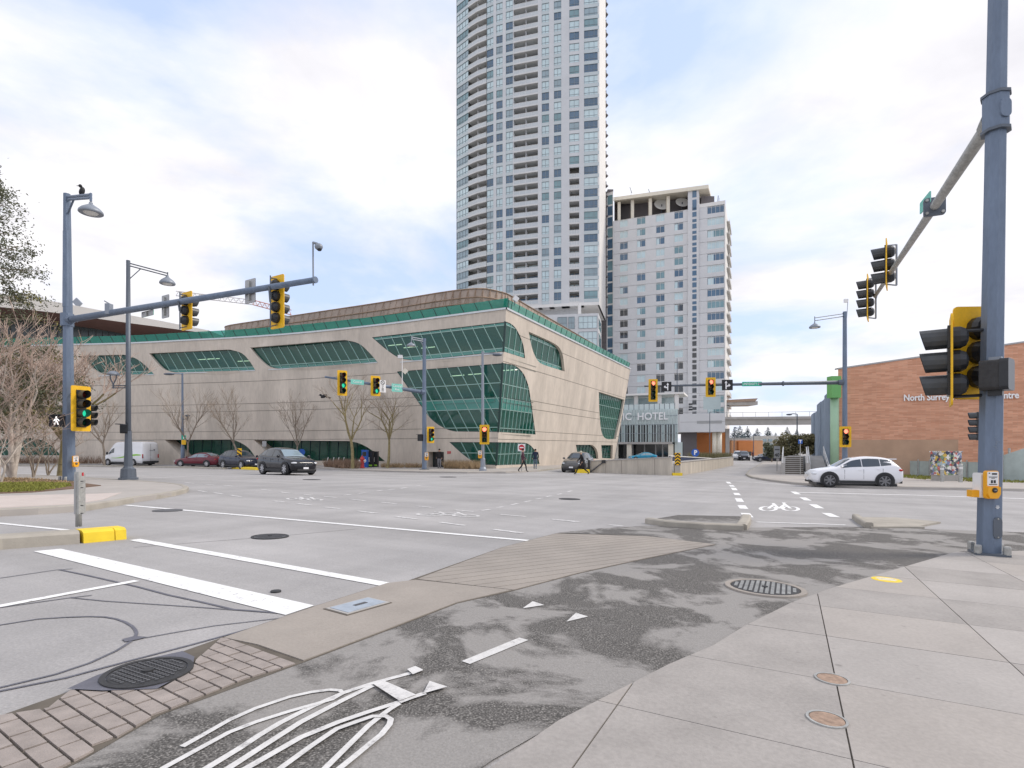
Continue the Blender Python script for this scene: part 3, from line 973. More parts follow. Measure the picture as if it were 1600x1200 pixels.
for pl in [[(675, 946), (712, 932), (747, 950), (700, 970)], [(518, 1010), (572, 999), (715, 1062), (640, 1090)], [(745, 1057), (775, 1000), (855, 1026)]]:
    ground_sheet('', px2(dz(pl, 400, 720, 0.35)), 0.0225, None, 1.0, mb=bs)
bs.build('bicycle_symbol', 'paint_path', cyc)
# lids in the slabs
disc('utility_cover', 1300, 1067, 0.085, 'rust_lid', 'small round rusty utility lid in the pavement slabs, upper of two', 'cover', ring='galvanised', h=0.026, pattern=False)
disc('utility_cover', 1292, 1131, 0.085, 'rust_lid', 'small round rusty utility lid in the pavement slabs, nearest to camera', 'cover', ring='galvanised', h=0.026, pattern=False)
yd = disc('painted_disc', 1385, 908.5, 0.155, 'paint_yellow', 'round yellow painted disc on the concrete pavement', 'disc', h=0.024, pattern=False)
b = MB()
for (x, y, l) in [(0.05, 0, 0.16), (0, 0.0, 0.2), (-0.05, 0.0, 0.16)]:
    b.box((x, y, 0.026), (0.02, l, 0.004))
b.build('marking', 'paint_white', yd)
c = G(560, 950)
t_ = thing('utility_vault', 'rectangular blue-grey utility vault lid in the concrete apron', 'vault lid', c, None, slope_rot(c.x, c.y, math.atan2(SD.y, SD.x) - 0.12))
MB().box((0, 0, 0.006), (0.48, 0.30, 0.03)).build('frame', 'joint_dirt', t_)
MB().box((0, 0, 0.010), (0.45, 0.27, 0.032)).build('collar', 'concrete_grey', t_)
MB().box((0, 0, 0.014), (0.40, 0.225, 0.032)).build('lid', 'slate_lid', t_)
MB().box((0.02, 0, 0.031), (0.13, 0.04, 0.003)).build('handle_slot', 'iron', t_)
# ---------------------------------------------------------------- kerb islands at the path mouth
def kerb_line(pts, w, h, m, parent=None, name='kerb', top=None):
    b = MB()
    d = dense(pts, 1.2, False)
    sec = []
    for i, p in enumerate(d):
        a_, c_ = d[max(0, i - 1)], d[min(len(d) - 1, i + 1)]
        t2 = Vector((c_[0] - a_[0], c_[1] - a_[1])).normalized()
        n = Vector((-t2.y, t2.x)) * (w / 2)
        z = gz(*p)
        sec.append([Vector((p[0] - n.x, p[1] - n.y, z - 0.04)), Vector((p[0] - n.x * 0.92, p[1] - n.y * 0.92, z + h * 0.82)), Vector((p[0] - n.x * 0.6, p[1] - n.y * 0.6, z + h)), Vector((p[0] + n.x * 0.6, p[1] + n.y * 0.6, z + h)), Vector((p[0] + n.x * 0.92, p[1] + n.y * 0.92, z + h * 0.82)), Vector((p[0] + n.x, p[1] + n.y, z - 0.04))])
    for s0, s1 in zip(sec, sec[1:]):
        for k in range(5):
            b.face([s0[k], s1[k], s1[k + 1], s0[k + 1]])
    b.face(sec[0])
    b.face(list(reversed(sec[-1])))
    return b.build(name, m, parent)
isl = thing('kerb_island', 'low concrete kerb island with asphalt fill left of the bicycle symbol', 'kerb island', G(1090, 822))
kerb_line(px2([(1012, 818), (1040, 822.5), (1100, 827), (1160, 829)]), 0.16, 0.12, 'kerb_concrete', isl)
kerb_line(px2([(1158, 828.5), (1164, 820), (1166, 812)]), 0.22, 0.12, 'kerb_concrete', isl)
slab(px2([(1020, 818), (1100, 825), (1152, 827), (1160, 813), (1060, 811)]), isl, 'infill', 'path_asphalt', -0.05, 0.09, 0)
isl = thing('kerb_island', 'low concrete kerb island right of the bicycle symbol', 'kerb island', G(1370, 822))
kerb_line(px2([(1337, 811), (1346, 818), (1358, 825.5)]), 0.16, 0.12, 'kerb_concrete', isl)
kerb_line(px2([(1357, 825.2), (1395, 825), (1440, 825.5)]), 0.16, 0.05, 'kerb_concrete', isl)
slab(px2([(1340, 810.5), (1360, 824.3), (1436, 824.5), (1470, 818), (1400, 811)]), isl, 'infill', 'kerb_concrete', -0.05, 0.04, 0)
# ---------------------------------------------------------------- raised pavements
def pavement(name, pxs, m='pavement', h=0.12, kerb=None, label=None, step=2.0, pts=None):
    q = pts or px2(pxs)
    o = struct(ground_sheet(name, q, h, m, step, 0.2))
    if kerb:
        kerb_line(px2(kerb), 0.18, h + 0.012, 'kerb_concrete', o)
    return o
lc_near = [(-160, 826), (0, 807), (60, 804), (130, 799), (180, 791), (205, 786), (240, 781), (268, 776), (286, 771), (292, 767)]
lc_back = [(288, 763.5), (262, 759.5), (220, 756), (150, 751.5), (60, 746), (0, 743), (-160, 738)]
lp = pavement('left_pavement', lc_near + lc_back, kerb=[(-160, 825), (0, 806), (60, 803), (130, 798), (180, 790), (205, 785), (240, 780), (268, 775), (286, 770.3), (290, 766.5), (282, 763), (262, 760), (220, 756.5), (150, 752), (60, 746.5), (-160, 738.5)])
# pale tactile strip of slabs
tp = px2([(-160, 803), (0, 783), (150, 779), (190, 777), (160, 789), (120, 796.5), (0, 803.5), (-160, 820)])
for i in range(-26, 12):
    a0 = Vector(G2(60, 790)).dot(PD.xy) + i * 0.42
    q = clip(clip(tp, PD.x, PD.y, a0 + 0.40), -PD.x, -PD.y, -a0)
    if len(q) > 2 and area(q) > 0.01:
        slab(q, lp, 'slab', 'pale_paving', 0.1, 0.128, 0.0)
bed = struct(ground_sheet('lawn', px2([(-160, 762), (0, 752), (50, 753), (100, 757), (158, 765), (110, 771), (50, 777), (0, 779), (-160, 790)]), 0.14, 'soil', 1.0, 0.1))
gl = MB()
rnd = random.Random(4)
gp = px2([(-120, 785), (-60, 768), (0, 762), (60, 761), (108, 762.5), (112, 767), (60, 775.5), (0, 778), (-60, 783)])
dp = px2([(-160, 762), (0, 752), (50, 753), (100, 757), (120, 761), (60, 762), (0, 764), (-120, 772)])
def blades(poly, n, hmin, hmax, mb, wd=0.03, h0=0.13):
    xs_, ys_ = [p[0] for p in poly], [p[1] for p in poly]
    k = 0
    while k < n:
        x, y = rnd.uniform(min(xs_), max(xs_)), rnd.uniform(min(ys_), max(ys_))
        if inpoly((x, y), poly):
            z = gz(x, y) + h0
            a_ = rnd.uniform(0, 6.28)
            hh = rnd.uniform(hmin, hmax)
            dx, dy = math.cos(a_) * wd, math.sin(a_) * wd
            lx, ly = rnd.uniform(-1, 1) * hh * 0.5, rnd.uniform(-1, 1) * hh * 0.5
            mb.face([(x - dx, y - dy, z), (x + dx, y + dy, z), (x + lx, y + ly, z + hh)])
        k += 1
blades(gp, 9000, 0.03, 0.09, gl)
o = gl.build('grass', 'grass')
o['kind'] = 'stuff'
tag(o, 'short green grass on the left corner verge', 'grass')
gl = MB()
blades(dp, 5000, 0.02, 0.07, gl)
o = gl.build('leaf_litter', 'dry_grass')
o['kind'] = 'stuff'
tag(o, 'brown dry litter under the bare shrubs on the left corner', 'litter')
# yellow-nosed median
md = thing('median_kerb', 'narrow concrete median with bright yellow painted nose', 'median', G(120, 850))
kerb_line(px2([(-160, 873), (-60, 862), (0, 855.5), (122, 846.5)]), 0.42, 0.16, 'kerb_concrete', md, 'kerb_stone')
kerb_line(px2([(123, 846.4), (171, 842)]), 0.43, 0.165, 'paint_yellow', md, 'painted_kerb')
kerb_line(px2([(172, 841.9), (189, 840.3)]), 0.42, 0.165, 'paint_yellow', md, 'painted_nose')
# median in front of the parked cars
m2 = thing('median_kerb', 'long low kerb strip in front of the van and red car', 'median', G(180, 729))
kerb_line(px2([(-300, 726.5), (0, 728), (180, 729.5), (300, 731.5), (352, 733.2)]), 0.5, 0.14, 'kerb_concrete', m2, 'kerb_stone')
m3 = thing('median_kerb', 'yellow painted median nose under the striped hazard sign', 'median', G(385, 733))
kerb_line(px2([(366, 732.5), (404, 734.5)]), 0.5, 0.22, 'paint_yellow', m3, 'painted_nose')
lib_pav = pavement('library_pavement', [(490, 731.5), (545, 735.5), (600, 737.5), (660, 739), (730, 740), (790, 739.5), (840, 737), (872, 733), (885, 729), (885, 719), (845, 717), (700, 717), (300, 716), (0, 715), (-300, 714), (-300, 719), (0, 720.5), (300, 721.5), (400, 722.5), (460, 726)],
                   kerb=[(490, 731.3), (545, 735.3), (600, 737.3), (660, 738.8), (730, 739.8), (790, 739.3), (840, 736.8), (872, 732.8), (884, 729)])
rp_ = pavement('right_pavement', [(1166, 743), (1175, 747.5), (1200, 752), (1240, 757), (1300, 761.5), (1380, 764), (1500, 766), (1700, 770), (1900, 772), (1900, 730), (1600, 727), (1400, 722), (1280, 720), (1230, 716), (1205, 717), (1185, 727), (1170, 737)],
               kerb=[(1215, 716.6), (1205, 718), (1186, 727.5), (1171, 737), (1166.5, 742.5), (1175, 747), (1200, 751.5), (1240, 756.5), (1300, 761), (1380, 763.5), (1500, 765.5), (1700, 769.5)])
vg = px2([(1405, 741), (1405, 748), (1440, 752), (1520, 756), (1700, 760), (1700, 752), (1500, 747)])
gl = MB()
blades(vg, 9000, 0.04, 0.16, gl, 0.04)
o = gl.build('grass', 'grass')
o['kind'] = 'stuff'
tag(o, 'grass verge along the fence below the brick wall', 'grass')
# ================================================================== library
KZ = 214.0 * 46.5
ZT = CZ + KZ / F                      # top of the concrete
ZG = -0.78                            # pavement level at its foot
def crom(pts, n=6):
    out = []
    for i in range(len(pts) - 1):
        p0, p1, p2, p3 = pts[max(0, i - 1)], pts[i], pts[i + 1], pts[min(len(pts) - 1, i + 2)]
        for k in range(n):
            t = k / n
            out.append(tuple(0.5 * (2 * p1[c] + (p2[c] - p0[c]) * t + (2 * p0[c] - 5 * p1[c] + 4 * p2[c] - p3[c]) * t * t + (3 * p1[c] - p0[c] - 3 * p2[c] + p3[c]) * t ** 3) for c in range(len(p1))))
    out.append(tuple(pts[-1]))
    return out
topL = []
for x, y in [(-260, 549), (-100, 544.5), (42, 541), (200, 537), (300, 532), (360, 529), (460, 522), (585, 509.5), (700, 494.8), (791, 483)]:
    Z = KZ / (HY - y)
    topL.append(((x - CX) * Z / F, Z))
topL = crom(topL)
SHL = (-0.90, 0.90)
class Surf:
    def __init__(s, top, base):
        s.top, s.base = top, base
        s.u = [0.0]
        for a, b in zip(top, top[1:]):
            s.u.append(s.u[-1] + math.hypot(b[0] - a[0], b[1] - a[1]))
    def __call__(s, u, z, d=0.0):
        """point of the facade at u metres along it and height z, d metres out of the wall"""
        i = 0
        while i < len(s.u) - 2 and u > s.u[i + 1]:
            i += 1
        t = (u - s.u[i]) / (s.u[i + 1] - s.u[i])
        k = (ZT - z) / (ZT - ZG)
        L = lambda p, q: (p[0] + (q[0] - p[0]) * t, p[1] + (q[1] - p[1]) * t)
        a, b = L(s.top[i], s.top[i + 1]), L(s.base[i], s.base[i + 1])
        x, y = a[0] + (b[0] - a[0]) * k, a[1] + (b[1] - a[1]) * k
        if d:
            tx, ty = s.top[i + 1][0] - s.top[i][0], s.top[i + 1][1] - s.top[i][1]
            l = math.hypot(tx, ty)
            x, y = x + ty / l * d, y - tx / l * d
        return Vector((x, y, z))
    def inv(s, px, py, u=None, z=None):
        u = s.u[-1] * 0.5 if u is None else u
        z = 5.0 if z is None else z
        def pr(u_, z_):
            p = s(u_, z_)
            return CX + p.x / p.y * F, HY - (p.z - CZ) / p.y * F
        for it in range(60):
            x, y = pr(u, z)
            ex, ey = px - x, py - y
            if abs(ex) + abs(ey) < 0.01:
                break
            h = 0.05
            xa, ya = pr(u + h, z)
            xb, yb = pr(u, z + h)
            a, b, c, d_ = (xa - x) / h, (xb - x) / h, (ya - y) / h, (yb - y) / h
            dt = a * d_ - b * c
            du, dz_ = (ex * d_ - b * ey) / dt, (a * ey - c * ex) / dt
            u += max(-6, min(6, du))
            z += max(-4, min(4, dz_))
        return u, z
SL = Surf(topL, [(x + SHL[0], y + SHL[1]) for x, y in topL])
ZF = KZ / (HY - 577)
cT0, cB0 = topL[-1], (topL[-1][0] + SHL[0], topL[-1][1] + SHL[1])
cT1, cB1 = ((985 - CX) * ZF / F, ZF), ((960 - CX) * (ZF - 0.5) / F, ZF - 0.5)
N = 8
lin = lambda a, b: [(a[0] + (b[0] - a[0]) * k / N, a[1] + (b[1] - a[1]) * k / N) for k in range(N + 1)]
SR = Surf(lin(cT0, cT1), lin(cB0, cB1))
LIB = thing('library', 'wide beige concrete library with curved green-glass window openings', 'building', (-20, 55, ZG))
def uv(Sf, pts, smoothn=0):
    out = []
    u = z = None
    for p in pts:
        u, z = Sf.inv(p[0], p[1], u, z)
        out.append((u, z))
    return out
def rounded(pts, n=5):
    """smooth the run of points after the first three (the curved side)"""
    return pts
class Win:
    def __init__(s, Sf, pts, slant=0.0, sp=1.1, rows=(), kind='green_glass', inset=0.35, rowkind={}, sill=True, mm='mullion_green', wm=0.07):
        s.Sf, s.poly, s.corner, s.slant, s.sp, s.rows, s.kind, s.inset, s.rowkind, s.sill, s.mm, s.wm = Sf, uv(Sf, pts), False, slant, sp, rows, kind, inset, rowkind, sill, mm, wm
def curve(pts):                       # round a run of photo points
    return crom(pts, 4)
W1 = Win(SL, [(120, 556)] + curve([(193, 554), (212, 560), (227, 571), (241, 585)]) + curve([(166, 585.5), (151, 580), (138, 570), (120, 556)])[:-1], 0.72, 1.15, (0.82,), rowkind={0: 'spandrel_glass'})
W2 = Win(SL, [(233, 552)] + curve([(358, 546), (377, 551.5), (389, 563), (399, 578.5)]) + curve([(274, 582), (258, 578), (246, 568), (233, 552)])[:-1], 0.72, 1.15, (0.82,), rowkind={0: 'spandrel_glass'})
W3 = Win(SL, [(391, 543)] + curve([(538, 531), (560, 536.5), (576, 550), (590, 566)]) + curve([(438, 576.5), (420, 572.5), (405, 560), (391, 543)])[:-1], 0.72, 1.1, (0.82,), rowkind={0: 'spandrel_glass'})
W4 = Win(SL, [(581, 527), (789.3, 503)] + [(786, 549.5)] + curve([(650, 563.5), (626, 560), (606, 548), (581, 527)])[:-1], 0.62, 1.15, (0.84, 0.10), rowkind={0: 'spandrel_glass', 2: 'spandrel_glass'})
W4R = Win(SR, curve([(790.3, 503), (798, 505.5), (806, 513), (813, 526), (818, 541), (820.5, 560)]) + [(787.3, 549.5)], -0.10, 1.2, (0.84, 0.10), rowkind={0: 'spandrel_glass', 2: 'spandrel_glass'})
W6R = Win(SR, curve([(826, 518), (845, 526.5), (862, 534.5), (873, 542), (879.5, 556), (882.5, 580.5)]) + curve([(858, 573), (843, 566.5), (834.5, 553), (829.5, 536), (826, 518)])[:-1], -0.10, 1.5, (0.82, 0.14), rowkind={0: 'spandrel_glass', 2: 'spandrel_glass'})
W5 = Win(SL, [(620, 580.5), (785.3, 567.5), (778.3, 675)] + curve([(712, 674.3), (699, 671), (681, 661), (664, 643), (620, 580.5)])[:-1], 0.66, 1.2, (0.28, 0.50, 0.655, 0.93), rowkind={2: 'spandrel_glass'})
W5R = Win(SR, curve([(786.5, 567.6), (804, 571), (816, 581), (823.5, 596), (828, 615), (837, 679)]) + [(779.3, 675)], -0.10, 0.85, (0.30, 0.50, 0.66, 0.93), rowkind={2: 'spandrel_glass'})
W7 = Win(SL, [(702, 690.7), (776.9, 691), (775.4, 727)] + curve([(756, 726), (741, 722), (722, 709), (702, 690.7)])[:-1], 0.66, 1.2, (0.48,))
W7R = Win(SR, curve([(778, 691), (806, 691.4), (823, 692.5), (833, 700), (840, 712), (843, 725)]) + [(776.6, 727)], -0.12, 0.85, (0.48,))
W8 = Win(SR, [(935.6, 612), (975.5, 624.5), (971.5, 645)] + curve([(962, 686), (947, 685.5), (940, 675), (937, 650), (935.6, 612)])[:-1], -0.03, 0.9, (0.25, 0.5, 0.75))
W9 = Win(SR, [(900, 695)] + curve([(925, 695), (931, 700), (934, 708), (935, 717)]) + [(903, 715)], -0.05, 1.4, (0.35, 0.68), mm='mullion_dark')
W10 = Win(SR, [(939.5, 695.5), (957.5, 695.5), (957, 716.5), (941, 716)], -0.05, 1.4, (0.35, 0.68), mm='mullion_dark')
G1 = Win(SL, curve([(-40, 690), (5, 685), (50, 684.5), (76, 693), (95, 711.5)]) + [(0, 711.5)], 0.7, 1.3, (0.55,))
G2w = Win(SL, [(257, 687), (362, 687)] + curve([(366, 687.5), (380, 694), (391, 703), (402, 719)]) + [(290, 719)], 0.0, 1.25, (), 'green_glass', 1.6, mm='mullion_dark')
G3 = Win(SL, [(396.6, 687.5), (540, 689)] + curve([(546, 689.3), (562, 693), (581, 703.5), (602, 721)]) + [(432, 720)], 0.0, 1.25, (), 'green_glass', 1.6, mm='mullion_dark')
DOOR = Win(SL, [(668, 706), (693.5, 706), (693.5, 731), (668, 731)], 0, 99, (), 'pane_black', 0.9)
for w in (W4, W5, W7):                # glazing that wraps the corner
    w.poly = [(SL.u[-1], z) if SL.u[-1] - u < 0.6 else (u, z) for u, z in w.poly]
    w.inset, w.corner = 0.06, SL.u[-1]
for w in (W4R, W5R, W7R):
    w.poly = [(0.0, z) if u < 0.6 else (u, z) for u, z in w.poly]
    w.inset, w.corner = 0.06, 0.0
WL = [W1, W2, W3, W4, W5, W7, G1, G2w, G3, DOOR]
WR = [W4R, W6R, W5R, W7R, W8, W9, W10]
def pieces(b):
    """split a builder into its connected pieces"""
    par = {}
    def find(x):
        while par[x] != x:
            par[x] = par[par[x]]
            x = par[x]
        return x
    key = lambda v: (round(v.x, 3), round(v.y, 3), round(v.z, 3))
    ks = [key(v) for v in b.v]
    for k in ks:
        par.setdefault(k, k)
    for f in b.f:
        r = find(ks[f[0]])
        for i in f[1:]:
            par[find(ks[i])] = r
    out = {}
    for f in b.f:
        out.setdefault(find(ks[f[0]]), MB()).face([b.v[i] for i in f])
    return out.values()
def facade(Sf, wins, joints, zlo):
    U = Sf.u[-1]
    outline = [(0.0, zlo), (U, zlo), (U, ZT), (0.0, ZT)]
    holes = [w.poly for w in wins]
    lines = []
    for z in joints:
        us_ = [U * i / int(U / 1.2) for i in range(int(U / 1.2) + 1)]
        lines += [[(u, z - 0.02) for u in us_], [(u, z + 0.02) for u in us_]]
    vv, tr = sheet2d(outline, 1.3, holes, lines)
    js = [zlo] + list(joints) + [ZT]
    bands = [MB() for _ in js[:-1]]
    jn = MB()
    P3 = [Sf(v[0], v[1]) for v in vv]
    Pj = [Sf(v[0], v[1], -0.06) for v in vv]
    for f, c in tr:
        if any(abs(c[1] - z) < 0.02 for z in joints):
            jn.face([Pj[i] for i in f])
            continue
        k = max(i for i in range(len(bands)) if c[1] > js[i])
        bands[k].face([P3[i] for i in f])
    for b in bands:
        for piece in pieces(b):
            piece.build('concrete_panel', 'library_concrete', LIB)
    jn.build('panel_joint', 'library_joint', LIB)['kind'] = 'stuff'
facade(SL, WL, [2.0, 2.9, 5.1, 5.9, 8.3], ZG - 0.6)
facade(SR, WR, [1.9, 2.75, 4.9, 5.7, 8.6, 11.3], ZG - 0.6)
def glaze(w):
    Sf, poly = w.Sf, w.poly
    n = len(poly)
    # reveal of the opening
    b = MB()
    for i in range(n):
        a, c = poly[i], poly[(i + 1) % n]
        if w.corner is not False and a[0] == c[0] == w.corner:
            continue
        b.face([Sf(*a), Sf(*c), Sf(c[0], c[1], -w.inset - 0.05), Sf(a[0], a[1], -w.inset - 0.05)])
    win = b.build('window_opening', 'library_concrete', LIB)
    d0 = -w.inset
    zs = [p[1] for p in poly]
    z0, z1 = min(zs), max(zs)
    def put(q, name, m, d, th=None):
        pts = [Sf(p[0], p[1], d) for p in q]
        bb = MB()
        if th:
            back = [Sf(p[0], p[1], d - th) for p in q]
            bb.face(pts)
            bb.face(list(reversed(back)))
            for i in range(len(q)):
                j = (i + 1) % len(q)
                bb.face([pts[j], pts[i], back[i], back[j]])
        else:
            bb.face(pts)
        return bb.build(name, m, win)
    zr = [z0] + sorted(z1 - (z1 - z0) * r for r in w.rows) + [z1]
    uvv = [p[0] + w.slant * (p[1] - z1) for p in poly]
    nst = max(1, round((max(uvv) - min(uvv)) / w.sp))
    st = (max(uvv) - min(uvv)) / nst
    for i in range(nst):
        a0 = min(uvv) + i * st
        hw = w.wm / 2
        q1 = clip(clip(poly, 1, w.slant, a0 + st - hw + w.slant * z1), -1, -w.slant, -(a0 + hw) - w.slant * z1)
        for k in range(len(zr) - 1):
            q = clip(clip(q1, 0, 1, zr[k + 1] - (0.03 if k < len(zr) - 2 else 0)), 0, -1, -zr[k] - (0.03 if k else 0))
            if len(q) > 2 and area(q) > 0.02:
                put(q, 'pane', w.rowkind.get(k, w.kind), d0)
        if i:
            q = clip(clip(poly, 1, w.slant, a0 + hw + w.slant * z1), -1, -w.slant, -(a0 - hw) - w.slant * z1)
            if len(q) > 2:
                put(q, 'mullion', w.mm, d0 + 0.05, 0.12)
    for z in zr[1:-1]:
        q = clip(clip(poly, 0, 1, z + 0.035), 0, -1, -z + 0.035)
        if len(q) > 2:
            put(q, 'transom', w.mm, d0 + 0.03, 0.10)
    # frame round the opening
    b = MB()
    for i in range(n):
        a, c = poly[i], poly[(i + 1) % n]
        b.tube(Sf(a[0], a[1], d0), Sf(c[0], c[1], d0), 0.055, 0.055, 5)
    b.build('window_frame', 'mullion_dark', win)
    return win
for w in WL + WR:
    w.obj = glaze(w)
# pale sills under the long upper windows
for w in (W1, W2, W3, W4):
    zs = min(p[1] for p in w.poly)
    lo = [p for p in w.poly if p[1] < zs + 0.45]
    u0, u1 = min(p[0] for p in lo), max(p[0] for p in lo)
    b = MB()
    k = 12
    for i in range(k):
        a, c = u0 + (u1 - u0) * i / k, u0 + (u1 - u0) * (i + 1) / k
        b.face([SL(a, zs + 0.02, 0.05), SL(c, zs + 0.02, 0.05), SL(c, zs + 0.10, -0.3), SL(a, zs + 0.10, -0.3)])
        b.face([SL(a, zs - 0.06, 0.05), SL(c, zs - 0.06, 0.05), SL(c, zs + 0.02, 0.05), SL(a, zs + 0.02, 0.05)])
    b.build('sill', 'ledge_metal', w.obj)
# metal ledge and glass parapet on the concrete edge
par = {}
for Sf, du, sl in ((SL, 1.45, 0.55), (SR, 1.45, 0.0)):
    U = Sf.u[-1]
    b = MB()
    k = 60
    for i in range(k):
        a, c = U * i / k, U * (i + 1) / k
        b.face([Sf(a, ZT - 0.02, 0.08), Sf(c, ZT - 0.02, 0.08), Sf(c, ZT + 0.14, 0.08), Sf(a, ZT + 0.14, 0.08)])
        b.face([Sf(a, ZT + 0.14, 0.08), Sf(c, ZT + 0.14, 0.08), Sf(c, ZT + 0.14, -1.2), Sf(a, ZT + 0.14, -1.2)])
    led = b.build('roof_ledge', 'ledge_metal', LIB)
    n = int(U / du)
    for i in range(n):
        a, c = U * i / n + 0.02, U * (i + 1) / n - 0.02
        if Sf is SL and i < 8:
            continue
        h = 0.85
        d_ = -0.35
        sh = -sl * h
        a2, c2 = max(0, a + sh), c + sh
        if Sf is SL and i == n - 1:
            c2 = c
        b = MB()
        q = [Sf(a, ZT + 0.14, d_), Sf(c, ZT + 0.14, d_), Sf(c2, ZT + 0.14 + h, d_ + 0.12), Sf(a2, ZT + 0.14 + h, d_ + 0.12)]
        b.face(q)
        b.build('parapet_pane', 'parapet_glass', led)
        b = MB()
        b.tube(Sf(c + 0.02, ZT + 0.14, d_), Sf(c2 + 0.02, ZT + 0.14 + h, d_ + 0.12), 0.035, 0.035, 5)
        b.build('parapet_post', 'mullion_dark', led)
# roof, rooms behind the glass
def inner(Sf, d, n=24):
    return [Sf(Sf.u[-1] * i / n, ZT, d) for i in range(n + 1)]
b = MB()
rl, rr = inner(SL, -0.1), inner(SR, -0.1, 6)
back = [Vector((cT1[0] - 22, cT1[1] + 12, ZT)), Vector((-95, 110, ZT))]
b.face([Vector((p.x, p.y, ZT + 0.05)) for p in rl + rr[1:]] + [p + Vector((0, 0, 0.05)) for p in back])
e = Vector((cB1[0], cB1[1], ZG - 0.6))
b.face([e, Vector((cT1[0] - 24, cT1[1] + 12, ZG - 0.6)), back[0], Vector((cT1[0], cT1[1], ZT))])
b.build('roof', 'roof_gravel', LIB)
def strip_wall(name, m, d, z0, z1):
    b = MB()
    pl = [SL(u, ZT, d) for u in [SL.u[-1] * i / 30 for i in range(31)]]
    pr_ = [SR(u, ZT, d) for u in [SR.u[-1] * i / 8 for i in range(9)]]
    # cut the two runs where they cross inside the corner
    pl = [p for p in pl if (p - Vector((*cT0, p.z))).length > abs(d) * 1.3]
    pr_ = [p for p in pr_ if (p - Vector((*cT0, p.z))).length > abs(d) * 1.3]
    for a, c in zip(pl + pr_, (pl + pr_)[1:]):
        b.face([(a.x, a.y, z0), (c.x, c.y, z0), (c.x, c.y, z1), (a.x, a.y, z1)])
    return b.build(name, m, LIB)
strip_wall('inner_wall', 'interior_wall', -7.0, ZG, ZT)
for z in (2.35, 5.15, 8.55):
    b = MB()
    for Sf, n in ((SL, 30), (SR, 10)):
        for i in range(n):
            a, c = Sf.u[-1] * i / n, Sf.u[-1] * (i + 1) / n
            for zz_, flip in ((z, 0), (z + 0.45, 1)):
                q = [Sf(a, zz_, -0.6), Sf(c, zz_, -0.6), Sf(c, zz_, -6.9), Sf(a, zz_, -6.9)]
                b.face(q if flip else list(reversed(q)))
            b.face([Sf(a, z, -0.6), Sf(c, z, -0.6), Sf(c, z + 0.45, -0.6), Sf(a, z + 0.45, -0.6)])
    b.build('floor_slab', 'interior_slab', LIB)
rnd = random.Random(8)
for Sf, u0, u1, z in ((SL, SL.u[-1] - 16, SL.u[-1] - 1.5, 11.6), (SL, SL.u[-1] - 13, SL.u[-1] - 1.5, 8.2), (SL, SL.u[-1] - 40, SL.u[-1] - 18, 11.4)):
    for i in range(3):
        u = rnd.uniform(u0, u1)
        d = -rnd.uniform(1.8, 5.5)
        b = MB()
        b.tube(Sf(u, z, d), Sf(u + 1.6, z, d), 0.045, 0.045, 5)
        b.build('ceiling_lamp', 'lamp_tube', LIB)
# red mark beside the service door
q = [SL(*SL.inv(x, y)) + Vector((0.02, -0.05, 0)) for x, y in ((698, 710), (704, 710), (704, 704.5), (698, 704.5))]
b = MB()
for k in range(3):
    p = q[0].lerp(q[1], 0.1 + 0.33 * k)
    b.box((p.x + 0.05, p.y, p.z + 0.2), (0.09, 0.03, 0.22))
    b.box((p.x + 0.07, p.y, p.z + 0.06 + 0.02 * k), (0.12, 0.03, 0.06))
b.build('wall_mark', 'sign_red', LIB)
# rust-coloured roof screen
HS = 16.9 / 13.7 * (ZT - CZ)
scr = []
for x, y in [(352, 512), (360, 508), (430, 497.5), (500, 487), (600, 472), (680, 458.5), (720, 453), (755, 451), (785, 457), (800, 463.5), (840, 487), (887, 514), (930, 539)]:
    Z = HS * F / (HY - y)
    scr.append(((x - CX) * Z / F, Z))
scr = crom(scr, 3)
RS = thing('roof_screen', 'rust-brown mesh screen curving round the library roof', 'screen', (-10, 60, ZT))
zb, zt = ZT + 0.2, CZ + HS
for i, (a, c) in enumerate(zip(scr, scr[1:])):
    b = MB()
    dx, dy = c[0] - a[0], c[1] - a[1]
    l = math.hypot(dx, dy)
    nx, ny = dy / l, -dx / l
    b.face([(a[0], a[1], zb), (c[0], c[1], zb), (c[0], c[1], zt), (a[0], a[1], zt)])
    pn = b.build('screen_panel', 'rust_screen', RS)
    b = MB()
    m_ = max(2, int(l / 0.8))
    for k in range(m_ + 1):
        f = k / m_
        b.tube((a[0] + dx * f + nx * 0.05, a[1] + dy * f + ny * 0.05, zb), (a[0] + dx * min(1, f + 0.9 / l) + nx * 0.05, a[1] + dy * min(1, f + 0.9 / l) + ny * 0.05, zt), 0.018, 0.018, 4)
    for z in (zb + 0.1, zb + 1.2, zb + 1.75, zt):
        b.tube((a[0] + nx * 0.06, a[1] + ny * 0.06, z), (c[0] + nx * 0.06, c[1] + ny * 0.06, z), 0.05, 0.05, 4)
    b.build('screen_rail', 'rust_rail', pn)
b = MB()
p = P(806, 467, 47.5)
b.box(p, (0.45, 0.3, 0.42), Matrix.Rotation(R(35), 3, 'Y'))
fl = b.build('floodlight', 'sign_white')
MB().box(p + Vector((-0.12, 0.1, -0.28)), (0.08, 0.08, 0.5)).build('bracket', 'pole_dark', fl)
tag(fl, 'small white floodlight box at the library roof corner', 'floodlight')
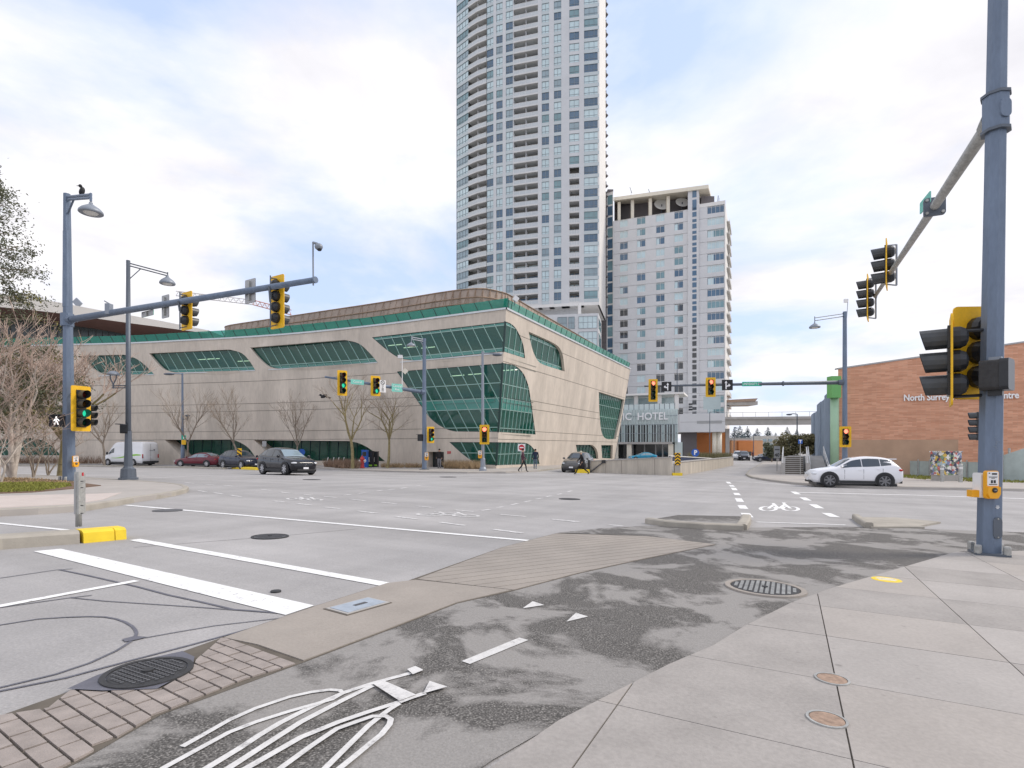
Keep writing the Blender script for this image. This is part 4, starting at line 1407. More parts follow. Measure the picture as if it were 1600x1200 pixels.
# ================================================================== residential tower
def perp(a, b):
    d = Vector((b[0] - a[0], b[1] - a[1]))
    d.normalize()
    return Vector((d.y, -d.x))        # towards the viewer for a run from left to right
TPL = [(713, 148.0), (730, 145.0), (745, 142.8), (770, 140.5), (800, 138.8), (845, 136.8), (890, 135.2), (936.5, 134.0)]
def T(px, d=0.0):
    i = 0
    while i < len(TPL) - 2 and px > TPL[i + 1][0]:
        i += 1
    (x0, z0), (x1, z1) = TPL[i], TPL[i + 1]
    a, b = Vector(((x0 - CX) * z0 / F, z0)), Vector(((x1 - CX) * z1 / F, z1))
    p = Vector(onray(px, a, b))
    return p + perp(a, b) * d
FP = 2.8
TZ0 = CZ + (HY - 474) * 136 / F
NF = 33
TOW = thing('apartment_tower', 'tall curved residential tower with stacked recessed balconies and pale glazing', 'tower', (T(830).x, T(830).y + 8, gz(0, 140)))
tcols = [('bay', 713.5, 731.5, 4), ('bal', 731.5, 760, 0), ('win', 760.5, 771, 2), ('win', 775.5, 785.5, 2), ('win', 790.5, 801.5, 2), ('bal', 802.5, 840.5, 0), ('win', 846.5, 858, 2), ('win', 865.5, 877, 2), ('mix', 889.5, 905, 2), ('bay', 912.5, 936, 3)]
def wall_piece(b, p0, p1, z0, z1, depth, dout=0.0, fn=T, mi=0):
    """upright wall piece between two plan columns"""
    n = max(1, int((p1 - p0) / 12))
    for i in range(n):
        a, c = p0 + (p1 - p0) * i / n, p0 + (p1 - p0) * (i + 1) / n
        A, C_, a2, c2 = fn(a, dout), fn(c, dout), fn(a, -depth), fn(c, -depth)
        q = [Vector((A.x, A.y, z0)), Vector((C_.x, C_.y, z0)), Vector((C_.x, C_.y, z1)), Vector((A.x, A.y, z1))]
        r = [Vector((a2.x, a2.y, z0)), Vector((c2.x, c2.y, z0)), Vector((c2.x, c2.y, z1)), Vector((a2.x, a2.y, z1))]
        b.face(q, mi)
        b.face([q[3], q[2], r[2], r[3]], mi)
        b.face([q[1], q[0], r[0], r[1]], mi)
        if i == 0:
            b.face([q[0], q[3], r[3], r[0]], mi)
        if i == n - 1:
            b.face([q[2], q[1], r[1], r[2]], mi)
edges = [713.0]
for k, a, c, n in tcols:
    edges += [a, c]
edges.append(936.5)
for i in range(0, len(edges), 2):
    if edges[i + 1] - edges[i] > 0.6 and i:
        b = MB()
        wall_piece(b, edges[i], edges[i + 1], TZ0 - 0.9, TZ0 + NF * FP, 2.0, 0.06)
        b.build('pier', 'tower_wall', TOW)
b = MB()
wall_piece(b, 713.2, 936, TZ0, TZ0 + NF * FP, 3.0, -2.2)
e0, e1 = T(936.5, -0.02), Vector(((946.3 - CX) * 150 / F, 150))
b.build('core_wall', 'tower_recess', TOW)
b = MB()
l0, l1 = T(713.0), T(713.0) + Vector((6, 26))
b.prism([(e0.x, e0.y, TZ0 - 0.9), (e1.x, e1.y, TZ0 - 0.9), (e1.x, e1.y, TZ0 + NF * FP), (e0.x, e0.y, TZ0 + NF * FP)], (-0.4, 0.1, 0))
sw = b.build('side_wall', 'tower_side', TOW)
b = MB()
b.prism([(l0.x, l0.y, TZ0 - 0.9), (l1.x, l1.y, TZ0 - 0.9), (l1.x, l1.y, TZ0 + NF * FP), (l0.x, l0.y, TZ0 + NF * FP)], (0.4, 0, 0))
b.build('side_wall', 'tower_wall', TOW)
for k in range(NF):
    b = MB()
    z = TZ0 + k * FP
    b.prism([(e1.x, e1.y, z), (e1.x + 0.9, e1.y + 1.0, z), (e1.x, e1.y + 3.2, z)], (0, 0, 0.3))
    b.box((e1.x + 0.2, e1.y + 1.2, z + 0.8), (0.25, 1.2, 0.8))
    b.build('side_balcony', 'dark_cladding', TOW)
def window_mesh(w, h, n, frame='window_frame', tr=0.28):
    """frame of n lights with a low transom; faces -Y, origin at the middle of the sill"""
    b = MB()
    f = 0.06
    b.box((0, 0, h - f / 2), (w, 0.14, f))
    b.box((0, 0, f / 2), (w, 0.14, f))
    for s_ in (-1, 1):
        b.box((s_ * (w / 2 - f / 2), 0, h / 2), (f, 0.14, h - 2 * f))
    for i in range(1, n):
        b.box((-w / 2 + w * i / n, 0.01, h / 2), (f, 0.12, h - 2 * f))
    b.box((0, 0.015, h * tr), (w - 2 * f, 0.10, f))
    return b.mesh('window', frame)
def pane_mesh(w, h, m, tr=0.28):
    b = MB()
    b.face([(-w / 2, 0.03, 0), (w / 2, 0.03, 0), (w / 2, 0.03, h), (-w / 2, 0.03, h)])
    return b.mesh('pane', m)
rnd = random.Random(21)
def put_local(name, me, parent, p, z, ang, root):
    o = link(name, me, parent)
    o.location = Vector((p.x, p.y, z)) - base_of(root)
    o.rotation_euler = (0, 0, ang)
    return o
def weighted(k, ncol):
    t = rnd.random()
    if k == 'bay' and ncol < 5:
        return 'pane_pale' if t < 0.42 else ('pane_grey' if t < 0.8 else 'pane_teal')
    return 'pane_dark' if t < 0.30 else ('pane_teal' if t < 0.40 else ('pane_grey' if t < 0.50 else 'pane_pale'))
wh = 1.98
for ci, (kind, a, c, n) in enumerate(tcols):
    A, C_ = T(a), T(c)
    w = (C_ - A).length
    mid = (A + C_) / 2
    ang = math.atan2(C_.y - A.y, C_.x - A.x)
    if kind != 'bal':
        wm_ = window_mesh(w, wh, n)
        pm = {m_: pane_mesh(w, wh, m_) for m_ in ('pane_dark', 'pane_teal', 'pane_grey', 'pane_pale')}
    if kind in ('bal', 'mix'):
        b = MB()                       # slab of a balcony, in plan coordinates relative to mid
        R_ = Matrix.Rotation(-ang, 2)
        loc = lambda p: R_ @ (p - mid)
        npt = 4
        fr = [loc(T(a + (c - a) * i / npt, 0.10)) for i in range(npt + 1)]
        bk = [loc(T(a + (c - a) * i / npt, -2.2)) for i in range(npt + 1)]
        b.prism([(p.x, p.y, -0.18) for p in fr] + [(p.x, p.y, -0.18) for p in reversed(bk)], (0, 0, 0.36))
        slab_me = b.mesh('balcony', 'tower_slab')
        b = MB()
        for p, q in zip(fr, fr[1:]):
            b.face([(p.x, p.y + 0.06, 0.2), (q.x, q.y + 0.06, 0.2), (q.x, q.y + 0.06, 1.1), (p.x, p.y + 0.06, 1.1)])
        guard_me = b.mesh('guard', 'guard_glass')
        b = MB()
        for p, q in zip(fr, fr[1:]):
            b.tube((p.x, p.y + 0.05, 1.13), (q.x, q.y + 0.05, 1.13), 0.04, 0.04, 4)
            b.tube((p.x, p.y + 0.05, 0.1), (p.x, p.y + 0.05, 1.13), 0.03, 0.03, 4)
        rail_me = b.mesh('handrail', 'tower_side')
        dm = {}
        for m_ in ('pane_dark', 'pane_pale', 'pane_grey'):
            b = MB()
            for x0, x1 in ((-0.44, -0.08), (0.05, 0.44)):
                b.box((w * (x0 + x1) / 2, 2.12, 1.2), (w * (x1 - x0), 0.06, 2.0))
            dm[m_] = b.mesh('balcony_door', m_)
        b = MB()
        b.box((0, 1.2, 1.3), (0.12, 1.9, 2.4))
        div_me = b.mesh('divider', 'tower_wall')
    for k in range(NF):
        z = TZ0 + k * FP
        if kind == 'bal' or (kind == 'mix' and k < 12):
            o = put_local('balcony', slab_me, TOW, mid, z, ang, TOW)
            for nm, me in (('guard', guard_me), ('handrail', rail_me), ('balcony_door', dm[rnd.choice(('pane_dark', 'pane_pale', 'pane_grey'))])) + ((('divider', div_me),) if w > 4 else ()):
                link(nm, me, o)
        else:
            p = mid - perp(A, C_) * 0.12
            o = put_local('window', wm_, TOW, p, z + 0.72, ang, TOW)
            link('pane', pm[weighted(kind, ci)], o)
for k in range(NF):
    z = TZ0 + k * FP
    for kind, a, c, n in tcols:
        if kind == 'win' or kind == 'bay' or (kind == 'mix' and k >= 12):
            b = MB()
            wall_piece(b, a, c, z - 0.10, z + 0.72, 0.4, 0.0)
            b.build('spandrel', 'spandrel_pale' if kind != 'mix' else 'tower_wall', TOW)
# underside, and the lower block with its windows
b = MB()
b.prism([(T(p, 0.1).x, T(p, 0.1).y, TZ0 - 0.9) for p in (713.2, 730, 745, 770, 800, 845, 890, 936)] + [(e1.x, e1.y, TZ0 - 0.9), (l1.x, l1.y, TZ0 - 0.9)], (0, 0, 0.75))
b.build('transfer_slab', 'tower_side', TOW)
b = MB()
wall_piece(b, 790, 906, gz(0, 140), TZ0 - 0.9, 3, -3.0)
b.build('lower_wall', 'tower_wall', TOW)
LBA, LBB = (850, 131.0), (935, 129.0)
a_, b_ = Vector(((850 - CX) * 131 / F, 131)), Vector(((935 - CX) * 129 / F, 129))
def TB(px, d=0.0):
    p = Vector(onray(px, a_, b_))
    return p + perp(a_, b_) * d
zt_ = CZ + (HY - 490) * 129.5 / F
b = MB()
c_ = b_ + Vector((2.2, 9))
b.prism([(a_.x, a_.y, zt_), (b_.x, b_.y, zt_), (c_.x, c_.y, zt_), (a_.x + 3, a_.y + 9, zt_)], (0, 0, -(zt_ - gz(0, 130))))
b.build('lower_block', 'tower_wall', TOW)
for row, (y0, y1) in enumerate(((495, 514), (519, 541))):
    for x0, x1, n in ((871, 886, 2), (888, 898, 2), (904, 933, 4)):
        A, C_ = TB(x0), TB(x1)
        z0, z1 = CZ + (HY - y1) * 130 / F, CZ + (HY - y0) * 130 / F
        o = put_local('window', window_mesh((C_ - A).length, z1 - z0, n, tr=0.5), TOW, (A + C_) / 2 + perp(A, C_) * 0.05, z0, math.atan2(C_.y - A.y, C_.x - A.x), TOW)
        link('pane', pane_mesh((C_ - A).length, z1 - z0, 'pane_pale' if x0 > 900 else 'pane_grey'), o)
b = MB()
for z0, z1 in ((CZ + (HY - 513) * 130 / F, CZ + (HY - 497) * 130 / F), (CZ + (HY - 540) * 130 / F, CZ + (HY - 520) * 130 / F)):
    p, q = b_.lerp(c_, 0.08), b_.lerp(c_, 0.8)
    b.face([(p.x + 0.04, p.y, z0), (q.x + 0.04, q.y, z0), (q.x + 0.04, q.y, z1), (p.x + 0.04, p.y, z1)])
b.build('side_window', 'pane_teal', TOW)
p = TB(906, -1.5)
MB().box((p.x, p.y + 1, (zt_ + TZ0 - 0.9) / 2), (0.7, 0.7, TZ0 - 0.9 - zt_)).build('column', 'tower_side', TOW)
# ================================================================== hotel
HA, HB = Vector(((958 - CX) * 152 / F, 152)), Vector(((1133.5 - CX) * 141 / F, 141))
HN = perp(HA, HB)
hang = math.atan2(HB.y - HA.y, HB.x - HA.x)
def H(px, d=0.0):
    return Vector(onray(px, HA, HB)) + HN * d
def HZ(px, py):                       # height of a photo point on the hotel front
    return CZ + (HY - py) * H(px).y / F
HOT = thing('hotel_block', 'grey panelled hotel block with punched windows and a sloping roof canopy', 'hotel', (H(1045).x, H(1045).y + 6, gz(40, 140)))
HTOP = HZ(1000, 339)
HP = 17.42 * 151 / F
side = Vector(((1140 - CX) * 158 / F, 158))
hzb = HZ(1100, 676)
# solid body behind the panels
b = MB()
bk0, bk1 = HA + Vector((4, 16)), side
ins = 0.25
q = [H(958.2, -ins), H(1133.3, -ins), side + Vector((-0.3, 0)), bk0]
b.prism([(p.x, p.y, hzb) for p in q], (0, 0, HTOP - 0.2 - hzb))
b.build('body', 'hotel_warm', HOT)
cols = [(968.5, 981, 'w'), (995, 1008.5, 'w'), (1025, 1038.5, 'w'), (1053.5, 1067.5, 'w'), (1082, 1088.5, 's'), (1105, 1131.5, 'd')]
rowy = [349.5]
rows_z = [HZ(975, 349.5 + 4.9) - k * HP for k in range(18)]       # sill heights
piers = [(958, 968.5), (981, 995), (1008.5, 1025), (1038.5, 1053.5), (1067.5, 1075), (1092, 1105), (1131.5, 1133.5)]
def panel(b, x0, x1, z0, z1, dout=0.0, depth=0.24, mi=0):
    wall_piece(b, x0, x1, z0, z1, depth, dout, H, mi)
for k in range(18):
    z0 = rows_z[k]
    # storey of wall panels with recessed joints between them
    for x0, x1 in piers:
        b = MB()
        panel(b, x0 + 0.05, x1 - 0.05, z0 - 1.05, z0 + HP - 1.12)
        b.build('wall_panel', 'hotel_wall', HOT)
    for x0, x1, kd in cols:
        if kd == 's':
            continue
        b = MB()
        panel(b, x0, x1, z0 - 1.05, z0 - 0.02, -0.01)
        b.build('spandrel_panel', 'hotel_wall', HOT)
        A, C_ = H(x0, -0.16), H(x1, -0.16)
        w = (C_ - A).length
        h = HP - 1.12
        if k > 15 and kd == 'd':
            m_ = 'pane_teal'
        else:
            t = rnd.random()
            m_ = 'pane_pale' if t < 0.27 else (('pane_teal' if t < 0.6 else 'pane_dark') if (k < 8 or kd == 'd') else ('pane_black' if t < 0.85 else 'pane_teal'))
        o = put_local('window', window_mesh(w, h, 2 if kd == 'w' else 4, 'tower_side', 0.86), HOT, (A + C_) / 2, z0, hang, HOT)
        link('pane', pane_mesh(w, h, m_), o)
        if m_ != 'pane_pale' and rnd.random() < 0.5:
            bb = MB()
            bb.face([(-w * 0.46, 0.02, 0.05), (-w * 0.12, 0.02, 0.05), (-w * 0.12, 0.02, h * 0.9), (-w * 0.46, 0.02, h * 0.9)])
            link('curtain', bb.mesh('curtain', 'pane_pale'), o)
# projecting stair bay with pairs of small windows
b = MB()
panel(b, 1075, 1092, hzb, HZ(1083, 296), 0.5, 5.0)
bay = b.build('stair_bay', 'hotel_wall', HOT)
for k in range(18):
    for dz_, h in ((0.25, 1.25), (1.95, 0.75)):
        A, C_ = H(1082, 0.53), H(1088.5, 0.53)
        bb = MB()
        bb.box((0, 0.0, h / 2), ((C_ - A).length, 0.05, h))
        o = put_local('small_window', bb.mesh('small_window', 'pane_black' if k > 9 else 'pane_dark'), bay, (A + C_) / 2, rows_z[k] + dz_ - 0.6, hang, HOT)
for y0, y1 in ((300, 310), (313.5, 329)):
    A, C_ = H(1082, 0.53), H(1088.5, 0.53)
    bb = MB()
    h = (y1 - y0) * 143 / F
    bb.box((0, 0, h / 2), ((C_ - A).length, 0.05, h))
    put_local('small_window', bb.mesh('small_window', 'pane_dark'), bay, (A + C_) / 2, HZ(1083, y1), hang, HOT)
# side face with balconies
b = MB()
e0 = H(1133.5, 0)
b.prism([(e0.x, e0.y, hzb), (side.x, side.y, hzb), (side.x, side.y, HTOP), (e0.x, e0.y, HTOP)], (-0.2, 0, 0))
b.build('side_wall', 'tower_side', HOT)
for k in range(18):
    b = MB()
    p, q = e0.lerp(side, 0.25), e0.lerp(side, 0.8)
    z = rows_z[k] - 0.9
    b.prism([(p.x, p.y, z), (p.x + 0.8, p.y, z), (q.x + 0.8, q.y, z), (q.x, q.y, z)], (0, 0, 0.25))
    b.face([(p.x + 0.78, p.y, z + 0.25), (q.x + 0.78, q.y, z + 0.25), (q.x + 0.78, q.y, z + 1.2), (p.x + 0.78, p.y, z + 1.2)])
    b.build('side_balcony', 'hotel_warm', HOT)
# parapets and open roof storey
b = MB()
panel(b, 958, 1075, rows_z[0] + HP - 1.10, HTOP, 0.03)
panel(b, 1092, 1133.5, rows_z[0] + HP - 1.10, HTOP + 0.9, 0.03)
b.build('parapet', 'tower_side', HOT)
ZR = HZ(960, 312)
b = MB()
wall_piece(b, 959.5, 1074.5, HTOP - 0.2, ZR, 0.3, -5.0, H)
b.build('penthouse_wall', 'dark_cladding', HOT)
b = MB()
fl_, fr_ = P(958.5, 313.5, 151.5), P(1107, 294, 141.5)
br_ = P(1112.5, 314.5, 152.5)
bl_ = fl_ + (br_ - fr_)
b.prism([fl_, fr_, br_, bl_], (0, 0, 0.95))
b.build('roof_canopy', 'cream', HOT)
for x in (966, 987, 1015, 1043):
    p = H(x, -1.0)
    wd = 0.8
    MB().box((p.x, p.y, (HTOP - 0.2 + fl_.z + (x - 958) / 149 * (fr_.z - fl_.z)) / 2), (wd, wd, fl_.z + (x - 958) / 149 * (fr_.z - fl_.z) - HTOP + 0.2)).build('roof_column', 'cream', HOT)
p = Vector((br_.x - 3.5, br_.y - 5))
MB().box((p.x, p.y, (HTOP + fr_.z) / 2), (3.5, 3, fr_.z - HTOP - 0.02)).build('plant_room', 'dark_cladding', HOT)
for x, y, r in ((1034, 319.5, 2.1), (1066, 316, 1.8)):
    p = P(x, y, H(x).y + 3.2)
    d_ = thing('satellite_dish', 'large white satellite dish on the hotel roof, %s of the pair' % ('left' if x < 1050 else 'right'), 'satellite dish', p, 'roof dishes')
    rot = Matrix.Rotation(R(62), 3, 'X')
    MB().lathe([(0.01, -0.35), (r * 0.5, -0.24), (r * 0.85, -0.05), (r, 0.06), (r * 0.97, 0.06), (r * 0.5, -0.18), (0.01, -0.28)], p, rot, 24).build('reflector', 'dish_white', d_, True)
    MB().tube(p, (p.x, p.y + 0.4, HTOP - 0.3), 0.15, 0.15, 6).build('mast', 'pole_dark', d_)
b = MB()
for x, y, a1 in ((986, 296, 0.5), (1015, 299, 0.6), (1124, 309, -0.8)):
    p = P(x, y, 150)
    b.tube(p + Vector((-0.3, 0, 0.6)), p + Vector((0.5 * a1, 0, -1.0)), 0.12, 0.12, 4)
    b.tube(p + Vector((0, 0, 0)), (p.x, p.y, HTOP + 2), 0.04, 0.04, 4)
b.build('antenna', 'pole_light', HOT)
# link with dark cladding and the blue glass stair
LK = thing('link_block', 'dark clad link block with a narrow blue glass strip between tower and hotel', 'building', (25, 156, gz(25, 150)))
b = MB()
p0, p1, p2 = P(939, 303, 155), P(948, 300, 153.5), P(958, 299, 152.6)
def upright(b, p, q, zt_, zb_, dp=(0.3, 4, 0)):
    b.prism([(p.x, p.y, zb_), (q.x, q.y, zb_), (q.x, q.y, zt_), (p.x, p.y, zt_)], dp)
upright(b, p0, p1, p0.z, gz(25, 150))
b.build('cladding', 'dark_cladding', LK)
for k in range(60):
    z = p0.z - 0.5 - k
    if z < 5:
        break
    MB().prism([(p0.x, p0.y - 0.04, z), (p1.x, p1.y - 0.04, z), (p1.x, p1.y - 0.04, z + 0.06), (p0.x, p0.y - 0.04, z + 0.06)], (0, 0.03, 0)).build('cladding_seam', 'iron', LK)
b = MB()
upright(b, p1, p2, p2.z, gz(25, 150), (0.3, 3, 0))
b.build('stair_wall', 'tower_side', LK)
for k in range(19):
    z = p2.z - 2.6 - k * HP
    a, c = p1.lerp(p2, 0.12), p1.lerp(p2, 0.9)
    b = MB()
    b.prism([(a.x, a.y - 0.06, z - 0.9), (c.x, c.y - 0.06, z - 0.9), (c.x, c.y - 0.06, z + 1.7), (a.x, a.y - 0.06, z + 1.7)], (0, 0.05, 0))
    b.build('stair_pane', 'pane_dark' if k % 3 else 'pane_teal', LK)
b = MB()
b.box((p2.x - 0.7, p2.y + 1, p2.z + 0.35), (1.6, 1.5, 0.7))
b.build('roof_plant', 'dark_cladding', LK)
# ================================================================== hotel base and glazed podium
hb0, hb1 = P(1062, 640, 128), P(1133, 640, 124)
HBs = thing('hotel_wing', 'grey lower storeys of the hotel above a columned undercroft', 'building', (hb0.x + 6, hb0.y + 3, gz(40, 125)))
zt_, zb_ = hb0.z + (640 - 590) * 0.15, CZ + (HY - 675) * 126 / F
N_ = perp(hb0, hb1)
b = MB()
b.prism([(hb0.x, hb0.y, zb_), (hb1.x, hb1.y, zb_), (hb1.x + 2.0, hb1.y + 14, zb_), (hb0.x + 2, hb0.y + 14, zb_)], (0, 0, hzb + 4 - zb_))
b.build('wall', 'hotel_wall', HBs)
def HBp(px, py, d=0.05):
    q = onray(px, (hb0.x, hb0.y), (hb1.x, hb1.y))
    return Vector((q[0] + N_.x * d, q[1] + N_.y * d, CZ + (HY - py) * q[1] / F))
for x0, y0, x1, y1, m_ in ((1076, 630, 1082, 633.5, 'pane_black'), (1076, 634.5, 1082, 637.5, 'pane_black'), (1076, 638.5, 1082, 641.5, 'pane_black'), (1099, 619, 1126, 640, 'podium_glass'), (1089, 657, 1128, 662, 'sign_back')):
    A, C_ = HBp(x0, y1), HBp(x1, y0)
    b = MB()
    b.prism([A, (C_.x, C_.y, A.z), C_, (A.x, A.y, C_.z)], (0, 0.04, 0))
    o = b.build('window' if m_ != 'sign_back' else 'louvre_band', m_, HBs)
for y in (616, 627, 645, 660):
    A, C_ = HBp(1063, y, 0.02), HBp(1132, y, 0.02)
    b = MB()
    b.prism([A, (C_.x, C_.y, A.z), (C_.x, C_.y, A.z + 0.08), (A.x, A.y, A.z + 0.08)], (0, 0.01, 0))
    b.build('panel_joint', 'sign_back', HBs)
for x in (1116, 1123.5):
    p = HBp(x, 690, -1.5)
    MB().tube((p.x, p.y, gz(p.x, p.y) - 0.1), (p.x, p.y, zb_), 0.55, 0.55, 14).build('column', 'cream', HBs, True)
p, q = HBp(1075, 690, -8), HBp(1135, 690, -8)
b = MB()
b.prism([(p.x, p.y, gz(p.x, p.y)), (q.x, q.y, gz(p.x, p.y)), (q.x, q.y, zb_), (p.x, p.y, zb_)], (0, 0.3, 0))
b.build('undercroft_wall', 'orange_wall', HBs)
p, q = HBp(1062, 690, -3), HBp(1087, 690, -3)
b = MB()
b.prism([(p.x, p.y, gz(p.x, p.y)), (q.x, q.y, gz(p.x, p.y)), (q.x, q.y, zb_), (p.x, p.y, zb_)], (0, 0.3, 0))
b.build('undercroft_wall', 'dark_cladding', HBs)
pa, pb = Vector(((930 - CX) * 108 / F, 108)), Vector(((1059 - CX) * 102.5 / F, 102.5))
pang = math.atan2(pb.y - pa.y, pb.x - pa.x)
PN = perp(pa, pb)
POD = thing('hotel_podium', 'glass-finned hotel entrance hall with white letters on its front', 'building', (pb.x - 6, pb.y + 4, gz(25, 105)))
def PO(px, d=0.0):
    return Vector(onray(px, pa, pb)) + PN * d
def PZ(py):
    return CZ + (HY - py) * 104 / F
pc = pb + Vector((1.4, 7.5))
b = MB()
b.prism([(pa.x, pa.y, PZ(691)), (pb.x, pb.y, PZ(691)), (pc.x, pc.y, PZ(691)), (pa.x + 2, pa.y + 9, PZ(691))], (0, 0, PZ(640) - PZ(691)))
b.build('hall', 'podium_glass', POD)
nfin = 31
for i in range(nfin + 1):
    px = 930 + 129 * i / nfin
    if px < 955:
        continue
    p = PO(px, 0.15)
    b = MB()
    b.box((p.x, p.y, (PZ(639.5) + PZ(691)) / 2), (0.07, 0.32, PZ(639.5) - PZ(691)), pang)
    b.build('fin', 'podium_pale', POD)
    if i < nfin:
        a, c = PO(px + 0.5, 0.03), PO(px + 129 / nfin - 0.5, 0.03)
        b = MB()
        b.face([(a.x, a.y, PZ(663)), (c.x, c.y, PZ(663)), (c.x, c.y, PZ(640)), (a.x, a.y, PZ(640))])
        b.build('pane', 'podium_pale', POD)
        a, c = PO(px + 0.6 + (i % 2) * 1.0, 0.04), PO(px + 129 / nfin - 0.7, 0.04)
        b = MB()
        b.face([(a.x, a.y, PZ(690.5)), (c.x, c.y, PZ(690.5)), (c.x, c.y, PZ(664)), (a.x, a.y, PZ(664))])
        b.build('pane', 'pane_black' if i % 5 else 'podium_glass', POD)
for y in (650, 663.5, 677):
    a, c = PO(931, 0.2), PO(1058.5, 0.2)
    MB().tube((a.x, a.y, PZ(y)), (c.x, c.y, PZ(y)), 0.04, 0.04, 4).build('transom', 'pole_light', POD)
me = text_mesh('CIVIC  HOTEL', 1.95, 'letter_white', 0.05, 'RIGHT', 0.03)
me_w = max(v.co.x for v in me.vertices) - min(v.co.x for v in me.vertices)
o = link('sign_lettering', me, POD)
a, c = PO(972, 0.5), PO(1044.5, 0.5)
o.location = Vector((c.x, c.y, PZ(651))) - base_of(POD)
o.rotation_euler = (R(90), 0, pang)
tx = [v.co.x for v in me.vertices]
o.scale = (((c - a).length / 7.2 * 9.4) / me_w, 1, 1)
# entrance under the hall
b = MB()
a, c = PO(931, -3.5), PO(1066, -3.5)
b.prism([(a.x, a.y, gz(20, 105)), (c.x, c.y, gz(20, 105)), (c.x, c.y, PZ(691)), (a.x, a.y, PZ(691))], (0, 0.4, 0))
b.build('entrance_wall', 'pane_black', POD)
for x in (985, 1004, 1022, 1033, 1044, 1049):
    p = PO(x, -3.3)
    MB().box((p.x, p.y, (gz(20, 105) + PZ(694)) / 2), (0.25, 0.2, PZ(694) - gz(20, 105)), pang).build('door_frame', 'sign_back', POD)
a, c = PO(957, 0.3), PO(1051, 0.3)
b = MB()
b.prism([(a.x, a.y, PZ(694)), (c.x, c.y, PZ(694)), (c.x, c.y, PZ(690.6)), (a.x, a.y, PZ(690.6))], (0, 3, 0))
b.build('entrance_canopy', 'concrete_grey', POD)
for x in (962, 983, 1048):
    p = PO(x, -0.3)
    MB().box((p.x, p.y, (gz(20, 105) + PZ(694)) / 2), (0.9, 0.6, PZ(694) - gz(20, 105)), pang).build('column', 'cream', POD)
b = MB()
for k in range(6):
    p = PO(1054 + k * 2, -0.5)
    b.face([(p.x, p.y, gz(20, 105)), (p.x + 0.23, p.y - 0.1, gz(20, 105)), (p.x + 0.23, p.y - 0.1, PZ(691)), (p.x, p.y, PZ(691))])
b.build('side_glazing', 'podium_pale', POD)
# terrace above it: glass balustrade, posts and white canopy
for i in range(13):
    x0, x1 = 958 + i * 8, 965.6 + i * 8
    if x1 > 1061:
        break
    a, c = PO(x0, -0.4), PO(x1, -0.4)
    b = MB()
    b.face([(a.x, a.y, PZ(639.5)), (c.x, c.y, PZ(639.5)), (c.x, c.y, PZ(631)), (a.x, a.y, PZ(631))])
    b.build('balustrade_pane', 'podium_pale', POD)
    MB().box((c.x + 0.05, c.y, (PZ(640) + PZ(630.5)) / 2), (0.08, 0.08, PZ(630.5) - PZ(640))).build('balustrade_post', 'pole_dark', POD)
    a, c = PO(x0, -5), PO(x1, -5)
    b = MB()
    b.prism([(a.x, a.y, PZ(640)), (c.x, c.y, PZ(640)), (c.x, c.y, PZ(618)), (a.x, a.y, PZ(618))], (0, 0.2, 0))
    b.build('terrace_window', 'pane_pale', POD)
for x in (992, 1029, 1056):
    p = PO(x, -1.5)
    MB().box((p.x, p.y, (PZ(640) + PZ(616)) / 2), (0.75, 0.5, PZ(616) - PZ(640))).build('terrace_post', 'tower_side', POD)
a, c = PO(950, 0.2), PO(1068, -1.0)
b = MB()
b.prism([(a.x, a.y, PZ(617)), (c.x, c.y, PZ(616)), (c.x + 3.0, c.y + 7, PZ(616)), (a.x + 2, a.y + 7, PZ(617))], (0, 0, 0.35))
b.build('terrace_canopy', 'tower_side', POD)
# ================================================================== hall with the sweeping white roof, far left
HALL = thing('city_hall', 'white sweeping roof with brown soffit behind the library on the left', 'building', (-80, 112, gz(-80, 100)))
def hp(px, py, Z=105.0):
    return P(px, py, Z)
tope = [(-200, 425), (-60, 450), (35, 463), (90, 472), (150, 483.5), (200, 492), (250, 501), (325, 516)]
bote = [(-200, 452), (-60, 474), (35, 483), (90, 489), (150, 497.5), (200, 504.5), (250, 511), (325, 521)]
zs_ = lambda px: 104 + (px - 35) * 0.03
b = MB()
tp_ = [hp(x, y, zs_(x)) for x, y in tope]
bt_ = [hp(x, y, zs_(x)) for x, y in bote]
for i in range(len(tope) - 1):
    b.face([bt_[i], bt_[i + 1], tp_[i + 1], tp_[i]])
    u = Vector((0, 26, 0))
    b.face([tp_[i], tp_[i + 1], tp_[i + 1] + u, tp_[i] + u])
b.build('roof', 'hall_white', HALL)
b = MB()
sof = [(-200, 478), (-60, 492), (35, 500), (90, 506), (150, 514), (200, 523), (250, 526), (325, 531)]
for i in range(len(tope) - 1):
    a, c = hp(*bote[i], zs_(bote[i][0])), hp(*bote[i + 1], zs_(bote[i + 1][0]))
    d, e = hp(*sof[i], zs_(sof[i][0]) + 9), hp(*sof[i + 1], zs_(sof[i + 1][0]) + 9)
    b.face([a, d, e, c])
b.build('soffit', 'hall_soffit', HALL)
for i in range(len(sof) - 1):
    d, e = hp(*sof[i], zs_(sof[i][0]) + 8.9), hp(*sof[i + 1], zs_(sof[i + 1][0]) + 8.9)
    n = 5
    for k in range(n):
        p, q = d.lerp(e, k / n + 0.012), d.lerp(e, (k + 1) / n - 0.012)
        b = MB()
        b.face([(p.x, p.y, 1), (q.x, q.y, 1), q, p])
        b.build('glazing_pane', 'hall_glass', HALL)
b = MB()
for i in range(len(sof) - 1):
    d, e = hp(*sof[i], zs_(sof[i][0]) + 9), hp(*sof[i + 1], zs_(sof[i + 1][0]) + 9)
    b.face([(d.x, d.y + 0.1, 1), (e.x, e.y + 0.1, 1), e + Vector((0, 0.1, 0.2)), d + Vector((0, 0.1, 0.2))])
b.build('wall', 'dark_cladding', HALL)
b = MB()
p = hp(121, 473, 110)
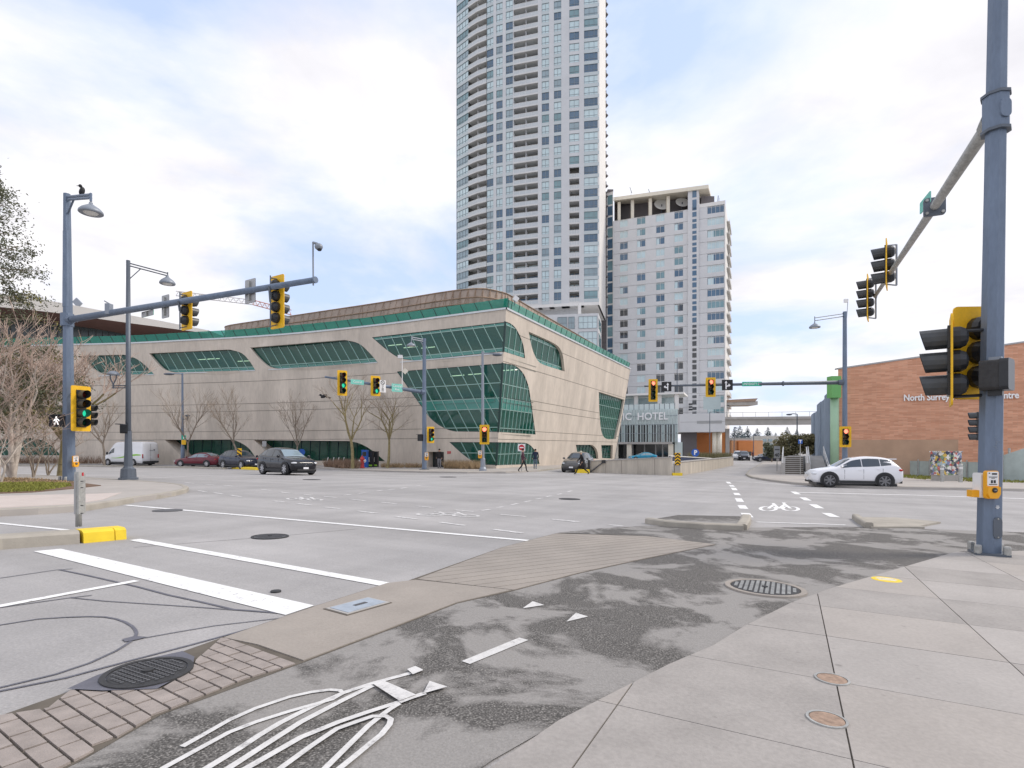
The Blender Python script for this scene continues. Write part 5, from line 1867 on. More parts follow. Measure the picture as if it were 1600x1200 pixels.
b.box(p, (1.6, 0.3, 1.2), Matrix.Rotation(R(45), 3, 'Y'))
b.tube(p, (p.x, p.y, p.z - 4), 0.12, 0.12, 5)
b.build('roof_antenna', 'pole_light', HALL)
# ---------------------------------------------------------------- tower crane jib beyond the library roof
CR = thing('tower_crane', 'slender lattice jib of a tower crane behind the library roof', 'crane', P(280, 700, 190))
def lattice(a, c, n, w, m, name):
    b = MB()
    d = (c - a)
    for k in range(n):
        p, q = a + d * (k / n), a + d * ((k + 1) / n)
        up = Vector((0, 0, w))
        b.tube(p, q, 0.16, 0.16, 4, False)
        b.tube(p + up, q + up, 0.16, 0.16, 4, False)
        b.tube(p, (p + q) / 2 + up, 0.11, 0.11, 4, False)
        b.tube((p + q) / 2 + up, q, 0.11, 0.11, 4, False)
    return b.build(name, m, CR)
lattice(P(275, 462, 190), P(395, 476, 185), 14, 1.6, 'crane_white', 'jib')
lattice(P(395, 476, 185), P(455, 492, 182), 8, 1.6, 'crane_red', 'jib_end')
b = MB()
b.tube(P(283, 455, 190), P(283, 700, 190), 0.5, 0.5, 4)
b.tube(P(283, 455, 190), P(420, 478, 184), 0.06, 0.06, 4)
b.build('mast', 'crane_white', CR)
# ================================================================== ramp walls of the car park
def wall_px(name, a, b, h0, h1, th, m, label, cat='wall', joints=0):
    A, B = G(*a), G(*b)
    t_ = thing(name, label, cat, A)
    d = Vector((B.x - A.x, B.y - A.y, 0)).normalized()
    nrm = Vector((-d.y, d.x, 0))
    n = max(1, joints)
    for k in range(n):
        f0, f1 = k / n, (k + 1) / n
        p, q = A.lerp(B, f0) + d * 0.012, A.lerp(B, f1) - d * 0.012
        z0, z1 = h0 + (h1 - h0) * f0, h0 + (h1 - h0) * f1
        bb = MB()
        bb.prism([p - Vector((0, 0, 0.3)), q - Vector((0, 0, 0.3)), q + Vector((0, 0, z1)), p + Vector((0, 0, z0))], nrm * th)
        bb.build('wall_panel', m, t_)
    bb = MB()
    bb.prism([A + Vector((0, 0, h0 + 0.004)) - nrm * 0.05, B + Vector((0, 0, h1 + 0.004)) - nrm * 0.05, B + Vector((0, 0, h1 + 0.004)) + nrm * (th + 0.05), A + Vector((0, 0, h0 + 0.004)) + nrm * (th + 0.05)], (0, 0, 0.08))
    bb.build('coping', 'concrete_grey', t_)
    return t_, A, B
w1, A1, B1 = wall_px('ramp_wall', (922, 738.5), (1050, 743), 0.92, 1.38, 0.3, 'concrete_stained', 'stained concrete ramp wall facing the junction, left of the hazard marker', joints=5)
w2, A2, B2 = wall_px('ramp_wall', (1063, 743), (1146, 727), 1.02, 1.05, 0.3, 'concrete_stained', 'long concrete ramp wall running up the street right of the hazard marker', joints=6)
p = G(1180, 716)
b = MB()
d = (Vector((p.x, p.y, 0)) - Vector((B2.x, B2.y, 0)))
# steel barrier end on the first wall
br = thing('steel_brace', 'brown steel post with diagonal brace at the ramp wall end', 'brace', A1 + Vector((-0.1, -0.15, 0)))
MB().box(A1 + Vector((-0.12, -0.12, 0.5)), (0.18, 0.18, 1.1)).build('post', 'iron_dark', br)
q = A1.lerp(B1, 0.17)
MB().tube(A1 + Vector((0, -0.1, 0.05)), q + Vector((0, -0.1, 0.92)), 0.05, 0.05, 6).build('diagonal', 'iron', br)
MB().box(q + Vector((0, -0.12, 0.95)), (0.3, 0.1, 0.25)).build('clamp', 'iron_dark', br)
# navy clearance banner over the ramp
cb = thing('clearance_bar', 'dark navy clearance banner across the car park ramp', 'banner', G(1052, 735))
pa_, pb_ = P(1045, 717, 47), P(1112, 719, 62)
bb = MB()
bb.prism([pa_ + Vector((0, 0, -0.2)), pb_ + Vector((0, 0, -0.05)), pb_ + Vector((0, 0, 0.15)), pa_ + Vector((0, 0, 0.2))], (0, 0.1, 0))
bb.build('banner', 'banner_navy', cb)
bb = MB()
bb.tube(pa_ + Vector((0, 0, 0.26)), pb_ + Vector((0, 0, 0.2)), 0.05, 0.05, 5)
bb.tube(pa_ + Vector((0, 0, -0.26)), pb_ + Vector((0, 0, -0.1)), 0.05, 0.05, 5)
bb.build('rail', 'tower_side', cb)
MB().tube(pa_ + Vector((0.1, 0, 0.26)), (pa_.x + 0.1, pa_.y, gz(pa_.x, pa_.y) - 0.5), 0.06, 0.06, 6).build('post', 'iron_dark', cb)
# planted edge and blank wall beyond the ramp
b = MB()
a, c = P(1078, 713, 80), P(1140, 713, 92)
# hazard marker on its concrete post
hz_ = G(1058, 743)
HM = thing('hazard_marker', 'yellow and black chevron hazard marker on a concrete post at the ramp', 'hazard marker', hz_)
b = MB()
b.box(hz_ + Vector((0, 0.05, 0.45)), (0.42, 0.4, 0.95))
b.build('post', 'concrete_grey', HM)
b = MB()
b.box(hz_ + Vector((-0.05, 0, 0.10)), (0.75, 0.6, 0.22))
b.build('footing', 'paint_yellow', HM)
b = MB()
pz = hz_ + Vector((-0.02, -0.2, 1.30))
b.box(pz, (0.44, 0.03, 0.95))
pl = b.build('panel', 'signal_yellow', HM)
for k in range(4):
    z = pz.z - 0.42 + k * 0.24
    b = MB()
    b.prism([(pz.x - 0.22, pz.y - 0.02, z - 0.1), (pz.x, pz.y - 0.02, z + 0.06), (pz.x + 0.22, pz.y - 0.02, z - 0.1), (pz.x + 0.22, pz.y - 0.02, z + 0.02), (pz.x, pz.y - 0.02, z + 0.18), (pz.x - 0.22, pz.y - 0.02, z + 0.02)], (0, 0.01, 0))
    b.build('chevron', 'sign_black', pl)
yb = G(910, 739)
o = MB().box(yb + Vector((0, 0, 0.13)), (1.1, 0.6, 0.3)).build('yellow_block', 'paint_yellow')
tag(o, 'low yellow painted concrete block beside the ramp entrance', 'block')
# ================================================================== elevated guideway
GW = thing('rail_guideway', 'elevated concrete rail guideway crossing the street on a pier', 'viaduct', G(1140, 716))
ga, gb = P(1095, 650.5, 132), P(1300, 649, 118)
b = MB()
u = Vector((0, 4, 0))
za = lambda p, y: CZ + (HY - y) * p.y / F
b.prism([(ga.x, ga.y, za(ga, 655.5)), (gb.x, gb.y, za(gb, 654)), (gb.x, gb.y, za(gb, 650)), (ga.x, ga.y, za(ga, 652))], u)
b.build('parapet', 'concrete_grey', GW)
b = MB()
b.prism([(ga.x, ga.y + 0.4, za(ga, 664)), (gb.x, gb.y + 0.4, za(gb, 662.5)), (gb.x, gb.y + 0.4, za(gb, 654)), (ga.x, ga.y + 0.4, za(ga, 655.5))], Vector((0, 3.2, 0)))
b.build('beam', 'concrete_grey', GW)
for k in range(10):
    p = ga.lerp(gb, (k + 0.5) / 10)
    MB().tube((p.x, p.y + 0.3, p.z - 0.5), (p.x, p.y + 0.3, p.z + 0.9), 0.04, 0.04, 4).build('rail_post', 'pole_light', GW)
MB().tube((ga.x, ga.y + 0.3, ga.z + 0.8), (gb.x, gb.y + 0.3, gb.z + 0.9), 0.04, 0.04, 4).build('handrail', 'pole_light', GW)
p = P(1140, 680, 130)
MB().box((p.x, p.y + 2, (p.z + gz(50, 120)) / 2 - 0.5), (0.95, 1.6, p.z - gz(50, 120) + 4.2)).build('pier', 'concrete_grey', GW)
o = thing('station_canopy', 'concrete canopy slab jutting out beside the hotel above the guideway', 'canopy', P(1160, 630, 150))
b = MB()
a, c = P(1125, 633.5, 146), P(1184, 632.5, 142)
b.prism([a, c, (c.x, c.y, c.z + 0.95), (a.x, a.y, a.z + 0.75)], (0, 6, 0))
b.build('slab', 'concrete_grey', o)
b = MB()
b.prism([(a.x, a.y - 0.1, a.z + 0.75), (c.x - 0.6, c.y - 0.1, c.z + 0.95), (c.x, c.y - 0.1, c.z + 1.7), (a.x, a.y - 0.1, a.z + 1.4)], (0, 5, 0))
b.build('edge', 'rust_lid', o)
# ================================================================== far end of the street
OB = thing('orange_building', 'orange low building at the far end of the street', 'building', G(1165, 713))
def far_box(x0, x1, yt, Z, m, parent, name='wall', dp=8, zb=None, dy=0):
    a, c = P(x0, yt, Z), P(x1, yt, Z + dy)
    z0 = gz(a.x, 100) - 0.5 if zb is None else zb
    bb = MB()
    bb.prism([(a.x, a.y, z0), (c.x, c.y, z0), (c.x, c.y, c.z), (a.x, a.y, a.z)], (0, dp, 0))
    return bb.build(name, m, parent)
far_box(1143, 1192, 688, 150, 'orange_pale', OB, 'wall')
far_box(1154, 1178, 689.5, 149, 'orange_wall', OB, 'entrance_bay', 1.2)
for x0, x1 in ((1156, 1164), (1166, 1174)):
    far_box(x0, x1, 705.5, 148.6, 'pane_black', OB, 'doorway', 0.3)
far_box(1143, 1192, 686.6, 149.8, 'cream_wall', OB, 'parapet', 0.15, P(1143, 688.2, 149.8).z)
WB = thing('white_block', 'pale low-rise building beyond the orange one at the street end', 'building', G(1205, 711))
far_box(1189, 1300, 681, 190, 'cream_wall', WB)
for k in range(9):
    for r in range(3):
        far_box(1192 + k * 9, 1198 + k * 9, 686 + r * 7, 189.7, 'pane_grey', WB, 'window', 0.2, P(0, 690 + r * 7, 189.7).z)
WB2 = thing('flat_roof_shed', 'long grey flat-roofed building below the distant conifers', 'building', G(1165, 708))
far_box(1120, 1300, 684, 240, 'concrete_grey', WB2)
# ================================================================== recreation centre, right
RA, RB = Vector(((1309 - CX) * 46 / F, 46)), Vector(((1640 - CX) * 41.2 / F, 41.2))
RN = perp(RA, RB)
def RW(px, d=0.0):
    return Vector(onray(px, RA, RB)) + RN * d
def RZ(px, py):
    return CZ + (HY - py) * RW(px).y / F
REC = thing('recreation_centre', 'brick recreation centre wall with raised white lettering', 'building', (RW(1450).x, RW(1450).y, gz(30, 42)))
rang = math.atan2(RB.y - RA.y, RB.x - RA.x)
b = MB()
x1 = 1760
top = [(1309.5, 577), (1400, 564), (1500, 550), (1600, 535.5), (x1, 512)]
pts = [(RW(1309.5).x, RW(1309.5).y, gz(30, 44) - 1), (RW(x1).x, RW(x1).y, gz(30, 44) - 1)] + [(RW(x).x, RW(x).y, RZ(x, y)) for x, y in reversed(top)]
b.face(pts)
b.prism([Vector(p) + Vector((0.35, 0.02, 0)) for p in pts], (7.2, 10, 0))
o = b.build('brick_wall', 'brick_wall', REC)
uvl = o.data.uv_layers.new(name='UVMap')
for lp_ in o.data.loops:
    v = o.data.vertices[lp_.vertex_index].co
    w = v + base_of(REC)
    uvl.data[lp_.index].uv = ((Vector((w.x, w.y)) - RA).dot((RB - RA).normalized()), w.z)
b = MB()
for (xa, ya), (xb, yb_) in zip(top, top[1:]):
    p, q = RW(xa, 0.06), RW(xb, 0.06)
    b.prism([(p.x, p.y, RZ(xa, ya)), (q.x, q.y, RZ(xb, yb_)), (q.x, q.y, RZ(xb, yb_) + 0.12), (p.x, p.y, RZ(xa, ya) + 0.12)], (0, 0.5, 0))
b.build('coping', 'sign_back', REC)
b = MB()
p, q = RW(1322, 0.02), RW(1497, 0.02)
zt_ = RZ(1400, 687)
b.prism([(p.x, p.y, gz(30, 44) - 0.5), (q.x, q.y, gz(30, 44) - 0.5), (q.x, q.y, zt_), (p.x, p.y, zt_)], (0, 0.01, 0))
b.build('painted_patch', 'plinth_tan', REC)
me = text_mesh('North Surrey Recreation Centre', 0.72, 'letter_white', 0.05, 'LEFT', 0.014)
xs_ = [v.co.x for v in me.vertices]
o = link('sign_lettering', me, REC)
p, q = RW(1411, 0.1), RW(1590, 0.1)
o.location = Vector((p.x, p.y, RZ(1411, 622.3))) - base_of(REC)
o.rotation_euler = (R(90), 0, rang)
o.scale = ((q - p).length / (max(xs_) - min(xs_)), 1, 1)
# blue metal side with standing seams and green corner
sa, sb = RA + Vector((-0.02, 0.15)), Vector(((1269 - CX) * 74 / F, 74))
sN = perp(sa, sb) * -1
SIDE = thing('blue_hall', 'blue-grey metal hall side with a green corner column', 'building', (sa.x, sa.y + 4, gz(28, 50)))
nst = 6
for k in range(nst):
    f0, f1 = k / nst, (k + 1) / nst
    p, q = sa.lerp(sb, f0), sa.lerp(sb, f1)
    zt_ = RZ(1309, 600 + 2) if k < 2 else (RZ(1309, 606) if k < 4 else RZ(1309, 618))
    p2, q2 = p + Vector((-0.10 * (k % 2), 0)), q + Vector((-0.10 * (k % 2), 0))
    b = MB()
    b.prism([(p2.x, p2.y, gz(28, 50) - 1), (q2.x, q2.y, gz(28, 50) - 1), (q2.x, q2.y, zt_), (p2.x, p2.y, zt_)], (4, 0.5, 0))
    o = b.build('siding', 'blue_siding', SIDE)
    for j in range(6):
        s_ = p2.lerp(q2, (j + 0.5) / 6)
        MB().box((s_.x - 0.02, s_.y, (gz(28, 50) + zt_) / 2), (0.06, 0.08, zt_ - gz(28, 50) - 0.1)).build('seam', 'blue_siding', o)
p = P(1304, 650, 45.6)
MB().tube((p.x, p.y, gz(28, 46)), (p.x, p.y, RZ(1309, 620)), 0.33, 0.33, 14).build('corner_column', 'green_pale', SIDE, True)
b = MB()
q = P(1303, 607, 45.3)
b.box((q.x, q.y, (RZ(1309, 590) + RZ(1309, 623)) / 2), (0.78, 0.7, RZ(1309, 590) - RZ(1309, 623)))
b.build('corner_cap', 'green_panel', SIDE)
# ---------------------------------------------------------------- steps and ramp
ST = thing('concrete_steps', 'flight of concrete steps with cheek walls beside the blue hall', 'steps', G(1240, 743))
s0 = G(1240, 743)
wst = 31 * s0.y / F
for k in range(9):
    b = MB()
    b.box((s0.x + k * 0.30 * 0.52, s0.y + 0.30 * k + 0.15, s0.z + 0.12 + 0.08 + 0.16 * k - 0.09), (wst, 0.32, 0.18 + 0.16))
    b.build('step', 'concrete_grey', ST)
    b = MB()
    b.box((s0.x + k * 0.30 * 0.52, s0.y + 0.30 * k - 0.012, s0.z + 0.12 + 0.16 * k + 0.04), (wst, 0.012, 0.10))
    b.build('riser_strip', 'joint_dirt', ST)  # dark strip across the lower part of each riser
MB().prism([(s0.x - wst / 2 + 1.4, s0.y + 2.7, s0.z - 0.1), (s0.x + wst / 2 + 1.4, s0.y + 2.7, s0.z - 0.1), (s0.x + wst / 2 + 5, s0.y + 9, s0.z - 0.1), (s0.x - wst / 2 + 5, s0.y + 9, s0.z - 0.1)], (0, 0, 1.6)).build('landing', 'concrete_grey', ST)
for sx_ in (-1, 1):
    x = s0.x + sx_ * (wst / 2 + 0.2)
    b = MB()
    b.prism([(x - 0.17, s0.y - 0.3, s0.z - 0.2), (x + 0.17, s0.y - 0.3, s0.z - 0.2), (x + 0.17, s0.y - 0.3, s0.z + 1.05), (x - 0.17, s0.y - 0.3, s0.z + 1.05)], (1.7, 3.3, 0.5))
    b.build('cheek_wall', 'concrete_grey', ST)
    b = MB()
    b.tube((x, s0.y - 0.2, s0.z + 0.2), (x, s0.y - 0.2, s0.z + 1.78), 0.035, 0.035, 5)
    b.tube((x + 1.56, s0.y + 2.8, s0.z + 1.4), (x + 1.56, s0.y + 2.8, s0.z + 2.4), 0.035, 0.035, 5)
    b.tube((x, s0.y - 0.2, s0.z + 1.75), (x + 1.56, s0.y + 2.8, s0.z + 2.35), 0.04, 0.04, 5)
    b.build('handrail', 'sign_white', ST)
RM = thing('ramp', 'sloping concrete ramp with white handrails right of the steps', 'ramp', G(1275, 742))
r0 = G(1276, 742)
b = MB()
b.prism([(r0.x - 0.6, r0.y, r0.z), (r0.x + 1.1, r0.y, r0.z), (r0.x + 5.6, r0.y + 9, r0.z + 1.5), (r0.x + 4.2, r0.y + 9, r0.z + 1.5)], (0, 0, -2.2))
b.build('ramp_slab', 'concrete_grey', RM)
for dx in (-0.55, 1.05):
    b = MB()
    for zz_ in (0.55, 0.95):
        b.tube((r0.x + dx, r0.y, r0.z + zz_), (r0.x + dx + 4.7, r0.y + 9, r0.z + 1.5 + zz_), 0.04, 0.04, 5)
    for k in range(5):
        f = k / 4
        b.tube((r0.x + dx + 4.7 * f, r0.y + 9 * f, r0.z + 1.5 * f), (r0.x + dx + 4.7 * f, r0.y + 9 * f, r0.z + 1.5 * f + 0.95), 0.03, 0.03, 5)
    b.build('handrail', 'sign_white', RM)
# fence in front of the brick wall
FE = thing('panel_fence', 'pale grey-green panel fence with steel posts below the brick wall', 'fence', G(1450, 750))
fa, fb = Vector(G2(1385, 743.5)), Vector(G2(1680, 757))
n = 14
for k in range(n + 1):
    p = fa.lerp(fb, k / n)
    z = gz(*p)
    MB().tube((p.x, p.y, z), (p.x, p.y, z + 1.45), 0.05, 0.05, 6).build('post', 'galvanised', FE)
    if k < n:
        q = fa.lerp(fb, (k + 1) / n)
        b = MB()
        hh = 1.32
        b.prism([(p.x + 0.06, p.y, z + 0.10), (q.x - 0.06, q.y, gz(*q) + 0.10), (q.x - 0.06, q.y, gz(*q) + hh), (p.x + 0.06, p.y, z + hh)], (0, 0.03, 0))
        b.build('panel', 'fence_panel', FE)
# the steeper wing fence at the right edge
FE2 = thing('wing_fence', 'slanting mesh-clad fence wing at the right edge before the brick wall', 'fence', G(1590, 750))
p, q = P(1566, 712, 36.0), P(1700, 668, 33.5)
b = MB()
b.prism([(p.x, p.y, gz(p.x, p.y)), (q.x, q.y, gz(q.x, q.y)), q, p], (0, 0.04, 0))
b.build('panel', 'fence_panel', FE2)
for px_, py_ in ((1577, 700), (1566, 705), (1700, 664)):
    r = P(px_, py_, 35.9)
    MB().tube((r.x, r.y, gz(r.x, r.y)), r, 0.07, 0.07, 6).build('post', 'galvanised', FE2)
# wrapped utility cabinet and its guard posts
uc = G(1478, 754)
UC = thing('utility_cabinet', 'utility cabinet wrapped in a colourful collage beside two steel posts', 'cabinet', uc, None, 0.1)
MB().box((0, 0, 0.30), (1.3, 0.9, 0.42)).build('plinth', 'concrete_grey', UC)
MB().box((0, 0, 1.25), (1.42, 0.85, 1.5)).build('cabinet', 'collage', UC)
MB().box((0, 0, 2.03), (1.5, 0.92, 0.07)).build('lid', 'collage', UC)
MB().box((0.0, -0.43, 1.25), (0.02, 0.02, 1.42)).build('door_seam', 'iron_dark', UC)
for i, (x, y, h) in enumerate(((1472, 755.5, 1.1), (1501, 756.5, 1.2))):
    p = G(x, y)
    bl = thing('guard_post', 'short grey steel guard post %s' % ('in front of the collage cabinet' if i == 0 else 'just right of the collage cabinet'), 'bollard', p, 'cabinet guard posts')
    MB().lathe([(0.11, 0), (0.11, h), (0.08, h + 0.06), (0.001, h + 0.08)], p, None, 12).build('post', 'galvanised', bl, True)
    MB().lathe([(0.113, h * 0.8), (0.113, h * 0.88)], p, None, 12).build('band', 'sign_white', bl)
# ================================================================== distant trees
def spruce(name, px, ytop, ybase, Z, w, label, m='leaf_far', seed=1, group=None):
    r_ = random.Random(seed)
    a, t2 = P(px, ybase, Z), P(px, ytop, Z)
    o = thing(name, label, 'tree', a, group)
    h = t2.z - a.z
    MB().tube(a, a + Vector((0, 0, h * 0.9)), h * 0.02, 0.02, 5).build('trunk', 'bark_grey', o)
    b = MB()
    n = 520
    for k in range(n):
        f = r_.random() ** 0.7
        rad = w * (1.02 - f) * (0.75 + 0.5 * math.sin(f * 40) ** 2) * r_.uniform(0.3, 1.0)
        an = r_.uniform(0, 6.28)
        c = a + Vector((math.cos(an) * rad, math.sin(an) * rad, h * (0.12 + 0.88 * f)))
        s_ = h * 0.085 * r_.uniform(0.6, 1.3) * (1.15 - f)
        d = Vector((math.cos(an), math.sin(an), -0.5)) * s_
        e = Vector((-math.sin(an), math.cos(an), r_.uniform(-0.4, 0.4))) * s_ * 0.7
        b.face([c - d * 0.4, c + e, c + d, c - e])
    b.build('crown', m, o)
    return o
k = 0
for px_, yt, w, nm in ((1148, 668, 9, 'leftmost, beside the pier'), (1156, 665, 10, 'tall, above the orange entrance bay'), (1168, 666, 8, 'slim, above the orange entrance'), (1183, 669, 8, 'short, right of the orange building'), (1200, 667, 9, 'broad, above the pale low-rise'), (1212, 676, 7, 'small, left of the hedge tree'), (1230, 667, 9, 'tall, behind the steps'), (1245, 670, 8, 'slim, left of the blue hall')):
    spruce('distant_conifer', px_, yt, 700, 420 + (k * 37) % 90, w, 'distant hazy conifer on the skyline, ' + nm, seed=k + 3, group='conifers on the skyline')
    k += 1
for px_, w, yt in ((1120, 30, 680), (1175, 40, 681), (1240, 44, 680), (1290, 30, 679)):
    spruce('distant_tree_clump', px_, yt, 700, 520, w, {1120: 'far grove behind the hotel corner', 1175: 'far grove behind the orange building', 1240: 'far grove behind the steps', 1290: 'far grove hidden beside the blue hall'}[px_], seed=px_)
def leafy(name, px, ytop, ybase, Z, w, label, m, seed, n=2600, leaf=0.16, group=None, base=None):
    r_ = random.Random(seed)
    a, t2 = P(px, ybase, Z), P(px, ytop, Z)
    a.z = gz(a.x, a.y) if base is None else base
    h = t2.z - a.z
    o = thing(name, label, 'tree', a, group)
    b = MB()
    b.tube(a, a + Vector((0, 0, h * 0.6)), h * 0.03, h * 0.012, 7)
    for k in range(7):
        an = k * 2.4
        b.tube(a + Vector((0, 0, h * (0.25 + 0.05 * k))), a + Vector((math.cos(an) * w * 0.7, math.sin(an) * w * 0.7, h * (0.5 + 0.06 * k))), h * 0.01, 0.01, 5)
    b.build('trunk', 'bark_grey', o)
    b = MB()
    cl_ = [(Vector((r_.uniform(-1, 1) * w * 0.7, r_.uniform(-1, 1) * w * 0.7, h * r_.uniform(0.35, 0.88))), w * r_.uniform(0.3, 0.55)) for _ in range(16)]
    for k in range(n):
        c, rr = r_.choice(cl_)
        v = Vector((r_.gauss(0, 1), r_.gauss(0, 1), r_.gauss(0, 1))).normalized() * rr * r_.uniform(0.55, 1.05)
        p = a + c + v
        d = Vector((r_.uniform(-1, 1), r_.uniform(-1, 1), r_.uniform(-1, 1))).normalized() * leaf * r_.uniform(0.6, 1.4)
        e = d.orthogonal().normalized() * leaf * 0.6
        b.face([p - d, p + e, p + d, p - e])
    b.build('crown', m, o)
    return o
leafy('evergreen_tree', 1231, 678, 712, 62, 1.35, 'bushy olive evergreen above the concrete steps', 'leaf_hedge', 5)
leafy('evergreen_tree', 1262, 674, 712, 70, 1.2, 'dark evergreen between the transit sign and the blue hall', 'leaf_hedge', 6)
leafy('evergreen_tree', 1206, 690, 712, 85, 1.3, 'small dark evergreen behind the speed sign', 'leaf_dark', 9)
# ================================================================== traffic signals, poles and signs
def plate_pts(w, h, r=0.06, n=4):
    out = []
    for cx, cz, a0 in ((w / 2 - r, h / 2 - r, 0), (-w / 2 + r, h / 2 - r, 90), (-w / 2 + r, -h / 2 + r, 180), (w / 2 - r, -h / 2 + r, 270)):
        out += [(cx + r * math.cos(R(a0 + 90 * k / n)), cz + r * math.sin(R(a0 + 90 * k / n))) for k in range(n + 1)]
    return out
RX = Matrix.Rotation(R(90), 3, 'X')          # lathe axis z -> -y
def signal(p, face, n, lit, label, sc=1.0, board=True, group='traffic signal heads', visor='visor_grey'):
    """signal head whose lenses look along -Y turned by face; p is the centre of the backboard"""
    o = thing('traffic_signal', label, 'traffic signal', p, group, face, True)
    o.scale = (sc, sc, sc)
    s_ = 0.355
    H_ = n * s_
    if board:
        b = MB()
        b.prism([(x, 0.01, z) for x, z in plate_pts(0.68, H_ + 0.30)], (0, 0.025, 0))
        b.build('backboard', 'signal_yellow', o)
    cols_ = {3: ['red', 'amber', 'green'], 4: ['red', 'amber', 'green', 'green'], 1: ['red']}[n]
    for k in range(n):
        z = H_ / 2 - s_ * (k + 0.5)
        b = MB()
        b.box((0, 0.0, z), (0.34, 0.05, s_ - 0.012))
        b.lathe([(0.17, 0.0), (0.168, -0.10), (0.13, -0.17), (0.06, -0.20), (0.001, -0.205)], (0, 0.03, z), RX, 12)
        sec = b.build('housing', 'signal_black', o)
        b = MB()
        nv, r, L = 12, 0.155, 0.34
        for i in range(nv):
            a0, a1 = R(-72 + 324 * i / nv), R(-72 + 324 * (i + 1) / nv)
            L0, L1 = L * (0.88 + 0.12 * math.sin(a0)), L * (0.88 + 0.12 * math.sin(a1))
            q0, q1 = Vector((math.cos(a0), 0, math.sin(a0))), Vector((math.cos(a1), 0, math.sin(a1)))
            c = Vector((0, -0.026, z))
            b.face([c + q0 * r, c + q1 * r, c + q1 * r + Vector((0, -L1, 0)), c + q0 * r + Vector((0, -L0, 0))])
            b.face([c + q1 * (r - 0.008), c + q0 * (r - 0.008), c + q0 * (r - 0.008) + Vector((0, -L0, 0)), c + q1 * (r - 0.008) + Vector((0, -L1, 0))])
        b.build('visor', visor, sec, True)
        b = MB()
        b.lathe([(0.148, 0.0), (0.13, 0.02), (0.08, 0.035), (0.001, 0.04)], (0, -0.027, z), RX, 16)
        cname = 'lens_' + cols_[k] + ('' if lit == k and cols_[k] != 'amber' else '_off')
        b.build('lens', cname, sec, True)
    return o
def ped_signal(p, face, label, man=False, w=0.46, h=0.42):
    o = thing('pedestrian_signal', label, 'pedestrian signal', p, 'pedestrian signal heads', face, True)
    b = MB()
    b.prism([(x, 0, z) for x, z in plate_pts(w, h, 0.05)], (0, 0.24, 0))
    b.build('housing', 'signal_black', o)
    b = MB()
    b.prism([(x, -0.012, z) for x, z in plate_pts(w - 0.06, h - 0.06, 0.03)], (0, 0.01, 0))
    b.build('screen', 'sign_black', o)
    b = MB()
    b.prism([(x, -0.16, z) for x, z in plate_pts(w + 0.02, 0.03, 0.01)], (0, 0.17, 0))
    for v in b.v:
        v.z += h / 2
    b.build('hood', 'signal_black', o)
    MB().box((0, 0.27, -h * 0.3), (0.08, 0.12, 0.08)).build('bracket', 'signal_black', o)
    if man:
        b = MB()
        y = -0.018
        b.lathe([(0.001, 0), (0.028, 0.002), (0.028, -0.002)], (0.0, y, 0.125), RX, 10)
        for pts, wd in (([(0.0, 0.09), (-0.005, -0.01)], 0.055), ([(-0.005, -0.01), (-0.07, -0.13)], 0.032), ([(0.0, -0.01), (0.05, -0.07), (0.06, -0.135)], 0.032), ([(0.01, 0.08), (0.07, 0.03), (0.09, 0.0)], 0.024), ([(-0.005, 0.08), (-0.06, 0.04), (-0.075, -0.01)], 0.024)):
            for (x0, z0), (x1, z1) in zip(pts, pts[1:]):
                b.tube((x0, y, z0), (x1, y, z1), wd / 2, wd / 2, 6)
        b.build('walking_figure', 'walk_white', o)
    return o
def sign_plate(name, p, face, w, h, m, label, cat='sign', back='sign_back', r=0.03, group=None):
    o = thing(name, label, cat, p, group, face, True)
    b = MB()
    b.prism([(x, 0, z) for x, z in plate_pts(w, h, min(r, w / 3, h / 3))], (0, 0.012, 0))
    pl_ = b.build('plate', m, o)
    if back:
        b = MB()
        b.prism([(x, 0.0125, z) for x, z in plate_pts(w - 0.004, h - 0.004, min(r, w / 3, h / 3))], (0, 0.006, 0))
        b.build('back', back, o)
        MB().box((0, 0.04, 0), (0.06, 0.05, h * 0.8)).build('bracket', 'galvanised', o)
    return o
def pole(name, label, base, top, r0, r1, n=8, m='pole_blue', plate=0.25, cat='signal pole', bolts=True, ph=None, group=None):
    o = thing(name, label, cat, base, group)
    b = MB()
    b.tube(base + Vector((0, 0, 0.0)), top, r0, r1, n, True, 0, math.pi / n if ph is None else ph)
    b.build('pole', m, o, n > 12)
    if plate:
        MB().box(base + Vector((0, 0, 0.03)), (plate * 2, plate * 2, 0.05), R(-27)).build('base_plate', 'pole_dark', o)
        if bolts:
            for i in range(4):
                a = R(18 + 90 * i)
                c = base + Vector((math.cos(a) * plate * 1.15, math.sin(a) * plate * 1.15, 0.05))
                MB().lathe([(0.045, 0), (0.045, 0.10), (0.038, 0.12), (0.001, 0.12)], c, None, 8).build('bolt_cap', 'galvanised', o)
    return o
def arm(o, a, c, r0, r1, m='pole_blue', name='mast_arm', n=10):
    b = MB()
    b.tube(a, c, r0, r1, n)
    x = b.build(name, m, o, True)
    MB().lathe([(0.001, 0.0), (r1 * 1.15, 0.0), (r1 * 1.15, 0.06), (0.001, 0.06)], c, (c - a).to_track_quat('Z', 'Y').to_matrix(), 10).build('end_cap', m, x)
    d = (c - a).normalized()
    MB().tube(a + d * 0.02, a + d * 0.3, r0 * 1.5, r0 * 1.25, n).build('flange', m, x)
    return x
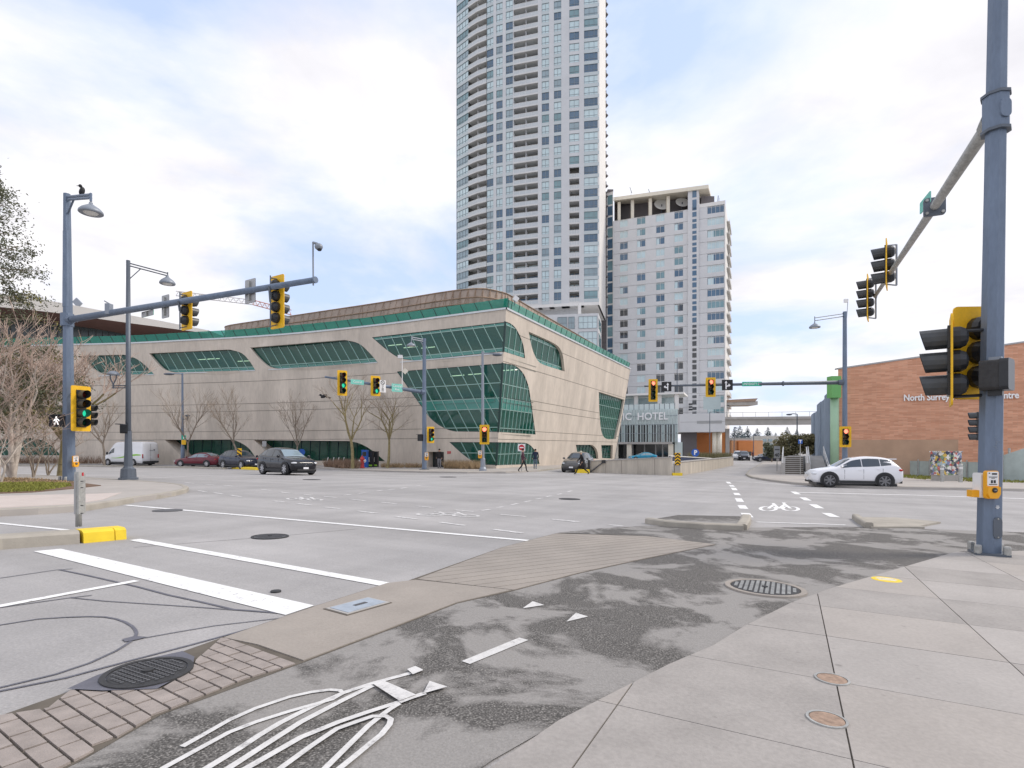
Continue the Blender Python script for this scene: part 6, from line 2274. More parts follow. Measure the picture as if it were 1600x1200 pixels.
def lamp_head(o, c, r, m='pole_light', tilt=None):
    """shallow bell luminaire hanging at c"""
    b = MB()
    b.lathe([(0.001, 0.30), (0.05, 0.30), (0.06, 0.24), (r * 0.35, 0.20), (r * 0.75, 0.11), (r * 0.98, 0.02), (r, -0.04), (r * 0.93, -0.06), (r * 0.6, -0.04)], c, tilt, 20)
    x = b.build('lamp_head', m, o, True)
    MB().lathe([(r * 0.62, -0.035), (r * 0.5, -0.075), (0.001, -0.09)], c, tilt, 16).build('lens', 'lamp_glass', x, True)
    return x
def double_arm(o, a, c, m='pole_blue', r=0.035, gap=0.13, brace=True):
    b = MB()
    g_ = Vector((0, 0, gap))
    b.tube(a, c, r, r, 6)
    b.tube(a + g_, c + g_, r, r, 6)
    b.tube(c - g_ * 1.2, c + g_ * 1.5, r * 0.8, r * 0.8, 6)
    if brace:
        pts = [a + (c - a) * (0.30 * math.sin(t_) ) + Vector((0, 0, -0.55 * (1 - math.sin(t_)) if True else 0)) for t_ in [R(x) for x in (0, 20, 40, 60, 90)]]
        b.path(pts, r * 0.8, 5)
    b.build('lamp_arm', m, o)
AS = math.atan2(SD.y, SD.x)                       # street heading
FACE_CAM = R(-27.1)                               # towards traffic coming up the near street
def faceto(dx, dy):                               # rotation so that -Y points along (dx, dy)
    return math.atan2(dy, dx) + math.pi / 2
# ---------------------------------------------------------------- near pole on the right
nb = G(1545, 868, 0.0)
NP = pole('signal_pole', 'large octagonal blue-grey signal pole on the near right pavement', nb, P(1560, -40, nb.y), 0.150, 0.118, 8, 'pole_blue', 0.20)
arm0 = P(1556, 178, nb.y)
arm1 = P(1368, 462, 16.9)
cl_ = MB()
dirn = (arm1 - arm0).normalized()
cl_.tube(arm0 + Vector((0, 0, -0.26)), arm0 + Vector((0, 0, 0.26)), 0.162, 0.162, 8, True, 0, math.pi / 8)
cl_.build('arm_clamp', 'pole_blue', NP)
for s_ in (-0.26, 0.26):
    MB().tube(arm0 + Vector((0, 0, s_ - 0.02)), arm0 + Vector((0, 0, s_ + 0.02)), 0.182, 0.182, 8, True, 0, math.pi / 8).build('clamp_ring', 'pole_dark', NP)
b = MB()
b.prism([arm0 + Vector((x, -0.172, z)) for x, z in plate_pts(0.15, 0.26, 0.06)], (0, 0.03, 0))
b.build('hand_hole', 'pole_blue', NP)
a_ = arm(NP, arm0 + dirn * 0.08, arm1, 0.098, 0.05, 'galvanised')
pm_ = arm0.lerp(arm1, 0.325)
b = MB()
rotm = dirn.to_track_quat('Z', 'Y').to_matrix()
b.prism([pm_ + rotm @ Vector((x, z, 0)) for x, z in plate_pts(0.36, 0.36, 0.05)], dirn * 0.06)
b.build('splice_plate', 'pole_dark', a_)
for sx_ in (-1, 1):
    for sy_ in (-1, 1):
        MB().tube(pm_ + rotm @ Vector((sx_ * 0.13, sy_ * 0.13, -0.03)), pm_ + rotm @ Vector((sx_ * 0.13, sy_ * 0.13, 0.10)), 0.03, 0.03, 6).build('bolt', 'galvanised', a_)
# cover plate and earthing mark low on the pole
b = MB()
yv = nb.y - 0.140
xc = nb.x - 0.02
b.prism([Vector((xc + x + 0.02, yv - 0.012, nb.z + 0.42 + z)) for x, z in plate_pts(0.125, 0.31, 0.06)], (0, 0.012, 0))
b.build('access_cover', 'pole_dark', NP)
for dz_ in (0.13, -0.13):
    MB().ball((xc + 0.02, yv - 0.014, nb.z + 0.42 + dz_), 0.012, 6, 4).build('screw', 'galvanised', NP)
b = MB()
for k, w in enumerate((0.03, 0.055, 0.04)):
    b.box((xc + 0.02, yv - 0.004, nb.z + 0.70 + k * 0.018), (w, 0.004, 0.009))
b.build('earth_mark', 'letter_white', NP)
rnd = random.Random(3)
b = MB()
for k in range(26):
    x, z = xc + rnd.gauss(0.0, 0.035), nb.z + 1.60 + rnd.gauss(0, 0.07)
    b.tube((x, yv + 0.003, z), (x + rnd.uniform(-0.03, 0.03), yv + 0.003, z + rnd.uniform(-0.012, 0.012)), 0.0022, 0.0022, 3, False)
b.build('scratches', 'pole_light', NP)['kind'] = 'stuff'
# push buttons
def push_button(p, face, label, sign=True):
    o = thing('push_button', label, 'push button', p, 'pedestrian push buttons', face, True)
    b = MB()
    b.prism([(x, 0, z) for x, z in plate_pts(0.19, 0.40, 0.035)], (0, 0.05, 0))
    b.build('frame', 'button_orange', o)
    b = MB()
    b.prism([(x, -0.006, z + 0.085) for x, z in plate_pts(0.165, 0.205, 0.012)], (0, 0.008, 0))
    pl_ = b.build('notice', 'sign_white', o)
    b = MB()
    for x, z, w, h in ((-0.055, 0.165, 0.018, 0.014), (0.02, 0.155, 0.075, 0.022), (0.0, 0.115, 0.13, 0.004), (0.0, 0.105, 0.12, 0.004), (0, 0.092, 0.05, 0.006), (-0.018, 0.045, 0.028, 0.042), (0.024, 0.045, 0.03, 0.042), (0.0, 0.006, 0.12, 0.010)):
        b.box((x, -0.008, z), (w, 0.003, h))
    b.build('notice_print', 'sign_black', pl_)
    b = MB()
    b.prism([(-0.095, -0.03, -0.03), (0.095, -0.03, -0.03), (0.095, -0.03, -0.13), (0.06, -0.03, -0.19), (-0.06, -0.03, -0.19), (-0.095, -0.03, -0.13)], (0, 0.03, 0))
    hd_ = b.build('button_box', 'button_orange', o)
    MB().lathe([(0.037, 0), (0.037, 0.012), (0.03, 0.016), (0.001, 0.014)], (0.0, -0.03, -0.075), RX, 16).build('button', 'signal_black', hd_)
    b = MB()
    b.prism([(-0.018, -0.048, -0.07), (0.005, -0.048, -0.07), (0.005, -0.048, -0.062), (0.02, -0.048, -0.075), (0.005, -0.048, -0.088), (0.005, -0.048, -0.08), (-0.018, -0.048, -0.08)], (0, 0.004, 0))
    b.build('arrow', 'galvanised', hd_)
    return o
push_button(P(1551, 757.5, nb.y - 0.17), R(3), 'orange pedestrian push button with white notice on the near pole')
pb2 = thing('push_button', 'side-on white and orange push button on the left of the near pole', 'push button', P(1526, 758, nb.y - 0.02), 'pedestrian push buttons', R(-95), True)
b = MB()
b.prism([(x, 0, z) for x, z in plate_pts(0.16, 0.36, 0.03)], (0, 0.06, 0))
b.build('frame', 'sign_white', pb2)
MB().box((0, -0.05, -0.12), (0.10, 0.10, 0.10)).build('button_box', 'button_orange', pb2)
# heads on the near pole
def bracket(o_parent, a, c, r=0.022):
    return MB().tube(a, c, r, r, 6).build('bracket', 'signal_black', o_parent)
signal(P(1483, 565, nb.y + 0.15), faceto(-0.80, 0.60), 3, -1, 'near three-lens signal facing left, black visors seen side-on beside the big pole', 0.97, visor='visor_grey')
signal(P(1525, 552, nb.y + 0.35), faceto(0.05, 0.998), 3, -1, 'near signal seen from behind with a yellow backboard against the big pole', 1.03)
for y in (515, 617):
    bracket(NP, P(1545, y, nb.y), P(1490, y + 3, nb.y + 0.12), 0.025)
ps = thing('pedestrian_signal', 'black pedestrian signal box on the right of the near pole', 'pedestrian signal', P(1563, 586, nb.y - 0.20), 'pedestrian signal heads', R(38), True)
b = MB()
b.prism([(x, -0.12, z) for x, z in plate_pts(0.40, 0.44, 0.05)], (0, 0.10, 0))
b.build('housing', 'signal_black', ps)
b = MB()
b.prism([(x, -0.02, z) for x, z in plate_pts(0.38, 0.42, 0.05)], (0, 0.22, 0))
b.build('back_shell', 'iron_dark', ps)
MB().box((0.0, 0.05, -0.24), (0.10, 0.16, 0.10)).build('bracket', 'signal_black', ps)
MB().box((0.0, 0.05, 0.23), (0.10, 0.14, 0.06)).build('top_bracket', 'pole_light', ps)
sg = signal(P(1527, 666, 27), faceto(-0.8, 0.5), 4, -1, 'distant dark signal head just showing left of the near pole', 1.0, board=False)
hp_ = P(1541, 666, 27.4)
hb_ = Vector((hp_.x, hp_.y, gz(hp_.x, hp_.y) + 0.12))
HPo = pole('signal_pole', 'slim pole carrying the signal half hidden behind the near pole', hb_, Vector((hp_.x, hp_.y, hp_.z + 1.2)), 0.09, 0.08, 10, 'pole_blue', 0.16, bolts=False)
bracket(HPo, hp_, P(1529, 666, 27.1), 0.04)
# heads hanging on the near mast arm
for (cx_, cy_), n, t_, lb in (((1384, 414), 3, 0.76, 'three-lens signal hung on the near mast arm, the upper right of the pair'), ((1355, 466), 4, 0.98, 'four-lens signal at the far end of the near mast arm')):
    q = arm0.lerp(arm1, t_)
    pp = P(cx_, cy_, q.y + 0.25)
    sg = signal(pp, faceto(-0.80, 0.60), n, -1, lb, (0.96 if n == 3 else 0.82), visor='visor_grey')
    px_ = cx_ + (14 if n == 3 else 11)
    b = MB()
    hh = n * 0.355 * (0.96 if n == 3 else 0.82) / 2
    v0, v1 = P(px_, cy_, q.y + 0.25) + Vector((0.05, 0, hh + 0.05)), P(px_, cy_, q.y + 0.25) + Vector((0.05, 0, -hh - 0.05))
    b.tube(v0, v1, 0.025, 0.025, 6)
    b.tube(v0, pp + Vector((0.0, 0, hh + 0.02)), 0.02, 0.02, 6)
    b.tube(v1, pp + Vector((0.0, 0, -hh - 0.02)), 0.02, 0.02, 6)
    b.tube((v0 + v1) / 2, q, 0.03, 0.03, 6)
    b.build('hanger', 'pole_light', a_)
q = arm0.lerp(arm1, 0.36)
so_ = sign_plate('street_sign', P(1445, 317, q.y), faceto(-0.93, 0.36), 0.62, 0.24, 'sign_teal', 'green street name plate seen almost edge-on on the near mast arm', 'street sign')
# ---------------------------------------------------------------- left pole with long mast arm
lb_ = G(108, 757, 0.12)
LP_ = pole('signal_pole', 'tall blue-grey signal pole with lamp and long mast arm on the left corner', lb_, P(104.5, 303, lb_.y), 0.20, 0.11, 8, 'pole_blue', 0.24)
MB().tube(P(104.8, 362, lb_.y), P(105.5, 480, lb_.y), 0.125, 0.15, 10).build('sleeve', 'pole_blue', LP_)
double_arm(LP_, P(105, 312, lb_.y), P(142, 309, lb_.y - 2.0), gap=0.10, r=0.045)
lamp_head(LP_, P(142, 331, lb_.y - 2.0), 0.34)
la0, la1 = P(105, 500, lb_.y), P(491, 437.5, 14.3)
LA_ = arm(LP_, la0, la1, 0.115, 0.075)
MB().tube(P(105, 490, lb_.y), P(105, 510, lb_.y), 0.2, 0.2, 8).build('arm_clamp', 'pole_blue', LP_)
def larm(px_):
    """point of the left mast arm seen at photo column px_"""
    k = (px_ - CX) / F
    t_ = (k * la0.y - la0.x) / ((la1.x - la0.x) - k * (la1.y - la0.y))
    return la0.lerp(la1, t_)
AWAY = faceto(0.52, 0.85)
for cx_, cy_, n, sc, lb in ((293, 486, 3, 0.86, 'rear of a three-lens signal with yellow backboard on the left mast arm'), (434.5, 472, 4, 0.86, 'rear of a tall four-lens signal with yellow backboard at the left mast arm tip')):
    q = larm(cx_)
    pp = P(cx_, cy_, q.y + 0.30)
    signal(pp, AWAY, n, -1, lb, sc)
    hh = n * 0.355 * sc / 2
    b = MB()
    x0 = P(cx_ - 12, cy_, q.y + 0.1)
    b.tube(x0 + Vector((0, 0, hh + 0.12)), x0 + Vector((0, 0, -hh - 0.1)), 0.018, 0.018, 6)
    b.tube(x0 + Vector((0, 0, hh + 0.06)), pp + Vector((0, 0, hh + 0.02)), 0.018, 0.018, 6)
    b.tube(x0 + Vector((0, 0, -hh - 0.06)), pp + Vector((0, 0, -hh - 0.02)), 0.018, 0.018, 6)
    b.tube(x0, Vector((x0.x, x0.y - 0.08, q.z)), 0.03, 0.03, 6)
    b.build('hanger', 'pole_dark', LA_)
for cx_, cy_, w, h, lb in ((391.5, 455, 0.48, 0.68, 'square grey back of a lane sign in the middle of the left mast arm'), (259, 479, 0.42, 0.72, 'square grey back of a lane sign near the left end of the mast arm')):
    q = larm(cx_)
    s_ = sign_plate('lane_sign', P(cx_, cy_, q.y + 0.14), AWAY, w, h, 'sign_black', lb, group='lane sign backs')
s_ = sign_plate('street_sign', P(231, 490, larm(231).y + 0.14), AWAY, 0.75, 0.18, 'sign_green', 'grey back of a street name plate under the left mast arm', 'street sign')
b = MB()
q = larm(172)
b.box(q + Vector((0, -0.05, 0.12)), (0.16, 0.18, 0.35))
b.tube(q + Vector((0, 0, 0.3)), P(163, 470, q.y), 0.02, 0.02, 5)
b.build('detector_box', 'pole_light', LA_)
ct = la1 + Vector((-0.03, 0, 0))
CM = thing('traffic_camera', 'small traffic camera on a thin rod at the left mast arm tip', 'camera', ct)
MB().tube(P(489.5, 472 - 26, la1.y), P(489, 378, la1.y), 0.022, 0.022, 6).build('rod', 'pole_light', CM)
MB().tube(P(489, 379, la1.y), P(496, 381, la1.y), 0.035, 0.035, 6).build('bracket', 'pole_light', CM)
MB().ball(P(498, 385.5, la1.y), (0.11, 0.10, 0.09), 10, 6).build('dome', 'pole_light', CM, True)
MB().ball(P(499, 389, la1.y), (0.07, 0.07, 0.06), 8, 5).build('lens', 'signal_black', CM, True)
signal(P(127, 638.5, lb_.y - 0.3), faceto(0.93, -0.36), 4, 2, 'four-lens signal with lit green on the left pole', 0.93)
signal(P(139, 649, lb_.y + 0.1), faceto(0.99, 0.15), 3, -1, 'signal with black visors pointing right, behind the green-lit one', 0.72, board=False)
ped_signal(P(88.5, 657.5, lb_.y - 0.25), faceto(0.16, -1.0), 'pedestrian signal showing a white walking figure on the left pole', True, 0.50, 0.42)
b = MB()
b.tube(P(100, 657, lb_.y), P(92, 657, lb_.y - 0.02), 0.04, 0.04, 6)
b.tube(P(107, 615, lb_.y), P(122, 615, lb_.y - 0.25), 0.025, 0.025, 6)
b.tube(P(107, 668, lb_.y), P(122, 668, lb_.y - 0.25), 0.025, 0.025, 6)
b.build('bracket', 'signal_black', LP_)
push_button(P(118.5, 721, lb_.y - 0.15), faceto(0.9, -0.3), 'orange push button on the right side of the left pole')
# crow on the lamp arm
cp = P(128, 299, lb_.y - 1.15)
CRW = thing('crow', 'black crow perched on the lamp arm of the left pole', 'bird', cp)
b = MB()
b.ball(cp + Vector((0, 0, 0.0)), (0.075, 0.09, 0.15), 10, 8, rot=Matrix.Rotation(R(18), 3, 'Y'))
b.ball(cp + Vector((-0.035, -0.02, 0.17)), (0.055, 0.06, 0.06), 8, 6)
b.build('body', 'feather', CRW, True)
MB().tube(cp + Vector((-0.07, -0.04, 0.17)), cp + Vector((-0.15, -0.06, 0.155)), 0.018, 0.003, 6).build('beak', 'feather', CRW)
b = MB()
b.prism([cp + Vector((0.03, -0.03, -0.08)), cp + Vector((0.09, -0.03, -0.24)), cp + Vector((0.04, 0.03, -0.25)), cp + Vector((0.0, 0.03, -0.1))], (0.0, 0.02, 0))
b.build('tail', 'feather', CRW)
b = MB()
for s_ in (-0.02, 0.03):
    b.tube(cp + Vector((s_, 0, -0.1)), cp + Vector((s_, 0, -0.19)), 0.008, 0.008, 4)
b.build('legs', 'feather', CRW)
# ---------------------------------------------------------------- decorative lamp post on the left
db = G(200.5, 754.5, 0.12)
DL = pole('street_lamp', 'decorative blue-grey street lamp with a small lantern on the left pavement', db, P(200.3, 407, db.y), 0.105, 0.07, 14, 'pole_dark', 0, 'street lamp')
MB().lathe([(0.33, 0), (0.33, 0.08), (0.27, 0.10), (0.25, 0.42), (0.19, 0.46), (0.15, 0.52), (0.13, 1.2), (0.11, 1.9)], db, None, 12).build('base', 'pole_dark', DL)
double_arm(DL, P(201, 415, db.y), P(262, 431, db.y + 1.0), 'pole_dark', 0.025, 0.10)
lamp_head(DL, P(261.5, 442, db.y + 1.0), 0.29)
b = MB()
pl0, pl1 = P(198, 606, db.y), P(177, 606, db.y - 0.05)
b.tube(pl0, pl1, 0.022, 0.022, 6)
b.tube(pl0 + Vector((0, 0, 0.08)), pl1 + Vector((0, 0, 0.08)), 0.022, 0.022, 6)
b.tube(pl1 + Vector((0, 0, -0.03)), pl1 + Vector((0, 0, 0.16)), 0.03, 0.03, 6)
for s_ in (-1, 1):
    b.path([pl1 + Vector((0, 0, 0.14)), pl1 + Vector((s_ * 0.11, 0, 0.35)), pl1 + Vector((s_ * 0.12, 0, 0.5))], 0.022, 5)
ln = b.build('lantern_arm', 'pole_dark', DL)
MB().lathe([(0.001, 0.66), (0.10, 0.64), (0.19, 0.57), (0.22, 0.50), (0.20, 0.49), (0.001, 0.50)], pl1, None, 16).build('lantern_hood', 'pole_light', ln, True)
ped_signal(P(190, 670, db.y - 0.05), faceto(-0.95, -0.3), 'dark pedestrian signal box on the decorative lamp post', False, 0.36, 0.36)
# sign box on the yellow-nosed median
ms = G(123, 833, 0.10)
MS = thing('median_sign', 'grey metal sign box seen from behind on the yellow-nosed median', 'sign', ms)
MB().tube(ms, ms + Vector((0, 0, 0.42)), 0.042, 0.042, 10).build('post', 'galvanised', MS, True)
b = MB()
c0 = P(125, 770, ms.y)
b.box(c0, (0.075, 0.11, 0.64), R(-10))
b.build('box', 'galvanised', MS)
MB().box(P(119.5, 772, ms.y - 0.03), (0.035, 0.05, 0.60), R(-10)).build('edge_strip', 'sign_back', MS)
MB().box(P(129.3, 741, ms.y - 0.075), (0.014, 0.02, 0.05)).build('label', 'sign_red', MS)
for dy in (752, 762, 790, 802):
    MB().box(P(128, dy, ms.y - 0.07), (0.03, 0.02, 0.012)).build('slot', 'iron_dark', MS)
# ---------------------------------------------------------------- mid pole at the library corner
mb_ = G(663, 736, 0.12)
MP = pole('signal_pole', 'blue-grey signal pole with lamp before the library corner', mb_, P(663, 529, mb_.y), 0.20, 0.14, 10, 'pole_blue', 0.3, bolts=False)
double_arm(MP, P(663, 534, mb_.y), P(643, 530, mb_.y - 1.0), 'pole_light', 0.05, 0.16)
lamp_head(MP, P(642.5, 540, mb_.y - 1.0), 0.36)
ma0, ma1 = P(663, 613, mb_.y), P(509, 589, mb_.y - 4.5)
MA_ = arm(MP, ma0, ma1, 0.16, 0.07, 'pole_blue')
def marm(px_):
    k = (px_ - CX) / F
    t_ = (k * ma0.y - ma0.x) / ((ma1.x - ma0.x) - k * (ma1.y - ma0.y))
    return ma0.lerp(ma1, t_)
FC = faceto(0.60, -0.8)
for cx_, cy_, n, lit, hpx, lb in ((535, 598.5, 4, 2, 39, 'four-lens signal showing green at the far end of the library corner arm'), (587, 603, 3, 2, 31, 'three-lens signal showing green in the middle of the library corner arm'), (673, 679.5, 3, 2, 25, 'low signal showing green on the right of the library corner pole')):
    q = marm(cx_) if cx_ < 660 else mb_
    Z = q.y - 0.3
    signal(P(cx_, cy_, Z), FC, n, lit, lb, hpx / F * Z / (n * 0.355 + 0.28))
for cx_, cy_, wpx, hpx, m_, txt, lb in ((558.5, 597, 20, 7.5, 'sign_teal', 'Central', 'narrow green street name sign on the library corner arm'), (620.5, 606, 17, 12.5, 'sign_teal', 'Central\nAve', 'larger green street name sign nearest the library corner pole')):
    Z = marm(cx_).y - 0.2
    s_ = sign_plate('street_sign', P(cx_, cy_, Z), FC + 0.1, wpx / F * Z * 1.12, hpx / F * Z, m_, lb, 'street sign')
    o = link('lettering', text_mesh(txt, hpx / F * Z * (0.62 if '\n' not in txt else 0.42), 'letter_white', 0.004), s_)
    o.location, o.rotation_euler = (0, -0.012, 0), (R(90), 0, 0)
Z = marm(598).y - 0.25
s_ = sign_plate('turn_sign', P(598, 603.5, Z), FC + 0.1, 10 / F * Z * 1.1, 19 / F * Z, 'sign_white', 'tall white turn-control sign beside the middle signal', 'sign')
b = MB()
b.lathe([(0.13, 0), (0.17, 0), (0.17, 0.006), (0.13, 0.006)], (0, -0.004, 0.28), RX, 18)
b.tube((-0.12, -0.008, 0.40), (0.12, -0.008, 0.16), 0.015, 0.015, 4)
b.build('prohibition_ring', 'sign_black', s_)
b = MB()
for z, w in ((0.02, 0.16), (-0.08, 0.06), (-0.16, 0.18), (-0.26, 0.2), (-0.36, 0.2)):
    b.box((0, -0.006, z), (w, 0.004, 0.045))
b.build('print', 'sign_black', s_)
b = MB()
Z = marm(628.5).y
b.tube(P(628.5, 605, Z), P(628.5, 556, Z), 0.035, 0.035, 6)
rod = thing('detector_rod', 'thin white rod with a camera and diamond tag above the library corner arm', 'camera rod', P(628.5, 605, Z))
b.build('rod', 'sign_white', rod)
MB().box(P(625.5, 557.5, Z - 0.1), (0.35, 0.3, 0.25)).build('camera', 'sign_white', rod)
MB().box(P(633, 580, Z - 0.1), (0.36, 0.05, 0.36), Matrix.Rotation(R(45), 3, 'Y')).build('diamond_tag', 'cream', rod)
ped_signal(P(656, 684, mb_.y - 0.1), faceto(-0.6, -0.8), 'black pedestrian signal on the library corner pole', False, 0.55, 0.55)
push_button(P(666.5, 713, mb_.y - 0.3), R(0), 'yellow push button on the library corner pole').scale = (1.6, 1.6, 1.6)
# ---------------------------------------------------------------- pole right of it with lamp
eb = G(754.5, 738, 0.12)
EP = pole('signal_pole', 'slim grey lamp and signal pole in front of the library corner window', eb, P(754, 549, eb.y), 0.13, 0.09, 10, 'pole_light', 0, bolts=False)
MB().lathe([(0.30, 0), (0.28, 0.15), (0.2, 0.3), (0.18, 0.9), (0.14, 1.0)], eb, None, 12).build('base', 'pole_light', EP)
b = MB()
b.tube(P(754, 552, eb.y), P(781, 552.5, eb.y), 0.05, 0.05, 6)
b.build('lamp_arm', 'pole_light', EP)
b = MB()
b.ball(P(777, 554.5, eb.y), (0.40, 0.22, 0.10), 12, 6)
b.build('lamp_head', 'pole_dark', EP, True)
signal(P(757, 679, eb.y - 0.3), R(2), 3, 0, 'signal showing red before the library corner window', 30 / F * eb.y / 1.345)
push_button(P(750, 710, eb.y - 0.2), R(0), 'yellow push button on the slim pole by the library window').scale = (1.5, 1.5, 1.5)
# ---------------------------------------------------------------- right far pole with the long arm
rb_ = G(1320, 752, 0.12)
RP_ = pole('signal_pole', 'blue-grey signal pole with lamp and long arm behind the white suv', rb_, P(1320, 487, rb_.y), 0.17, 0.12, 10, 'pole_blue', 0.25, bolts=False)
double_arm(RP_, P(1320, 494, rb_.y), P(1273, 501, rb_.y - 0.8), 'pole_dark', 0.03, 0.18, False)
lamp_head(RP_, P(1273, 511, rb_.y - 0.8), 0.34)
MB().tube(P(1323, 497, rb_.y), P(1325, 467, rb_.y), 0.02, 0.02, 5).build('aerial', 'pole_light', RP_)
MB().box(P(1321.5, 470, rb_.y), (0.22, 0.12, 0.22)).build('camera', 'sign_white', RP_)
ra0, ra1 = P(1318, 597.5, rb_.y), P(1008, 603.5, rb_.y + 4.5)
RA_ = arm(RP_, ra0, ra1, 0.14, 0.055, 'pole_dark')
p = ra0.lerp(ra1, 0.28)
MB().lathe([(0.17, -0.05), (0.17, 0.05)], p, (ra1 - ra0).to_track_quat('Z', 'Y').to_matrix(), 10).build('splice', 'pole_dark', RA_)
def rarm(px_):
    k = (px_ - CX) / F
    t_ = (k * ra0.y - ra0.x) / ((ra1.x - ra0.x) - k * (ra1.y - ra0.y))
    return ra0.lerp(ra1, t_)
for cx_, cy_, n, lit, hpx, lb in ((1020.5, 610, 4, 0, 35, 'four-lens signal showing red over the hotel entrance'), (1110.5, 605, 3, 0, 30, 'three-lens signal showing red before the hotel corner'), (1321, 682.5, 3, 0, 32, 'low signal showing red on the pole behind the white suv')):
    Z = (rarm(cx_).y if cx_ < 1300 else rb_.y) - 0.3
    signal(P(cx_, cy_, Z), R(-6) if cx_ < 1300 else R(-20), n, lit, lb, hpx / F * Z / (n * 0.355 + 0.28))
def lane_sign(px_, py_, wpx, turn, lb):
    Z = rarm(px_).y - 0.2
    w = wpx / F * Z
    s_ = sign_plate('lane_sign', P(px_, py_, Z), R(-6), w, w, 'sign_black', lb, group='black lane signs')
    b = MB()
    x0 = -0.12 * w * turn
    k = w
    b.prism([(x0 - 0.05 * k, -0.006, -0.4 * k), (x0 + 0.05 * k, -0.006, -0.4 * k), (x0 + 0.05 * k, -0.006, 0.18 * k), (x0 + 0.13 * k, -0.006, 0.18 * k), (x0, -0.006, 0.4 * k), (x0 - 0.13 * k, -0.006, 0.18 * k), (x0 - 0.05 * k, -0.006, 0.18 * k)], (0, 0.004, 0))
    b.prism([(x0 + turn * 0.05 * k, -0.009, -0.2 * k), (x0 + turn * 0.24 * k, -0.009, -0.10 * k), (x0 + turn * 0.24 * k, -0.009, -0.19 * k), (x0 + turn * 0.42 * k, -0.009, -0.03 * k), (x0 + turn * 0.24 * k, -0.009, 0.13 * k), (x0 + turn * 0.24 * k, -0.009, 0.03 * k), (x0 + turn * 0.05 * k, -0.009, -0.08 * k)], (0, 0.004, 0))
    b.build('arrow', 'letter_white', s_)
lane_sign(1041.5, 604, 15, -1, 'black lane sign with left and straight white arrows')
lane_sign(1136.5, 601.5, 16.5, 1, 'black lane sign with straight and right white arrows')
Z = rarm(1175).y - 0.2
s_ = sign_plate('street_sign', P(1175, 600, Z), R(-4), 30 / F * Z, 7 / F * Z, 'sign_green', 'green university drive street name sign on the right arm', 'street sign')
o = link('lettering', text_mesh('UNIVERSITY DR', 5.2 / F * Z, 'letter_white', 0.004), s_)
xs_ = [v.co.x for v in o.data.vertices]
o.location, o.rotation_euler = (0, -0.012, 0), (R(90), 0, 0)
k = 28 / F * Z / (max(xs_) - min(xs_))
o.scale = (k, 1, 1)
# ---------------------------------------------------------------- other signs and lamps
def post_sign(base, top, m_post, r, label_post):
    pass
def pole_sign(name, px_, pb_, ptop, parts, label, cat='sign', r=0.035, h0=0.12):
    g_ = G(px_, pb_, h0)
    o = thing(name, label, cat, g_)
    MB().tube(g_, P(px_, ptop, g_.y), r, r, 8).build('post', 'galvanised', o)
    return o, g_
o, g_ = pole_sign('no_entry_sign', 815, 739, 700, None, 'square white no-entry sign with red disc by the library wall')
Z = g_.y - 0.08
b = MB()
c = P(815, 699.3, Z)
b.prism([c + Vector((x, 0, z)) for x, z in plate_pts(0.55, 0.56, 0.03)], (0, 0.015, 0))
pl_ = b.build('plate', 'sign_white', o)
MB().lathe([(0.001, 0), (0.22, 0), (0.22, -0.01)], c + Vector((0, -0.006, 0)), RX, 24).build('disc', 'sign_red', pl_)
MB().box(c + Vector((0, -0.02, 0)), (0.30, 0.008, 0.075)).build('bar', 'letter_white', pl_)
o, g_ = pole_sign('parking_sign', 1086, 722, 712, None, 'round blue parking sign with white P over the ramp', r=0.05)
Z = 46.0
c = P(1086.5, 707.3, Z)
MB().lathe([(0.001, 0), (0.33, 0), (0.33, -0.03)], c, RX, 28).build('disc', 'sign_blue', o)
put_text('P', 0.52, 'letter_white', o, c + Vector((0, -0.03, 0)), 0, 'letter', 0.006, bold=0.02)
# striped hazard sign on the yellow nose near the black suvs
o, g_ = pole_sign('hazard_sign', 374, 733, 700, None, 'yellow hazard sign with black diagonal stripes beside the black suvs', 'hazard sign', h0=0.2)
c = P(374, 710.5, g_.y - 0.06)
wpx, hpx = 7.2 / F * g_.y, 20 / F * g_.y
MB().box(c, (wpx, 0.03, hpx)).build('plate', 'signal_yellow', o)
for k in range(3):
    z = c.z - hpx / 2 + hpx * (0.22 + 0.29 * k)
    b = MB()
    b.prism([(c.x - wpx / 2, c.y - 0.02, z + 0.10), (c.x + wpx / 2, c.y - 0.02, z - 0.16), (c.x + wpx / 2, c.y - 0.02, z - 0.02), (c.x - wpx / 2, c.y - 0.02, z + 0.24)], (0, 0.004, 0))
    b.build('stripe', 'sign_black', o)
# street lamp with green and yellow signs by the library
sb_ = G(285.5, 728.5, 0.12)
SLp = pole('street_lamp', 'slim street lamp with green and yellow signs at the library wall', sb_, P(285, 583, sb_.y), 0.14, 0.09, 10, 'pole_blue', 0, 'street lamp')
b = MB()
b.tube(P(285, 584, sb_.y), P(262, 583, sb_.y - 1.5), 0.06, 0.05, 6)
b.build('lamp_arm', 'pole_blue', SLp)
MB().ball(P(264, 584.5, sb_.y - 1.5), (0.55, 0.3, 0.12), 12, 6).build('lamp_head', 'pole_dark', SLp, True)
MB().tube(sb_, sb_ + Vector((0, 0, 2.0)), 0.19, 0.18, 12).build('base', 'pole_blue', SLp, True)
b = MB()
b.tube(P(287, 655, sb_.y), P(293, 655, sb_.y), 0.04, 0.04, 5)
b.tube(P(293, 657, sb_.y), P(293, 650, sb_.y), 0.06, 0.12, 8)
b.ball(P(293, 649.5, sb_.y), (0.26, 0.26, 0.10), 10, 5)
b.build('lantern', 'pole_dark', SLp)
